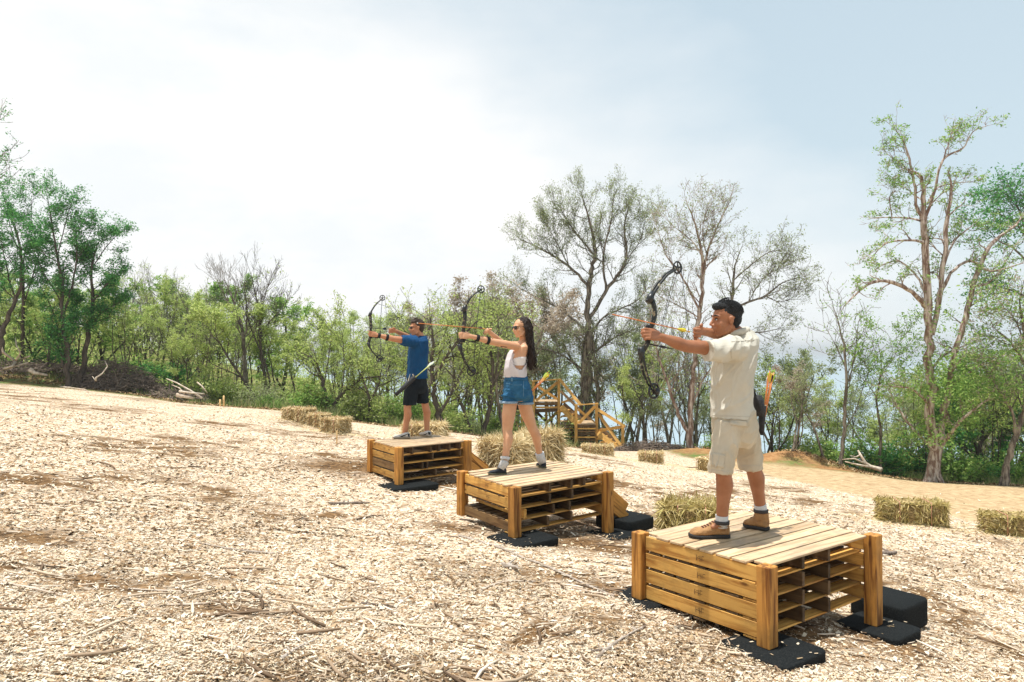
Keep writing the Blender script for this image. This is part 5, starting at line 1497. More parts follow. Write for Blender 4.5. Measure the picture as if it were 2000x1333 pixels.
TANK = mat('white_tank_cloth', (.80, .76, .78), .8, .2, var=(.74, .70, .73), scale=5, translucent=.25)
BRA = mat('white_bra_cloth', (.80, .77, .77), .75, .2, var=(.72, .69, .69), scale=80, bump=.3)
def shell(name, rings, top, m, parent, thick=.003, k=64, cut=None, fold=.004):
    """open garment shell: rings from top to bottom; faces with cut(angle, t) true are left out. angle 0 = front"""
    s = Soup(); V = []
    th = np.arange(k) * 2 * math.pi / k
    fine = []
    for i in range(len(rings) - 1):
        for j in range(6):
            t = j / 6; A, B_ = rings[i], rings[i + 1]
            fine.append((A[0].lerp(B_[0], t), A[1].lerp(B_[1], t), A[2] * (1 - t) + B_[2] * t, A[3].lerp(B_[3], t), A[4] * (1 - t) + B_[4] * t))
    fine.append(rings[-1]); n = len(fine)
    for lay in (0, 1):
        for i, (c, L, a, Fv, b) in enumerate(fine):
            for t in th:
                w = mnoise.noise(Vector((math.cos(t) * 2.2, math.sin(t) * 2.2, i * .10))) * fold * (i / n + .3)
                v = c + L * math.sin(t) * (a + w - lay * thick) + Fv * math.cos(t) * (b + w - lay * thick)
                V.append(v)
    F4 = []
    keep = np.zeros((n - 1, k), bool)
    for i in range(n - 1):
        for j in range(k):
            ang = (j + .5) * 360 / k; ang = ang - 360 if ang > 180 else ang
            keep[i, j] = not (cut and cut(ang, (i + .5) / (n - 1)))
    for i in range(n - 1):
        for j in range(k):
            if not keep[i, j]: continue
            a, b = i * k + j, i * k + (j + 1) % k; c, d = a + k, b + k; o_ = n * k
            F4 += [(a, c, d, b), (a + o_, b + o_, d + o_, c + o_)]
            if i == 0 or not keep[i - 1, j]: F4.append((a, b, b + o_, a + o_))
            if i == n - 2 or not keep[i + 1, j]: F4.append((c, c + o_, d + o_, d))
            if not keep[i, (j - 1) % k]: F4.append((a, a + o_, c + o_, c))
            if not keep[i, (j + 1) % k]: F4.append((b, d, d + o_, b + o_))
    s.add([tuple(v) for v in V], F4=F4)
    return s.obj(name, m, parent, True)
def rg2(px, py, D, a, b): return ring1(px, py, D, a, b, -.92, -.4)
shell('sports_bra', [rg2(1016.5, 681, 7.96, .140, .084), rg2(1013, 692, 7.95, .136, .099), rg2(1010.5, 700, 7.94, .129, .102), rg2(1009.7, 708, 7.94, .120, .098), rg2(1009.2, 714, 7.94, .115, .093)], 0, BRA, woman, .004,
      cut=lambda a, t: (35 < abs(a) < 150 and t < .50 + .10 * math.cos(math.radians(a * 2))) or (abs(a) < 35 and t < .2), fold=.001)
shell('tank_top', [rg2(1021, 669, 7.97, .105, .066), rg2(1016.5, 680, 7.96, .146, .094), rg2(1012, 692, 7.95, .144, .112), rg2(1008.5, 704, 7.94, .140, .118), rg2(1007, 718, 7.94, .136, .122), rg2(1006.5, 730, 7.95, .138, .122), rg2(1007.5, 737, 7.96, .142, .120)], 0, TANK, woman, .0025,
      cut=lambda a, t: (lambda aa: t < (.02 if aa < 18 else .02 + .70 * math.sin(math.radians(min(max((aa - 18) / 140, 0), 1) * 180)) ** .55) and (18 < aa < 160))(abs(a)) or (abs(a) < 25 and t < .22), fold=.012)
DEN = mat('denim', (.012, .075, .165), .85, .2, var=(.035, .14, .26), scale=7, detail=6, bump=.3, bscale=250)
DENH = mat('denim_hem', (.34, .42, .50), .9, .1, var=(.16, .26, .36), scale=60)
s = Soup()
loft(s, [ring1(1008.5, 735.5, 7.96, .134, .112, -.9, -.42), ring1(1008.5, 742, 7.96, .140, .118, -.9, -.42), ring1(1009, 755, 7.96, .160, .132, -.88, -.45), ring1(1010, 768, 7.97, .168, .140, -.88, -.45), ring1(1010, 777, 7.97, .160, .13, -.88, -.45), ring1(1010, 783, 7.97, .12, .10, -.88, -.45)], 36, 2.3)
tube(s, [P(999, 768, 7.91), P(995, 778, 7.89), P(993.5, 786, 7.89)], [.104, .100, .096], 24); tube(s, [P(1021, 768, 8.03), P(1024, 780, 8.04), P(1025, 788, 8.04)], [.104, .102, .094], 24)
jean = remeshed(s, 'denim_shorts', DEN, woman, .0065, 3, folds(.010, (.8, .1, .25), 11, .5, 6.1, .0008))
for c, r in ((P(993.5, 787, 7.89), .0985), (P(1025, 789, 8.04), .0965)):
    s = Soup(); tube(s, [c + Vector((0, 0, .018)), c + Vector((0, 0, .0)), c - Vector((0, 0, .006))], [r + .001, r + .004, r - .002], 26)
    s.obj('rolled_hem', DENH, woman, True)
bj = bvh_of(jean)
SEAMB = mat('denim_seam', (.09, .20, .30), .9)
patch('waistband', bj, [(989, 737.2), (1028, 738.2), (1029, 744), (988, 743)], DEN, jean, 14, 2, .006)
patch('belt_loop', bj, [(999, 736.8), (1002, 736.8), (1002, 745.5), (999, 745.5)], SEAMB, jean, 2, 4, .009)
patch('pocket_seam', bj, [(989, 749), (1001, 751), (1001, 751.9), (989, 749.9)], SEAMB, jean, 8, 1, .004)
patch('side_seam', bj, [(1022, 744), (1023, 744), (1022.6, 775), (1021.6, 775)], SEAMB, jean, 1, 10, .004)
patch('pocket_seam', bj, [(1004, 752), (1019, 752), (1019, 752.9), (1004, 752.9)], SEAMB, jean, 8, 1, .004)
bb = bvh_of(body2)
patch('arm_tattoo', bb, [(978, 676.3), (990, 678), (990.6, 679.4), (978, 677.6)], mat('tattoo_ink', (.05, .03, .03), .6), woman, 6, 1, .0012, -.001)
CSH = mat('black_canvas', (.016, .019, .024), .85, .2, var=(.04, .045, .055), scale=80, bump=.3); YSOLE = mat('worn_sole', (.10, .10, .06), .9)
def cshoe(heel, toe, ankle, knee):
    up, d, sd = shoe(woman, 'canvas_shoe', heel, toe, z2, CSH, YSOLE, .062, .042, None, .014, voxel=.006)
    dd = (knee - ankle).normalized(); s = Soup()
    base = Vector((heel.x, heel.y, z2 + .05)) + d * .06
    tube(s, [base, ankle, ankle + dd * .03, ankle + dd * .055, ankle + dd * .057], [.044, .048, .050, .051, .048], 20); s.obj('sock', SOCK, woman, True)
    s = Soup(); L = (toe - heel).length; c = Vector((heel.x, heel.y, z2 + .062)) + d * L * .48
    for k in (-1, 1): tube(s, [c, c + sd * k * .018 + Vector((0, 0, .010)), c + sd * k * .03 + d * .01 - Vector((0, 0, .002)), c], [.0025] * 4, 5)
    s.obj('lace', CSH, up)
H2 = 1.325 - .002
cshoe(gp(989.5, 925.5, H2), gp(953, 926, H2), J['la'], J['lk']); cshoe(gp(1063, 914.5, H2), gp(1052, 908.5, H2), J['ra'], J['rk'])
ARMG = mat('arm_guard_strap', (.014, .015, .017), .8, .25)
def guard(a, b, t0, t1, r, root, w=.022):
    d = (b - a).normalized()
    for t in (t0, t1):
        c = a.lerp(b, t); s = Soup(); rr = r[0] if t == t0 else r[1]
        tube(s, [c - d * w, c - d * w * .98, c + d * w * .98, c + d * w], [rr * .8, rr, rr * 1.03, rr * .8], 20); s.obj('arm_guard_strap', ARMG, root, True)
    s = Soup(); off = hv(.1, .95, .1) * r[0] * .9
    tube(s, [a.lerp(b, t0 - .08) + off, a.lerp(b, (t0 + t1) / 2) + off, a.lerp(b, t1 + .08) + off], [.02, .028, .024], 10, True, (Vector((.1, .95, .1)), .3)); s.obj('arm_guard_plate', ARMG, root, True)
guard(J['lw'], J['le'], .32, .78, (.037, .0425), woman, .016)
n2 = P(946, 642.5, 7.65); tip2 = P(813, 631.5, 7.34)
bow('compound bow with two small black wheels held by the woman', P(906, 656.5, 7.59), (-.92, -.4),
    [(907.5, 608, .021), (908, 622, .021), (906.5, 634, .022), (905, 646, .018), (905, 658, .018), (901, 667, .021), (898, 674, .022)],
    [(906, 606), (911, 594), (917, 584), (926, 575), (938, 567)], [(898, 676), (901, 688), (907, 704), (914, 716), (921, 726)],
    (939.5, 565.5, .037, 0.0), (921.4, 726, .045, .12), n2, 180, ((905, 664), (936, 671), (930, 640)))
arrow('long orange arrow with dark fletching nocked in the bow of the woman', n2, tip2, ORG, BLKV, GRNV, r=.0042, group='arrows on the strings')
# her hip quiver on the far side
q2 = empty('hip_quiver', tuple(P(1030, 772, 8.16)), 'hip quiver on the far side of the woman with arrows pointing up to the right', 'quiver')
s = Soup(); tube(s, [P(1035, 766, 8.17), P(1020, 784, 8.16), P(1008, 799, 8.15)], [.034, .034, .03], 12); s.obj('tube', QUIV, q2, True)
for i, (x, y, vm) in enumerate(((1072, 726, GRNV), (1075, 730, YEL), (1070, 731, YEL))):
    arrow(('lime feathered arrow at the top of the quiver of the woman', 'yellow feathered arrow at the right in the quiver of the woman', 'yellow feathered arrow at the left in the quiver of the woman')[i],
          P(x, y, 8.17 + i * .015), P(1020 + i * 1.5, 784, 8.16), ORG, vm, vm, r=.005, vl=.085, vh=.013, group='arrows in the quiver of the woman', nockm=GRNV)

# ---- 3. man in blue T-shirt on the farthest platform ----
z3 = zt3 + .002
SK3 = skin_mat('sunburnt_skin', (.50, .235, .125), (.42, .175, .085))
F3 = hv(-.9, -.4)
J = dict(la=P(791, 845, 11.30), ra=P(834, 841, 11.52), lk=P(795.5, 797, 11.28), rk=P(831, 794, 11.48), lh=P(806, 744, 11.36), rh=P(823, 744, 11.44),
         lt=P(773, 855, 11.27), rt=P(824, 852, 11.62), neck=P(823, 660, 11.4), ls=P(806, 668, 11.24), le=P(768, 662, 11.08), lw=P(737, 655.5, 10.98),
         rs=P(829, 666, 11.54), re=P(803, 662, 11.58), rw=P(772, 646.5, 11.20), nock=P(757, 643.5, 11.10))
J['grip'] = P(724.5, 652.5, 10.93); J['bowN'] = hv(.3, -.9, .2); J['drawN'] = hv(0, .95, .3)
T3 = [ring1(823, 657, 11.4, .05, .05, -.9, -.4), ring1(822, 662, 11.4, .13, .07, -.93, -.36), ring1(819, 671, 11.4, .165, .095, -.93, -.36), ring1(817, 690, 11.4, .165, .125, -.93, -.36), ring1(815, 712, 11.4, .15, .125, -.9, -.4),
      ring1(814, 735, 11.4, .13, .105, -.9, -.42), ring1(814, 752, 11.4, .11, .09, -.9, -.42)]
hF3 = hv(-.92, -.40, -.03); hU3 = hv(-.04, 0, 1)
man3, body3, Wh3 = archer('man in a blue T-shirt, black shorts and sunglasses aiming a bow on the farthest platform', J, z3, 1.03, SK3, F3, P(813.5, 641, 11.36), hF3, hU3, 1.03, T3,
    dict(neck=.06, s=.055, u=.055, e=.045, f=.047, w=.029), (.078, .056, .060, .041), .0075, point_index=True)
ax3 = axes_of(hF3, hU3)
hair_cap(Wh3, ax3, 1.03, [(-.030, 0, .052, .097, .083, .082), (-.055, 0, .0, .060, .077, .075), (.030, 0, .090, .060, .064, .036), (-.06, 0, -.05, .034, .05, .04), (.0, 0, .1, .08, .065, .035)], BROWNH, man3, .007, .007, 34)
short_hair(Wh3, 1.03, BROWNH, man3, 420, 8)
shades(Wh3, ax3, 1.03, man3, .024, True)
s = Soup(); capsule(s, [Wh3(.086, -.018, -.058), Wh3(.103, 0, -.056), Wh3(.086, .018, -.058)], [.002, .0035, .002], 8); capsule(s, [Wh3(.083, -.016, -.068), Wh3(.100, 0, -.070), Wh3(.083, .016, -.068)], [.002, .004, .002], 8); s.obj('lips', LIP, man3, True)
BLUE = mat('blue_cotton', (.005, .045, .125), .85, .2, var=(.007, .062, .165), scale=5, bump=.15, bscale=300)
s = Soup()
loft(s, [ring1(824, 656.5, 11.4, .066, .062, -.9, -.4), ring1(823, 660, 11.4, .13, .085, -.93, -.36), ring1(821, 667, 11.4, .18, .115, -.93, -.36), ring1(817.5, 680, 11.4, .185, .155, -.93, -.36), ring1(816, 700, 11.4, .178, .158, -.92, -.38), ring1(815, 720, 11.4, .170, .150, -.9, -.4),
        ring1(814.5, 736, 11.4, .175, .155, -.9, -.42), ring1(815, 739, 11.4, .178, .156, -.9, -.42), ring1(815, 739.8, 11.4, .165, .145, -.9, -.42)], 36, 2.3)
tube(s, [P(812, 669, 11.26), P(802, 667, 11.20), P(793, 666, 11.17), P(784, 665, 11.13)], [.100, .096, .085, .078], 22)
tube(s, [P(828, 668, 11.52), P(812, 665, 11.58), P(800, 661, 11.6)], [.095, .085, .078], 22)
tee = remeshed(s, 't_shirt', BLUE, man3, .0085, 3, folds(.011, (.3, 0, .9), 8, .45, 1.2))
BSH = mat('black_shorts_cloth', (.008, .012, .016), .9, .15, var=(.016, .021, .027), scale=8)
s = Soup()
loft(s, [ring1(814, 733, 11.4, .160, .135, -.9, -.42), ring1(814, 745, 11.4, .172, .15, -.9, -.42), ring1(814, 758, 11.4, .172, .15, -.9, -.42), ring1(814, 768, 11.4, .13, .11, -.9, -.42)], 32, 2.3)
tube(s, [P(806, 752, 11.31), P(802, 772, 11.30), P(799.5, 789, 11.29), P(799.5, 791.5, 11.29)], [.112, .107, .102, .102], 24); tube(s, [P(821, 752, 11.46), P(824, 770, 11.48), P(825.5, 785, 11.48), P(825.5, 788, 11.48)], [.112, .105, .098, .098], 24)
shorts3 = remeshed(s, 'shorts', BSH, man3, .009, 3, folds(.008, (0, 0, 1), 9, .5, 3.3))
RUN = mat('running_shoe', (.62, .60, .56), .7, .25, var=(.44, .41, .37), scale=30); RSOLE = mat('running_sole', (.30, .24, .17), .8); SW = mat('shoe_mark', (.02, .02, .022), .6)
H3 = 1.36 - .002
for heel, toe, an in ((gp(801, 856.2, H3), gp(767, 857, H3), J['la']), (gp(840, 853.5, H3), gp(821, 850, H3), J['ra'])):
    up, d, sd = shoe(man3, 'running_shoe', heel, toe, z3, RUN, RSOLE, .078, .050, None, .022, voxel=.0075)
    bq = bvh_of(up)
    x0 = 778 if heel.x < P(820, 850, 11.4).x else 826
    if x0 == 778:
        patch('shoe_mark', bq, [(781, 852.6), (797, 847.6), (797, 848.4), (785, 854)], SW, man3, 8, 2, .003)
        patch('heel_tab', bq, [(797, 847), (801.5, 848), (801.5, 854.5), (796.5, 854.5)], SW, man3, 3, 3, .003)
    else:
        patch('shoe_mark', bq, [(827, 849.5), (835, 846), (835, 846.8), (829, 851)], SW, man3, 5, 2, .003)
        patch('heel_tab', bq, [(836, 844), (841, 844.5), (841, 852), (836.5, 852)], SW, man3, 3, 3, .003)
guard(J['lw'], J['le'], .10, .60, (.036, .050), man3, .020)
n3 = P(757, 643.5, 11.10)
bow('compound bow with black wheels held by the man in the blue T-shirt', P(724.5, 653, 10.97), (-.92, -.4),
    [(723, 618, .022), (724, 628, .021), (724.5, 638, .022), (723.5, 648, .018), (723, 657, .018), (721, 666, .022), (720, 671, .022)],
    [(722.5, 616), (726, 607), (731, 599), (737, 592), (746, 584)], [(720, 672), (722, 679), (727, 687), (733, 694), (741, 701)],
    (746.8, 582.3, .039, 0.0), (741.3, 701.4, .048, .12), n3, 125, ((722, 660), (744, 660.5), (742, 640)))
arrow('dark arrow with black fletching nocked in the bow of the man in blue', n3, P(712, 640.0, 10.78), SHD, BLKV, BLKV, r=.0035, vh=.022, vl=.08, group='arrows on the strings')
q3 = empty('hip_quiver', tuple(P(800, 745, 11.10)), 'slim black tube quiver slanting across the hip of the man in blue', 'quiver')
s = Soup(); tube(s, [P(811, 735.5, 11.16), P(806, 740, 11.13), P(790, 756, 11.07), P(772.5, 772, 11.02)], [.036, .038, .034, .026], 14); s.obj('tube', QUIV, q3, True)
s = Soup(); tube(s, [P(801, 731, 11.12), P(797, 745, 11.08), P(794, 752, 11.08)], [.006] * 3, 5); tube(s, [P(806, 731, 11.12), P(808, 737, 11.12)], [.006] * 2, 5); s.obj('strap', mat('pale_strap', (.5, .45, .36), .7), q3, True)
for i, (x, y, vm, v2) in enumerate(((850, 706, WHV, BLUV), (846, 707, WHV, BLKV))):
    arrow(('lime shafted arrow with white and blue vanes in the quiver of the man in blue', 'lime shafted arrow with white and black vanes in the quiver of the man in blue')[i],
          P(x, y, 11.17 + i * .02), P(800 + i * 2, 746, 11.11), SHG, vm, v2, r=.0055, vl=.10, vh=.014, group='arrows in the quiver of the man in blue', nockm=WHV)

# ------------------------------------------------------------------ trees and undergrowth
BARKG = mat('grey_bark', (.30, .26, .21), .95, .1, var=(.10, .08, .065), scale=11, stretch=(1, 1, .22), bump=1.0, bscale=18, fac=(.40, .58))
BARKD = mat('dark_bark', (.045, .038, .032), .95, .1, var=(.13, .105, .085), scale=9, stretch=(1, 1, .25), bump=.8, bscale=14)
BARKP = mat('pale_pink_bark', (.54, .46, .40), .95, .1, var=(.20, .13, .10), scale=10, stretch=(1, 1, .16), bump=1.0, bscale=16, fac=(.42, .56))
def leafmat(name, a, b, c): return island_mat(name, [(0, a), (.5, b), (1, c)], .7, .5, .25)
LF_GREEN = leafmat('leaf_green', (.04, .17, .05), (.08, .27, .07), (.17, .40, .10))
LF_LIME = leafmat('leaf_lime', (.26, .36, .08), (.43, .53, .14), (.60, .66, .28))
LF_OLIVE = leafmat('leaf_olive', (.20, .25, .11), (.31, .37, .17), (.43, .46, .26))
LF_MID = leafmat('leaf_mid', (.12, .25, .055), (.25, .42, .09), (.42, .57, .16))
LF_DARK = leafmat('leaf_dark', (.02, .06, .022), (.035, .10, .03), (.06, .15, .04))
LF_BROWN = leafmat('leaf_dry', (.34, .27, .21), (.44, .36, .28), (.52, .46, .36))

class Plant:
    def __init__(s, seed): s.extra = 0; s.rg = random.Random(seed); s.polys = []; s.tips = []; s.np = np.random.default_rng(seed)
    def grow(s, p, d, L, r, lvl, maxl, up=.05, wig=.22, kids=(3, 5), spread=(25, 60), ratio=.62, leafl=2, start=.25, flat=0.0):
        rg = s.rg; n = 6 if lvl == 0 else (5 if lvl < maxl else 4)
        pts = [p.copy()]; rr = [r]; d = d.normalized(); q = p.copy()
        for i in range(n):
            d = (d + Vector((rg.gauss(0, wig), rg.gauss(0, wig), rg.gauss(0, wig * .7) + up))).normalized()
            q = q + d * (L / n); pts.append(q.copy()); rr.append(r * (1 - .72 * (i + 1) / n))
            if lvl >= leafl: s.tips.append((q.copy(), d.copy()))
        s.polys.append((pts, rr))
        if lvl < maxl + s.extra:
            nk = rg.randint(*kids)
            for k in range(nk):
                t = start + (1 - start) * (k + rg.random()) / nk; x = t * n; i = min(int(x), n - 1)
                c = pts[i].lerp(pts[i + 1], x - i); dd = (pts[i + 1] - pts[i]).normalized()
                a = Vector((rg.gauss(0, 1), rg.gauss(0, 1), rg.gauss(0, 1 - .6 * flat) + .1)); a = (a - dd * a.dot(dd)).normalized()
                an = math.radians(rg.uniform(*spread)); nd = dd * math.cos(an) + a * math.sin(an)
                if flat: nd.z *= (1 - flat * .5)
                s.grow(c, nd, L * ratio * rg.uniform(.7, 1.15) * (1.15 - .35 * t), max(rr[i] * .62, .004), lvl + 1, maxl, up, wig, kids, spread, ratio, leafl, .2, flat)
    def limb(s, pts, rad, sub=None, **k):
        """hand placed limb; sub = (count, length, levels) of side branches grown from it"""
        # curve through the points
        P_ = [Vector(p) for p in pts]; out = []; ro = []
        for j in range(len(P_) - 1):
            p0, p1, p2, p3 = P_[max(j - 1, 0)], P_[j], P_[j + 1], P_[min(j + 2, len(P_) - 1)]
            m = 5
            for i in range(m):
                f = i / m
                v = .5 * ((2 * p1) + (p2 - p0) * f + (2 * p0 - 5 * p1 + 4 * p2 - p3) * f ** 2 + (3 * p1 - p0 - 3 * p2 + p3) * f ** 3)
                rj = rad[j] * (1 - f) + rad[j + 1] * f
                v += Vector((s.rg.gauss(0, 1), s.rg.gauss(0, 1), 0)) * rj * .30
                out.append(v); ro.append(rj * s.rg.uniform(.93, 1.07))
        out.append(P_[-1]); ro.append(rad[-1])
        s.polys.append((out, ro))
        if sub:
            cnt, L, lv = sub[:3]; st = k.pop('st', .35)
            for c in range(cnt):
                t = st + (1 - st) * ((c + s.rg.random()) / cnt); x = t * (len(out) - 1); i = min(int(x), len(out) - 2)
                dd = (out[i + 1] - out[i]).normalized(); a = Vector((s.rg.gauss(0, 1), s.rg.gauss(0, .8), s.rg.gauss(.15, .7))); a = (a - dd * a.dot(dd)).normalized()
                an = math.radians(s.rg.uniform(25, 65)); nd = dd * math.cos(an) + a * math.sin(an)
                s.grow(out[i].copy(), nd, L * s.rg.uniform(.6, 1.2), max(min(ro[i] * .5, .035), .008), 3 - lv, 2, **k)
            s.grow(out[-1], (out[-1] - out[-2]), L * .8, ro[-1], 3 - lv, 2, **k)
    def wood(s, name, m, parent, minr=.0, thin=3):
        S = Soup()
        for pts, r in s.polys:
            R = max(r); k = 10 if R > .12 else (6 if R > .04 else thin)
            tube(S, pts, [max(q, minr) for q in r], k, caps=False)
        return S.obj(name, m, parent, smooth=True)
    def leaves(s, name, m, parent, n, size, spread=.14, zmin=-1e9, droop=.3, keep=1.0):
        if not s.tips: return
        tp = np.array([tuple(t[0]) for t in s.tips]); rg = s.np
        sel = rg.random(len(tp)) < keep
        tp = tp[sel & (tp[:, 2] > zmin)]
        if not len(tp): return
        i = rg.integers(0, len(tp), n)
        c = tp[i] + rg.normal(0, spread, (n, 3)) * np.array([1, 1, .6])
        return leafmesh(name, c, size, rg, m, parent, droop)
def leafmesh(name, c, size, rg, m, parent, droop=.3, loc=None):
    n = len(c)
    a = rg.normal(0, 1, (n, 3)); a[:, 2] = a[:, 2] * .6 - droop; a /= np.linalg.norm(a, axis=1)[:, None]
    b = np.cross(a, rg.normal(0, 1, (n, 3)) * np.array([.6, .6, 1.5])); b /= np.linalg.norm(b, axis=1)[:, None] + 1e-9
    sz = rg.uniform(.55, 1.25, (n, 1)) * size
    V = np.stack([c - a * sz, c + b * sz * .42, c + a * sz, c - b * sz * .42], 1).reshape(-1, 3)
    return mesh_np(name, V, np.arange(n * 4).reshape(-1, 4), m, parent, loc=loc)

RSC = 1.0
def PX(D0, *pts):
    """limb from (px, py, radius[, depth offset]) photo points around distance D0"""
    return [P(p[0], p[1], D0 + (p[3] if len(p) > 3 else 0)) for p in pts], [p[2] * .64 * RSC for p in pts]
def tree_root(base_px, D, label, group=None):
    x = (base_px - 1000) / FPX * D
    g = gz1(x, D)
    return empty('tree', (x, D, g), label, 'tree', group)
def fix_base(pts, root):
    pts = list(pts); pts[0] = Vector((pts[0].x, pts[0].y, root.location.z - .15)); return pts

def flare(t, base, r, n=6, seed=1):
    rg = random.Random(seed)
    for i in range(n):
        a = i / n * 2 * math.pi + rg.uniform(-.3, .3); L = r * rg.uniform(1.3, 2.0)
        e = base + Vector((math.cos(a) * L, math.sin(a) * L, 0)); e.z = gz1(e.x, e.y) - .03
        t.polys.append(([base + Vector((math.cos(a) * r * .45, math.sin(a) * r * .45, r * 2.0)), base + Vector((math.cos(a) * r * .7, math.sin(a) * r * .7, r * .9)), base.lerp(e, .7) + Vector((0, 0, r * .25)), e],
                        [r * .22, r * .25, r * .16, r * .06]))

# -- tall tree on the right
def tall_right():
    global RSC
    RSC = 1.4
    D = 25.0; rt = tree_root(1825, D, 'tall pale-barked tree with broken top and open crown on the right'); t = Plant(11); t.extra = 1
    kw = dict(up=.06, wig=.28, kids=(2, 3), spread=(25, 65), ratio=.62, leafl=2, flat=.45)
    p, r = PX(D, (1824, 943, .30), (1821, 880, .21), (1818, 800, .17), (1815, 700, .155), (1812, 600, .15), (1808, 500, .13), (1804, 430, .11), (1803, 366, .075))
    p = fix_base(p, rt); t.limb(p, r, (8, 1.2, 2), st=.55, **kw); flare(t, Vector((p[0].x, p[0].y, rt.location.z)), .26, 8, 3)
    L = [((1834, 880, .20), (1843, 830, .15), (1850, 760, .12), (1862, 700, .11), (1885, 620, .10), (1908, 540, .09), (1935, 480, .075), (1985, 440, .04, .5)),
         ((1818, 655, .11), (1832, 590, .10), (1842, 520, .095), (1850, 440, .08), (1858, 370, .05)),
         ((1810, 600, .10, 0), (1780, 570, .08, -.4), (1735, 550, .065, -.8), (1695, 556, .05, -1), (1655, 592, .02, -1.2)),
         ((1812, 585, .05, 0), (1790, 540, .045, .4), (1755, 510, .03, .8), (1720, 520, .012, 1)),
         ((1806, 475, .06), (1785, 470, .045, -.5), (1735, 474, .03, -.8), (1705, 500, .012, -1)),
         ((1803, 430, .07), (1790, 400, .06), (1783, 345, .05), (1770, 290, .035), (1748, 252, .012)),
         ((1800, 432, .05), (1770, 426, .035, .6), (1708, 425, .012, 1)), ((1742, 428, .03), (1738, 385, .02), (1748, 375, .01)),
         ((1783, 345, .035), (1760, 320, .025), (1730, 300, .010)),
         ((1806, 432, .06), (1826, 370, .05), (1842, 312, .042), (1880, 290, .03), (1900, 258, .02), (1928, 246, .01)),
         ((1842, 312, .035), (1852, 280, .025), (1860, 262, .01)), ((1810, 400, .04), (1835, 365, .03, .4), (1895, 355, .012, .8)),
         ((1830, 590, .07), (1858, 533, .06), (1895, 510, .05), (1935, 530, .04, -.4), (1995, 515, .02, -.6)),
         ((1842, 520, .05), (1865, 470, .04, .5), (1900, 440, .015, .8)), ((1815, 790, .05), (1780, 760, .04, -.8), (1735, 755, .015, -1)),
         ((1838, 870, .10), (1865, 835, .07, -.5), (1890, 810, .05, -.8), (1930, 780, .02, -1)), ((1816, 870, .08), (1785, 840, .055, .5), (1755, 800, .04, .8), (1735, 760, .015, 1)),
         ((1818, 720, .06), (1850, 690, .04, .6), (1900, 670, .015, 1)), ((1850, 760, .06), (1890, 730, .04, .5), (1950, 690, .015, .8)), ((1905, 560, .05), (1940, 545, .03), (1990, 470, .012))]
    for l in L:
        p, r = PX(D, *l); big = r[0] >= .09
        t.limb(p, r, (10 if big else 9, .85 if big else .68, 2), st=.35, **kw)
    t.wood('trunk', BARKP, rt, .006)
    t.leaves('foliage', LF_MID, rt, 12000, .05, .09, zmin=-1e9, keep=.16)
    # fresher leaves low on the trunk
    rg = np.random.default_rng(5); c = np.concatenate([np.array(tuple(P(x, y, D - .3))) + rg.normal(0, 1, (n, 3)) * np.array([sx, .6, sy]) for x, y, n, sx, sy in
        ((1850, 770, 1500, .8, .25), (1890, 745, 900, .6, .2), (1830, 720, 700, .4, .35), (1880, 820, 900, .7, .25), (1800, 850, 500, .4, .2), (1930, 700, 700, .5, .2), (1830, 620, 300, .3, .5))])
    leafmesh('low_foliage', c, .065, rg, LF_MID, rt)
tall_right()
RSC = 1.0

def right_edge():
    D = 24.0; rt = tree_root(1962, D, 'leaning tree with a twisted grey trunk near the right edge of the photo'); t = Plant(21)
    kw = dict(up=.05, wig=.26, kids=(3, 4), ratio=.62, leafl=1, flat=.3)
    p, r = PX(D, (1960, 946, .22), (1968, 900, .16), (1985, 850, .14), (2002, 790, .13), (2008, 720, .11), (2000, 650, .08), (1992, 600, .05)); p = fix_base(p, rt)
    t.limb(p, r, (9, 1.3, 2), st=.4, **kw); flare(t, Vector((p[0].x, p[0].y, rt.location.z)), .15, 6, 4)
    for l in (((1985, 850, .09), (1975, 800, .07), (1950, 760, .05), (1930, 730, .02)), ((2002, 790, .07), (2030, 720, .05), (2060, 640, .02)), ((2008, 720, .07), (1975, 670, .05), (1940, 640, .02)), ((2003, 680, .06), (1985, 630, .04), (1960, 600, .02))):
        p, r = PX(D, *l); t.limb(p, r, (8, 1.2, 2), **kw)
    t.wood('trunk', BARKG, rt, .007); t.leaves('foliage', LF_BROWN, rt, 3500, .05, .15, keep=.6); t.leaves('green_foliage', LF_MID, rt, 4000, .06, .2, keep=.4)
right_edge()
def right_crown():
    D = 30.0; rt = tree_root(2035, D, 'tree whose green crown enters at the upper right edge of the photo'); t = Plant(22)
    kw = dict(up=.05, wig=.26, kids=(3, 4), ratio=.62, leafl=1, flat=.45)
    p, r = PX(D, (2035, 960, .3), (2040, 800, .22), (2035, 650, .2), (2025, 540, .16), (2010, 470, .1), (1990, 410, .05)); p = fix_base(p, rt)
    t.limb(p, r, (10, 1.6, 2), st=.5, **kw)
    for l in (((2025, 540, .09), (1985, 490, .06), (1950, 470, .03), (1925, 440, .012)), ((2012, 470, .08), (1975, 430, .05), (1925, 410, .015)), ((2025, 540, .08), (2070, 450, .05), (2100, 400, .02)), ((2030, 600, .07), (1985, 570, .05), (1945, 560, .02)), ((2000, 430, .05), (1975, 385, .02))):
        p, r = PX(D, *l); t.limb(p, r, (10, 1.35, 2), **kw)
    t.wood('trunk', BARKG, rt, .008); t.leaves('foliage', LF_GREEN, rt, 6500, .075, .2, keep=.5)
right_crown()

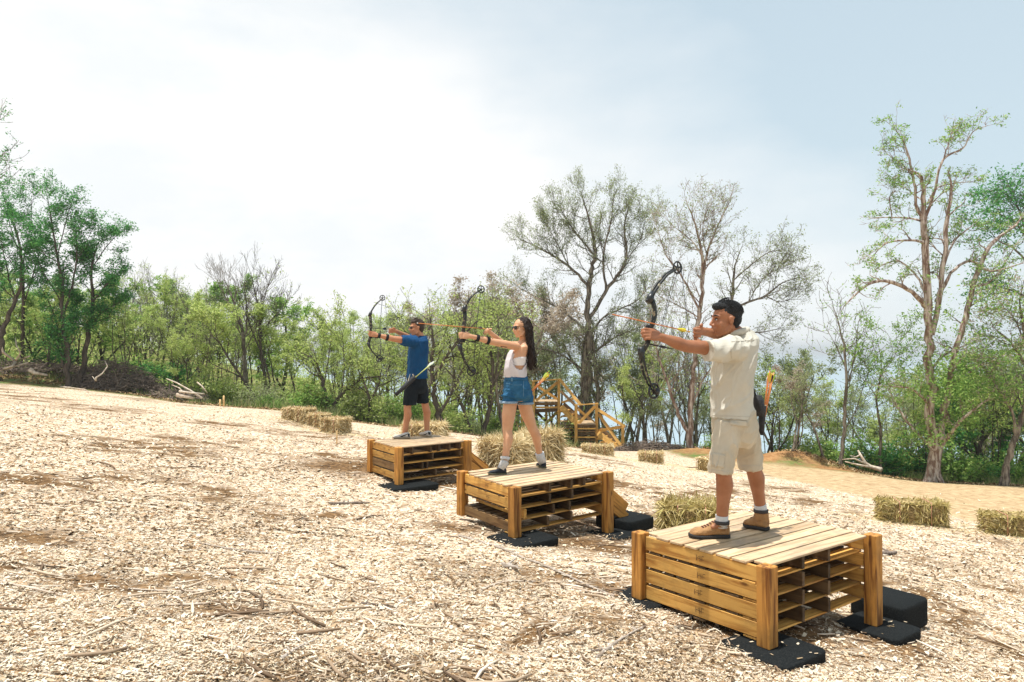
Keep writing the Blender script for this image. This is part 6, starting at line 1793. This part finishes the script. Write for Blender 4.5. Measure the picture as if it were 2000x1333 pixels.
def slim_bare(base, D, label, limbs, bark, leafm=None, nl=0, seed=31, size=.055, sub=(8, 1.3, 2), group=None, minr=.007, keep=.6, kw=None, fl=True, extra=0):
    rt = tree_root(base, D, label, group); t = Plant(seed); t.extra = extra
    k = dict(up=.09, wig=.22, kids=(3, 4), ratio=.62, leafl=1); k.update(kw or {})
    for i, l in enumerate(limbs):
        p, r = PX(D, *l)
        if l[0][1] > 720 and i < 4 and r[0] > .05: p = fix_base(p, rt) if i == 0 else p
        t.limb(p, r, sub, **dict(k, st=.45 if i == 0 else .25))
        if i == 0 and fl: flare(t, Vector((p[0].x, p[0].y, rt.location.z)), r[0] * .7, 5, seed)
    t.wood('trunk', bark, rt, minr)
    if leafm: t.leaves('foliage', leafm, rt, nl, size, .11, keep=keep)
    return rt
slim_bare(1642, 27, 'slim bare tree with upswept twigs standing left of the tall pale-barked tree', [((1641, 905, .14), (1648, 850, .11), (1652, 780, .09), (1651, 700, .07), (1640, 640, .04), (1628, 600, .015)),
    ((1651, 760, .06), (1668, 700, .04), (1675, 640, .015)), ((1651, 720, .05), (1635, 680, .03), (1612, 640, .01)), ((1650, 840, .05), (1672, 800, .03), (1690, 740, .012))], BARKG, LF_MID, 500, 31)
slim_bare(1718, 27, 'thin leafy tree with a bent trunk between the slim bare tree and the tall tree', [((1718, 915, .09), (1720, 850, .07), (1712, 780, .055), (1722, 720, .03), (1715, 670, .012)), ((1713, 780, .04), (1690, 740, .025), (1680, 700, .01)), ((1716, 740, .03), (1745, 700, .02), (1760, 660, .01))], BARKG, LF_MID, 2600, 32, .06)
slim_bare(1352, 30, 'twisted many-stemmed tree with reddish bark behind the bow of the man in khaki', [((1350, 888, .26), (1348, 820, .18), (1353, 740, .16), (1358, 690, .15), (1364, 620, .14), (1372, 560, .12), (1371, 500, .10), (1358, 440, .06), (1340, 392, .02)),
    ((1372, 560, .09), (1380, 500, .075), (1398, 450, .05), (1425, 395, .02)), ((1368, 610, .08), (1335, 545, .06), (1302, 500, .04), (1282, 440, .015)), ((1371, 500, .06), (1350, 470, .045), (1312, 440, .015)),
    ((1346, 850, .15), (1322, 800, .11), (1303, 745, .09), (1287, 700, .07), (1275, 650, .05), (1268, 600, .015)), ((1306, 750, .06), (1330, 720, .045), (1345, 680, .02)), ((1352, 790, .08), (1375, 740, .06), (1400, 700, .03)),
    ((1380, 500, .05), (1372, 450, .04), (1385, 395, .012)), ((1364, 620, .06), (1330, 600, .04), (1290, 580, .015))],
    BARKP, LF_OLIVE, 6000, 41, .05, (18, .95, 2), minr=.005, keep=.25, kw=dict(flat=.3, kids=(3, 4), ratio=.6), extra=1)
slim_bare(1440, 31, 'spreading twiggy tree whose crown reaches right above the head of the man in khaki', [((1440, 900, .2), (1436, 800, .16), (1430, 700, .14), (1428, 620, .12), (1431, 570, .10), (1436, 520, .05), (1450, 480, .015)),
    ((1430, 605, .09), (1462, 590, .075), (1495, 578, .06), (1530, 552, .04), (1572, 540, .012)), ((1495, 578, .05), (1525, 590, .03), (1560, 575, .01)), ((1436, 545, .05), (1470, 515, .04), (1510, 490, .03), (1545, 500, .01)),
    ((1440, 640, .06), (1480, 650, .04), (1530, 640, .012)), ((1462, 590, .04), (1490, 545, .03), (1530, 520, .01)), ((1510, 565, .03), (1520, 525, .02), (1545, 480, .01))],
    BARKG, LF_OLIVE, 5000, 42, .05, (15, .95, 2), minr=.005, keep=.25, kw=dict(flat=.4, kids=(3, 4), ratio=.6), extra=1)
slim_bare(1152, 35, 'massive dark multi-stemmed tree with a broad feathery crown behind the stair tower', [((1150, 885, .40), (1150, 800, .34), (1149, 730, .30), (1150, 670, .26), (1148, 600, .2), (1152, 540, .18), (1162, 500, .15), (1156, 450, .10), (1142, 400, .05), (1135, 375, .015)),
    ((1152, 620, .14), (1190, 560, .13), (1222, 510, .10), (1220, 440, .06), (1232, 395, .02)), ((1150, 560, .12), (1110, 520, .09), (1062, 490, .06), (1018, 468, .02)), ((1148, 650, .12), (1095, 605, .08), (1045, 580, .05), (1010, 560, .015)),
    ((1184, 565, .10), (1178, 500, .08), (1192, 440, .05), (1200, 372, .015)), ((1132, 880, .20), (1134, 800, .18), (1140, 720, .16), (1145, 660, .14)), ((1166, 880, .20), (1168, 800, .17), (1164, 720, .15), (1156, 660, .13)),
    ((1162, 500, .07), (1120, 450, .06), (1090, 400, .02)), ((1148, 700, .10), (1200, 660, .07), (1250, 640, .02)), ((1150, 660, .09), (1180, 620, .07), (1240, 590, .05), (1268, 560, .015)), ((1110, 520, .06), (1085, 470, .04), (1060, 430, .012)),
    ((1148, 730, .09), (1090, 690, .06), (1040, 680, .02)), ((1222, 510, .05), (1250, 470, .035), (1262, 420, .012)), ((1140, 690, .08), (1180, 740, .05), (1230, 760, .015), )],
    BARKG, LF_OLIVE, 42000, 43, .045, (23, 1.1, 2), minr=.005, keep=.42, kw=dict(kids=(3, 4), ratio=.62, up=.12, spread=(18, 50), wig=.16), extra=1)
slim_bare(868, 27, 'dark ivy-clad leaning tree just right of the man in the blue T-shirt', [((872, 845, .22), (858, 810, .17), (848, 770, .14), (842, 720, .12), (846, 670, .08), (840, 620, .03)), ((846, 745, .10), (870, 700, .085), (900, 660, .07), (935, 625, .03)), ((858, 810, .09), (880, 770, .07), (905, 720, .03)),
    ((870, 700, .05), (905, 690, .035), (940, 680, .012)), ((843, 720, .05), (820, 680, .03), (800, 640, .012))], BARKD, LF_LIME, 3500, 51, .055)
slim_bare(930, 28, 'dark forked tree left of the bare legs of the woman', [((925, 850, .14), (905, 800, .11), (890, 760, .09), (885, 700, .06), (870, 640, .02)), ((942, 850, .16), (956, 800, .13), (962, 750, .11), (960, 690, .08), (950, 630, .03)), ((960, 760, .07), (985, 700, .05), (990, 640, .02)), ((905, 800, .05), (930, 740, .04), (932, 690, .015))], BARKD, LF_LIME, 3500, 52, .055)
slim_bare(985, 29, 'pale leaning trunk right behind the denim shorts of the woman', [((990, 855, .13), (975, 800, .11), (968, 740, .10), (975, 680, .08), (970, 600, .03)), ((972, 770, .07), (1000, 730, .05), (1030, 690, .02))], BARKG, LF_OLIVE, 2500, 53, .055)
slim_bare(645, 28, 'dark Y-shaped tree behind the distant hay bales', [((641, 815, .13), (636, 775, .11), (628, 740, .09), (615, 705, .06), (590, 690, .02)), ((646, 812, .14), (655, 785, .12), (680, 760, .10), (705, 742, .08), (745, 735, .03)), ((632, 760, .05), (640, 710, .04), (648, 650, .015)), ((668, 770, .05), (672, 710, .04), (668, 650, .015))], BARKD, LF_LIME, 4200, 54, .055, kw=dict(flat=.3))
slim_bare(722, 27.5, 'small dark forked tree between the distant bales and the man in blue', [((718, 812, .10), (722, 785, .09), (712, 750, .06), (700, 725, .02)), ((722, 785, .07), (738, 755, .06), (745, 725, .02)), ((738, 755, .04), (770, 742, .03), (795, 735, .012))], BARKD, LF_LIME, 2200, 55, .055)
slim_bare(479, 31, 'tall bare grey tree with upswept fan of twigs left of the distant bales', [((480, 780, .2), (479, 730, .16), (476, 680, .13), (470, 630, .09), (456, 590, .06), (438, 545, .02)), ((476, 680, .08), (482, 620, .06), (478, 560, .02)), ((472, 640, .06), (445, 590, .04), (420, 540, .015)), ((476, 690, .05), (500, 640, .04), (505, 590, .015))], BARKG, None, 0, 61, sub=(14, .95, 2), minr=.0045, kw=dict(up=.10, spread=(15, 42), wig=.12), extra=1)
slim_bare(515, 31, 'tall bare dark tree right of the bare grey tree', [((514, 782, .16), (517, 740, .13), (510, 690, .10), (508, 640, .08), (500, 580, .05), (488, 530, .015)), ((508, 640, .06), (515, 590, .04), (528, 545, .015)), ((510, 690, .06), (490, 640, .05), (470, 590, .02)), ((508, 650, .05), (535, 620, .03), (560, 590, .015))], BARKD, LF_LIME, 300, 62, sub=(14, .9, 2), minr=.0045, kw=dict(up=.10, spread=(15, 42), wig=.12), extra=1)
slim_bare(132, 28, 'tall green tree with layered dark leaves, the taller of the pair on the left', [((134, 738, .17), (131, 690, .14), (122, 620, .12), (122, 560, .10), (112, 500, .07), (100, 430, .04), (92, 385, .015)), ((122, 620, .08), (140, 560, .06), (150, 500, .04), (148, 440, .015)), ((128, 700, .06), (115, 650, .05), (100, 600, .03), (80, 560, .015)),
    ((121, 590, .05), (95, 550, .04), (70, 500, .02)), ((130, 735, .09), (118, 690, .07), (108, 660, .02)), ((146, 520, .04), (170, 470, .02), (185, 440, .01)), ((112, 500, .04), (130, 430, .03), (140, 395, .01)), ((130, 690, .04), (150, 650, .03), (160, 630, .01))],
    BARKD, LF_GREEN, 15000, 63, .052, (11, .68, 2), keep=.5, minr=.005, kw=dict(flat=.5, kids=(4, 5)))
slim_bare(157, 28.5, 'green tree with forked dark trunk, the shorter of the pair on the left', [((155, 735, .18), (165, 690, .15), (174, 640, .13), (181, 590, .10), (178, 530, .07), (190, 480, .03)), ((181, 590, .07), (205, 560, .05), (235, 530, .02)), ((178, 540, .05), (165, 520, .03), (158, 490, .015)), ((174, 640, .06), (200, 610, .04), (235, 590, .015)), ((182, 520, .04), (210, 480, .03), (232, 455, .012)), ((172, 650, .05), (150, 610, .03), (145, 580, .01))],
    BARKD, LF_GREEN, 13000, 64, .052, (11, .66, 2), keep=.5, minr=.005, kw=dict(flat=.5, kids=(4, 5)))
slim_bare(8, 28, 'dark forked tree with a glossy green tuft at the left edge', [((2, 690, .18), (4, 650, .15), (20, 610, .12), (38, 560, .09), (42, 500, .05), (30, 440, .02)), ((4, 655, .10), (-20, 590, .09), (-30, 500, .06), (-10, 430, .02)), ((30, 585, .06), (15, 530, .05), (5, 480, .02)), ((42, 500, .04), (70, 480, .02))], BARKD, LF_GREEN, 6500, 65, .06, (9, 1.1, 2), keep=.4, minr=.005, kw=dict(flat=.4))
slim_bare(42, 30, 'tall thin tree with sparse leaves at the far left between the green trees', [((42, 735, .14), (44, 680, .12), (45, 600, .10), (44, 520, .08), (30, 450, .05), (5, 380, .02)), ((45, 600, .06), (70, 520, .05), (88, 440, .015)), ((44, 520, .05), (60, 440, .03), (62, 385, .012)), ((42, 510, .04), (20, 440, .03), (10, 380, .01))], BARKD, LF_GREEN, 8000, 66, .05, (9, 1.1, 2), keep=.5, minr=.005)
# twigs hanging in from a tree beyond the left edge
slim_bare(-60, 26, 'bare branch tips reaching in at the upper left edge of the photo', [((-90, 760, .2), (-85, 600, .16), (-80, 500, .12), (-50, 420, .08), (-20, 370, .04), (10, 340, .012)), ((-60, 440, .05), (-30, 340, .03), (10, 300, .01)), ((-70, 470, .05), (-40, 300, .03), (-5, 238, .01))], BARKG, LF_GREEN, 700, 67, sub=(6, .9, 2))

# -- the wood behind: a few kinds, each copied with its parts
def proto(kind, seed):
    t = Plant(seed); rg = t.rg
    root = bpy.data.objects.new('tree', None)
    H = 7.0
    if kind == 'bare':
        n = rg.randint(1, 3)
        for i in range(n):
            t.grow(Vector((rg.uniform(-.1, .1) * i, rg.uniform(-.1, .1) * i, -.2)), Vector((rg.uniform(-.22, .22), rg.uniform(-.22, .22), 1)), H * .78 * rg.uniform(.8, 1), .085 / (1 + .25 * i), 0, 3, up=.10, wig=.10, kids=(4, 6), spread=(18, 42), ratio=.5, leafl=2, start=.35)
        lm, nl, sz = LF_LIME, 500, .05
    elif kind in ('lime', 'olive', 'dry'):
        n = rg.randint(1, 3)
        for i in range(n):
            t.grow(Vector((rg.uniform(-.2, .2) * i, rg.uniform(-.2, .2) * i, -.2)), Vector((rg.uniform(-.35, .35), rg.uniform(-.35, .35), 1)), H * .74 * rg.uniform(.75, 1), .075 / (1 + .25 * i), 0, 3, up=.08, wig=.16, kids=(3, 5), spread=(22, 55), ratio=.47, leafl=1, start=.38)
        lm = {'lime': LF_LIME, 'olive': LF_OLIVE, 'dry': LF_BROWN}[kind]; nl, sz = {'lime': 6500, 'olive': 5000, 'dry': 3600}[kind], .055
    elif kind == 'pole':
        for i in range(rg.randint(3, 5)):
            t.grow(Vector((rg.uniform(-.35, .35), rg.uniform(-.35, .35), -.2)), Vector((rg.uniform(-.16, .16), rg.uniform(-.16, .16), 1)), H * .86 * rg.uniform(.7, 1), .042, 0, 3, up=.06, wig=.09, kids=(2, 4), spread=(20, 50), ratio=.34, leafl=1, start=.42)
        lm, nl, sz = LF_LIME, 2200, .06
    else:
        t.grow(Vector((0, 0, -.2)), Vector((rg.uniform(-.2, .2), rg.uniform(-.2, .2), 1)), H * .72, .12, 0, 3, up=.04, wig=.14, kids=(5, 6), spread=(35, 70), ratio=.5, leafl=1, start=.15)
        lm, nl, sz = {'mid': LF_MID, 'green': LF_GREEN}[kind], 6500, .075
    S = Soup()
    for pts, r in t.polys:
        if max(r) < .0060 and rg.random() < .25 and kind != 'bare': continue
        R = max(r); tube(S, pts, [max(q, .0055) for q in r], 6 if R > .05 else 3, caps=False)
    wood_ = S.obj('trunk', {'pole': BARKD, 'bare': BARKG, 'lime': BARKD, 'olive': BARKG, 'dry': BARKG, 'mid': BARKD, 'green': BARKD}[kind], None, smooth=True, loc=(0, 0, 0))
    lf = t.leaves('foliage', lm, None, nl, sz * 1.1, .12 if kind != 'bare' else .08, keep=.34)
    top = max(q.z for p_, r_ in t.polys for q in p_)
    mw, ml = wood_.data, lf.data
    for o in (wood_, lf): bpy.data.objects.remove(o)
    bpy.data.objects.remove(root)
    return mw, ml, top
PROTO = {}
for k, n in (('bare', 4), ('pole', 4), ('lime', 4), ('olive', 3), ('dry', 2), ('mid', 2), ('green', 2)):
    PROTO[k] = [proto(k, 100 + 17 * i + len(k) * 5 + ord(k[0])) for i in range(n)]
PLACE = [(-999, 'beyond the left edge'), (0, 'behind the two green trees on the left'), (190, 'behind the dark brush heap'), (330, 'behind the pale branches and stakes'), (460, 'by the tall bare grey trees'), (560, 'behind the distant hay bales'), (700, 'behind the bow of the man in blue'),
         (790, 'behind the man in blue'), (870, 'behind the bow of the woman'), (960, 'behind the woman'), (1050, 'behind the stair tower'), (1230, 'behind the bow of the man in khaki'), (1380, 'behind the man in khaki'), (1500, 'above the orange mound'), (1600, 'by the slim bare tree'), (1720, 'behind the tall pale-barked tree'), (1880, 'near the right edge'), (2000, 'beyond the right edge')]
def place_name(px): return [n for a, n in PLACE if px >= a][-1]
ROWN = ['front row', 'second row', 'third row', 'fourth row', 'farthest row']
SHORT = {'pole': 'slender many-stemmed', 'bare': 'leafless grey', 'lime': 'fresh lime', 'olive': 'sparse olive', 'dry': 'dry brownish', 'mid': 'bushy green', 'green': 'dense dark green'}
def plant(kind, x, y, h, rz, name='tree', px=None, row=0):
    if px is None: px = 1000 + x / y * FPX; row = 0 if y < 33.5 else (1 if y < 39 else 2)
    mw, ml, top = random.choice(PROTO[kind]); s_ = h / top
    r = bpy.data.objects.new(name, None); r.location = (x, y, gz1(x, y)); r.rotation_euler = (0, 0, rz); r.scale = (s_ * random.uniform(.9, 1.2),) * 2 + (s_,)
    COL.objects.link(r); tag(r, ('small ' if h < 4.2 else 'tall ' if h > 6.5 else '') + SHORT[kind] + ' tree ' + place_name(px) + ', ' + ROWN[row], 'tree', SHORT[kind] + ' trees of the wood')
    for nm, me in (('trunk', mw), ('foliage', ml)):
        o = bpy.data.objects.new(nm, me); COL.objects.link(o); o.parent = r
    return r
YT = np.array([(-300, 480), (0, 520), (100, 550), (250, 560), (330, 548), (450, 560), (560, 585), (620, 612), (700, 615), (800, 612), (900, 590), (1000, 585), (1100, 640), (1300, 680), (1500, 705), (1600, 712), (1750, 712), (1900, 690), (2000, 650), (2300, 620)], float)
random.seed(19)
def kinds_at(px, row):
    if px < 280: return random.choices(['bare', 'lime', 'mid', 'pole', 'olive'], [2, 4, 3, 5, 1])[0]
    if px < 460: return random.choices(['bare', 'lime', 'mid', 'pole', 'olive'], [4, 4, 1, 6, 1])[0]
    if px < 760: return random.choices(['bare', 'lime', 'olive', 'pole', 'mid'], [2.5, 5, 2, 5, .6])[0]
    if px < 1080: return random.choices(['bare', 'lime', 'olive', 'pole', 'dry'], [2.5, 4, 3, 5, .8])[0]
    return random.choices(['bare', 'lime', 'olive', 'dry', 'pole'], [2, 2, 4, .6, 5])[0]
ntree = 0
for row, (D, n, dj) in enumerate(((31, 56, 1.8), (36, 58, 2), (43, 54, 3), (54, 40, 4), (68, 24, 5))):
    for i in range(n):
        px = -220 + (i + random.random()) * (2440 / n)
        if 1030 < px < 1235 and D < 42: continue
        if D > 50 and px > 1050: continue
        if row == 0 and (1040 < px < 1230 or 1580 < px < 1600): continue
        if px > 1050 and D > 45: continue
        if px > 1050 and random.random() < (.62 if px < 1400 else .42 if px < 1720 else .4): continue
        if px < 1050 and px > 840 and random.random() < .25 and row > 1: continue
        d = D + random.uniform(-dj, dj); e = float(edge_d(np.array([(px - 1000) / FPX * d]), np.array([d]))[0])
        if px > 1450: d -= 3
        d = max(d, 28.5 if px < 1450 else 27.5)
        x = (px - 1000) / FPX * d; g = gz1(x, d)
        yt = float(np.interp(px, YT[:, 0], YT[:, 1])) + random.uniform(-18, 55) - (10 if random.random() < .15 else 0)
        kd = kinds_at(px, row)
        if kd == 'bare': yt -= 22 if px < 900 else 0
        ztop = P(px, yt, d).z; h = ztop - g
        if h < 1.5: continue
        h = min(h, 13)
        plant(kd, x, d, h, random.uniform(0, 6.28), px=px, row=row); ntree += 1
# brownish twiggy crowns behind the woman
for (px, py, D, kd) in ((905, 540, 34, 'dry'), (960, 530, 36, 'dry'), (1000, 560, 33, 'dry'), (930, 575, 40, 'dry'), (300, 520, 33, 'bare'), (345, 535, 34, 'bare'), (280, 500, 36, 'bare'), (400, 540, 33, 'bare'), (395, 565, 30, 'bare'), (840, 560, 33, 'bare'),
                        (1520, 668, 30, 'olive'), (1560, 672, 31, 'olive'), (1310, 600, 33, 'bare'), (1215, 640, 36, 'olive'), (1260, 590, 37, 'bare'), (1240, 500, 38, 'bare'), (1195, 560, 38, 'dry'), (1095, 600, 38, 'olive'), (1060, 560, 39, 'dry'), (1030, 600, 37, 'olive'), (1405, 640, 34, 'bare'), (1350, 600, 36, 'bare'), (1205, 700, 36, 'olive'), (1280, 735, 32, 'olive'), (1500, 690, 30, 'lime'), (370, 630, 29.5, 'lime'), (345, 620, 29.8, 'lime'), (1960, 700, 29, 'green'), (1905, 690, 28, 'mid'), (1880, 760, 28, 'green')):
    x = (px - 1000) / FPX * D; g = gz1(x, D); plant(kd, x, D, P(px, py, D).z - g, random.uniform(0, 6.28))

# -- shrubs and green ground growth along the edge of the wood
def shrub_mesh(seed, m, n, size, wide=1.0):
    rg = np.random.default_rng(seed); t = Plant(seed)
    for i in range(9):
        t.grow(Vector((rg.uniform(-.15, .15), rg.uniform(-.15, .15), -.05)), Vector((rg.uniform(-.9, .9) * wide, rg.uniform(-.9, .9) * wide, 1)), 1.0 * rg.uniform(.6, 1.0), .014, 1, 2, up=.05, wig=.2, kids=(3, 4), spread=(25, 60), ratio=.55, leafl=1, start=.2)
    S = Soup()
    for pts, r in t.polys: tube(S, pts, [max(q, .005) for q in r], 3, caps=False)
    w = S.obj('stems', BARKG, None, loc=(0, 0, 0)); l = t.leaves('leaves', m, None, n, size, .10)
    a, b = w.data, l.data; bpy.data.objects.remove(w); bpy.data.objects.remove(l); return a, b
SH = {'lime': [shrub_mesh(201, LF_LIME, 1500, .045), shrub_mesh(202, LF_LIME, 1300, .05)], 'mid': [shrub_mesh(203, LF_MID, 1700, .05), shrub_mesh(204, LF_MID, 1500, .055)],
      'green': [shrub_mesh(205, LF_GREEN, 1700, .055)], 'olive': [shrub_mesh(206, LF_OLIVE, 1000, .04)]}
SHL = {'lime': 'low lime green shrub at the edge of the wood', 'mid': 'leafy mid green shrub at the edge of the wood', 'green': 'dense deep green shrub at the edge of the wood', 'olive': 'thin olive twiggy shrub at the edge of the wood'}
def shrub(kind, px, D, h):
    x = (px - 1000) / FPX * D; a, b = random.choice(SH[kind])
    r = bpy.data.objects.new('shrub', None); r.location = (x, D, gz1(x, D)); r.rotation_euler = (0, 0, random.uniform(0, 6.28)); s_ = h / 1.15; r.scale = (s_ * random.uniform(1, 1.4), s_ * random.uniform(1, 1.4), s_)
    COL.objects.link(r); tag(r, ('knee-high ' if h < .8 else 'tall ' if h > 1.3 else '') + SHL[kind].split(' at the')[0] + ' ' + place_name(px) + (', at the margin' if D < wood_edge(px) + 1.6 else ', farther back'), 'shrub', SHL[kind].split(' at the')[0] + 's')
    for nm, me in (('stems', a), ('leaves', b)):
        o = bpy.data.objects.new(nm, me); COL.objects.link(o); o.parent = r
def edge_at(px):
    s_ = (px - 1000) / FPX; return float(np.interp(s_, _ex[:, 0], _ex[:, 1]))
def wood_edge(px):
    return float(np.interp(px, [-300, 0, 200, 400, 600, 850, 1000, 1200, 1330, 1500, 1620, 1700, 1850, 2000, 2300], [30, 30, 29.5, 28.5, 27.2, 27, 29, 33, 31, 29.5, 28, 27, 26.6, 25.6, 25]))
for i in range(150):
    px = random.uniform(-200, 2250); D = wood_edge(px) + abs(random.gauss(0, 2.2)) + .4
    if px < 420: kd = random.choice(['mid', 'mid', 'green', 'lime']); h = random.uniform(.5, 1.5)
    elif px < 900: kd = random.choice(['lime', 'lime', 'mid', 'olive']); h = random.uniform(.5, 1.7)
    elif px < 1250: kd = random.choice(['lime', 'olive', 'mid']); h = random.uniform(.5, 1.6)
    elif px < 1560: kd = random.choice(['mid', 'olive', 'lime']); h = random.uniform(.4, 1.2)
    else: kd = random.choice(['mid', 'mid', 'lime', 'green']); h = random.uniform(.7, 1.6)
    shrub(kd, px, D, h)
for i in range(30):
    px = random.uniform(1540, 2200); shrub(random.choice(['mid', 'mid', 'lime', 'green']), px, wood_edge(px) + random.uniform(.3, 2.5), random.uniform(.8, 1.7))

def undergrowth():
    rg = np.random.default_rng(77)
    # grass and herbs: upright blades along the margin
    n = 42000; px = rg.uniform(-250, 2300, n) 
    we = np.array([wood_edge(p) for p in px]); D = we - .9 + np.abs(rg.normal(0, 3.6, n))
    x = (px - 1000) / FPX * D
    pat = fbm(x, D, 1.8, 91); k = (pat > .42) | (D > we + 1.5); x, D, px = x[k], D[k], px[k]; n = len(x)
    z = ground_z(x, D, False); z = ground_z(x, D)
    h = rg.uniform(.06, .32, n) * (1 + .5 * (px > 450)); yaw = rg.uniform(0, 6.28, n); w = rg.uniform(.008, .022, n)
    sx, sy = np.cos(yaw) * w, np.sin(yaw) * w; lean = rg.normal(0, .35, (n, 2)) * h[:, None]
    V = np.stack([np.stack([x - sx, D - sy, z - .02], -1), np.stack([x + sx, D + sy, z - .02], -1), np.stack([x + lean[:, 0], D + lean[:, 1], z + h], -1)], 1).reshape(-1, 3)
    G = island_mat('grass_blade', [(0, (.10, .19, .04)), (.35, (.22, .33, .08)), (.7, (.40, .42, .18)), (1, (.55, .45, .25))], .7, .35)
    o = mesh_np('grass', V, np.arange(n * 3).reshape(-1, 3), G); tag(o, 'patchy green and straw coloured grass along the edge of the wood', 'grass', kind='stuff')
    # leafy ground cover deep in the wood, left part where no sea shows
    n = 95000; px = rg.uniform(-300, 1080, n); D = 29 + rg.random(n) ** 1.3 * 45; x = (px - 1000) / FPX * D
    pat = fbm(x, D, 3.0, 14); k = pat > .40; x, D = x[k], D[k]; n = len(x)
    z = ground_z(x, D) + rg.random(n) ** 1.6 * (.6 + 2.6 * np.clip((fbm(x, D, 4.0, 33) - .4) * 3, 0, 1))
    c = np.stack([x, D, z], -1); a_ = leafmesh('undergrowth', c, .085, rg, LF_LIME, None, loc=(0, 30, 0)); tag(a_, 'lime green undergrowth filling the wood behind the field', 'undergrowth', kind='stuff')
    # dead leaves and twigs on the bank
    n = 16000; px = rg.uniform(-200, 2250, n); we = np.array([wood_edge(p) for p in px]); D = we - 1.6 + np.abs(rg.normal(0, 1.6, n)); x = (px - 1000) / FPX * D
    k = D > edge_d(x, D) - .2; x, D = x[k], D[k]; c = np.stack([x, D, ground_z(x, D) + rg.uniform(.0, .07, len(x))], -1)
    LIT = island_mat('leaf_litter', [(0, (.10, .055, .025)), (.5, (.30, .18, .08)), (1, (.55, .42, .25))])
    a_ = leafmesh('leaf_litter', c, .06, rg, LIT, None, 0, loc=(0, 28, 0)); tag(a_, 'brown dead leaves littering the bank below the trees', 'leaf litter', kind='stuff')
undergrowth()

# ------------------------------------------------------------------ humid sea air
hz = bpy.data.materials.new('haze'); hz.use_nodes = True; nt = hz.node_tree; nt.nodes.clear()
ho = nt.nodes.new('ShaderNodeOutputMaterial'); hv_ = nt.nodes.new('ShaderNodeVolumePrincipled')
hv_.inputs['Color'].default_value = (.90, .94, .97, 1); hv_.inputs['Density'].default_value = .0006; hv_.inputs['Anisotropy'].default_value = .3
nt.links.new(hv_.outputs[0], ho.inputs['Volume'])
R_, z0_, z1_ = 18200.0, -26.5, 19.0
hb = [(x, y, z) for z in (z0_, z1_) for x, y in ((-R_, -R_), (R_, -R_), (R_, R_), (-R_, R_))]
hq = [(0, 3, 2, 1), (4, 5, 6, 7), (0, 1, 5, 4), (1, 2, 6, 5), (2, 3, 7, 6), (3, 0, 4, 7)]
tag(mesh_np('haze', hb, np.array(hq), hz), 'pale humid haze filling the air over the field and the sea', 'haze', kind='stuff')
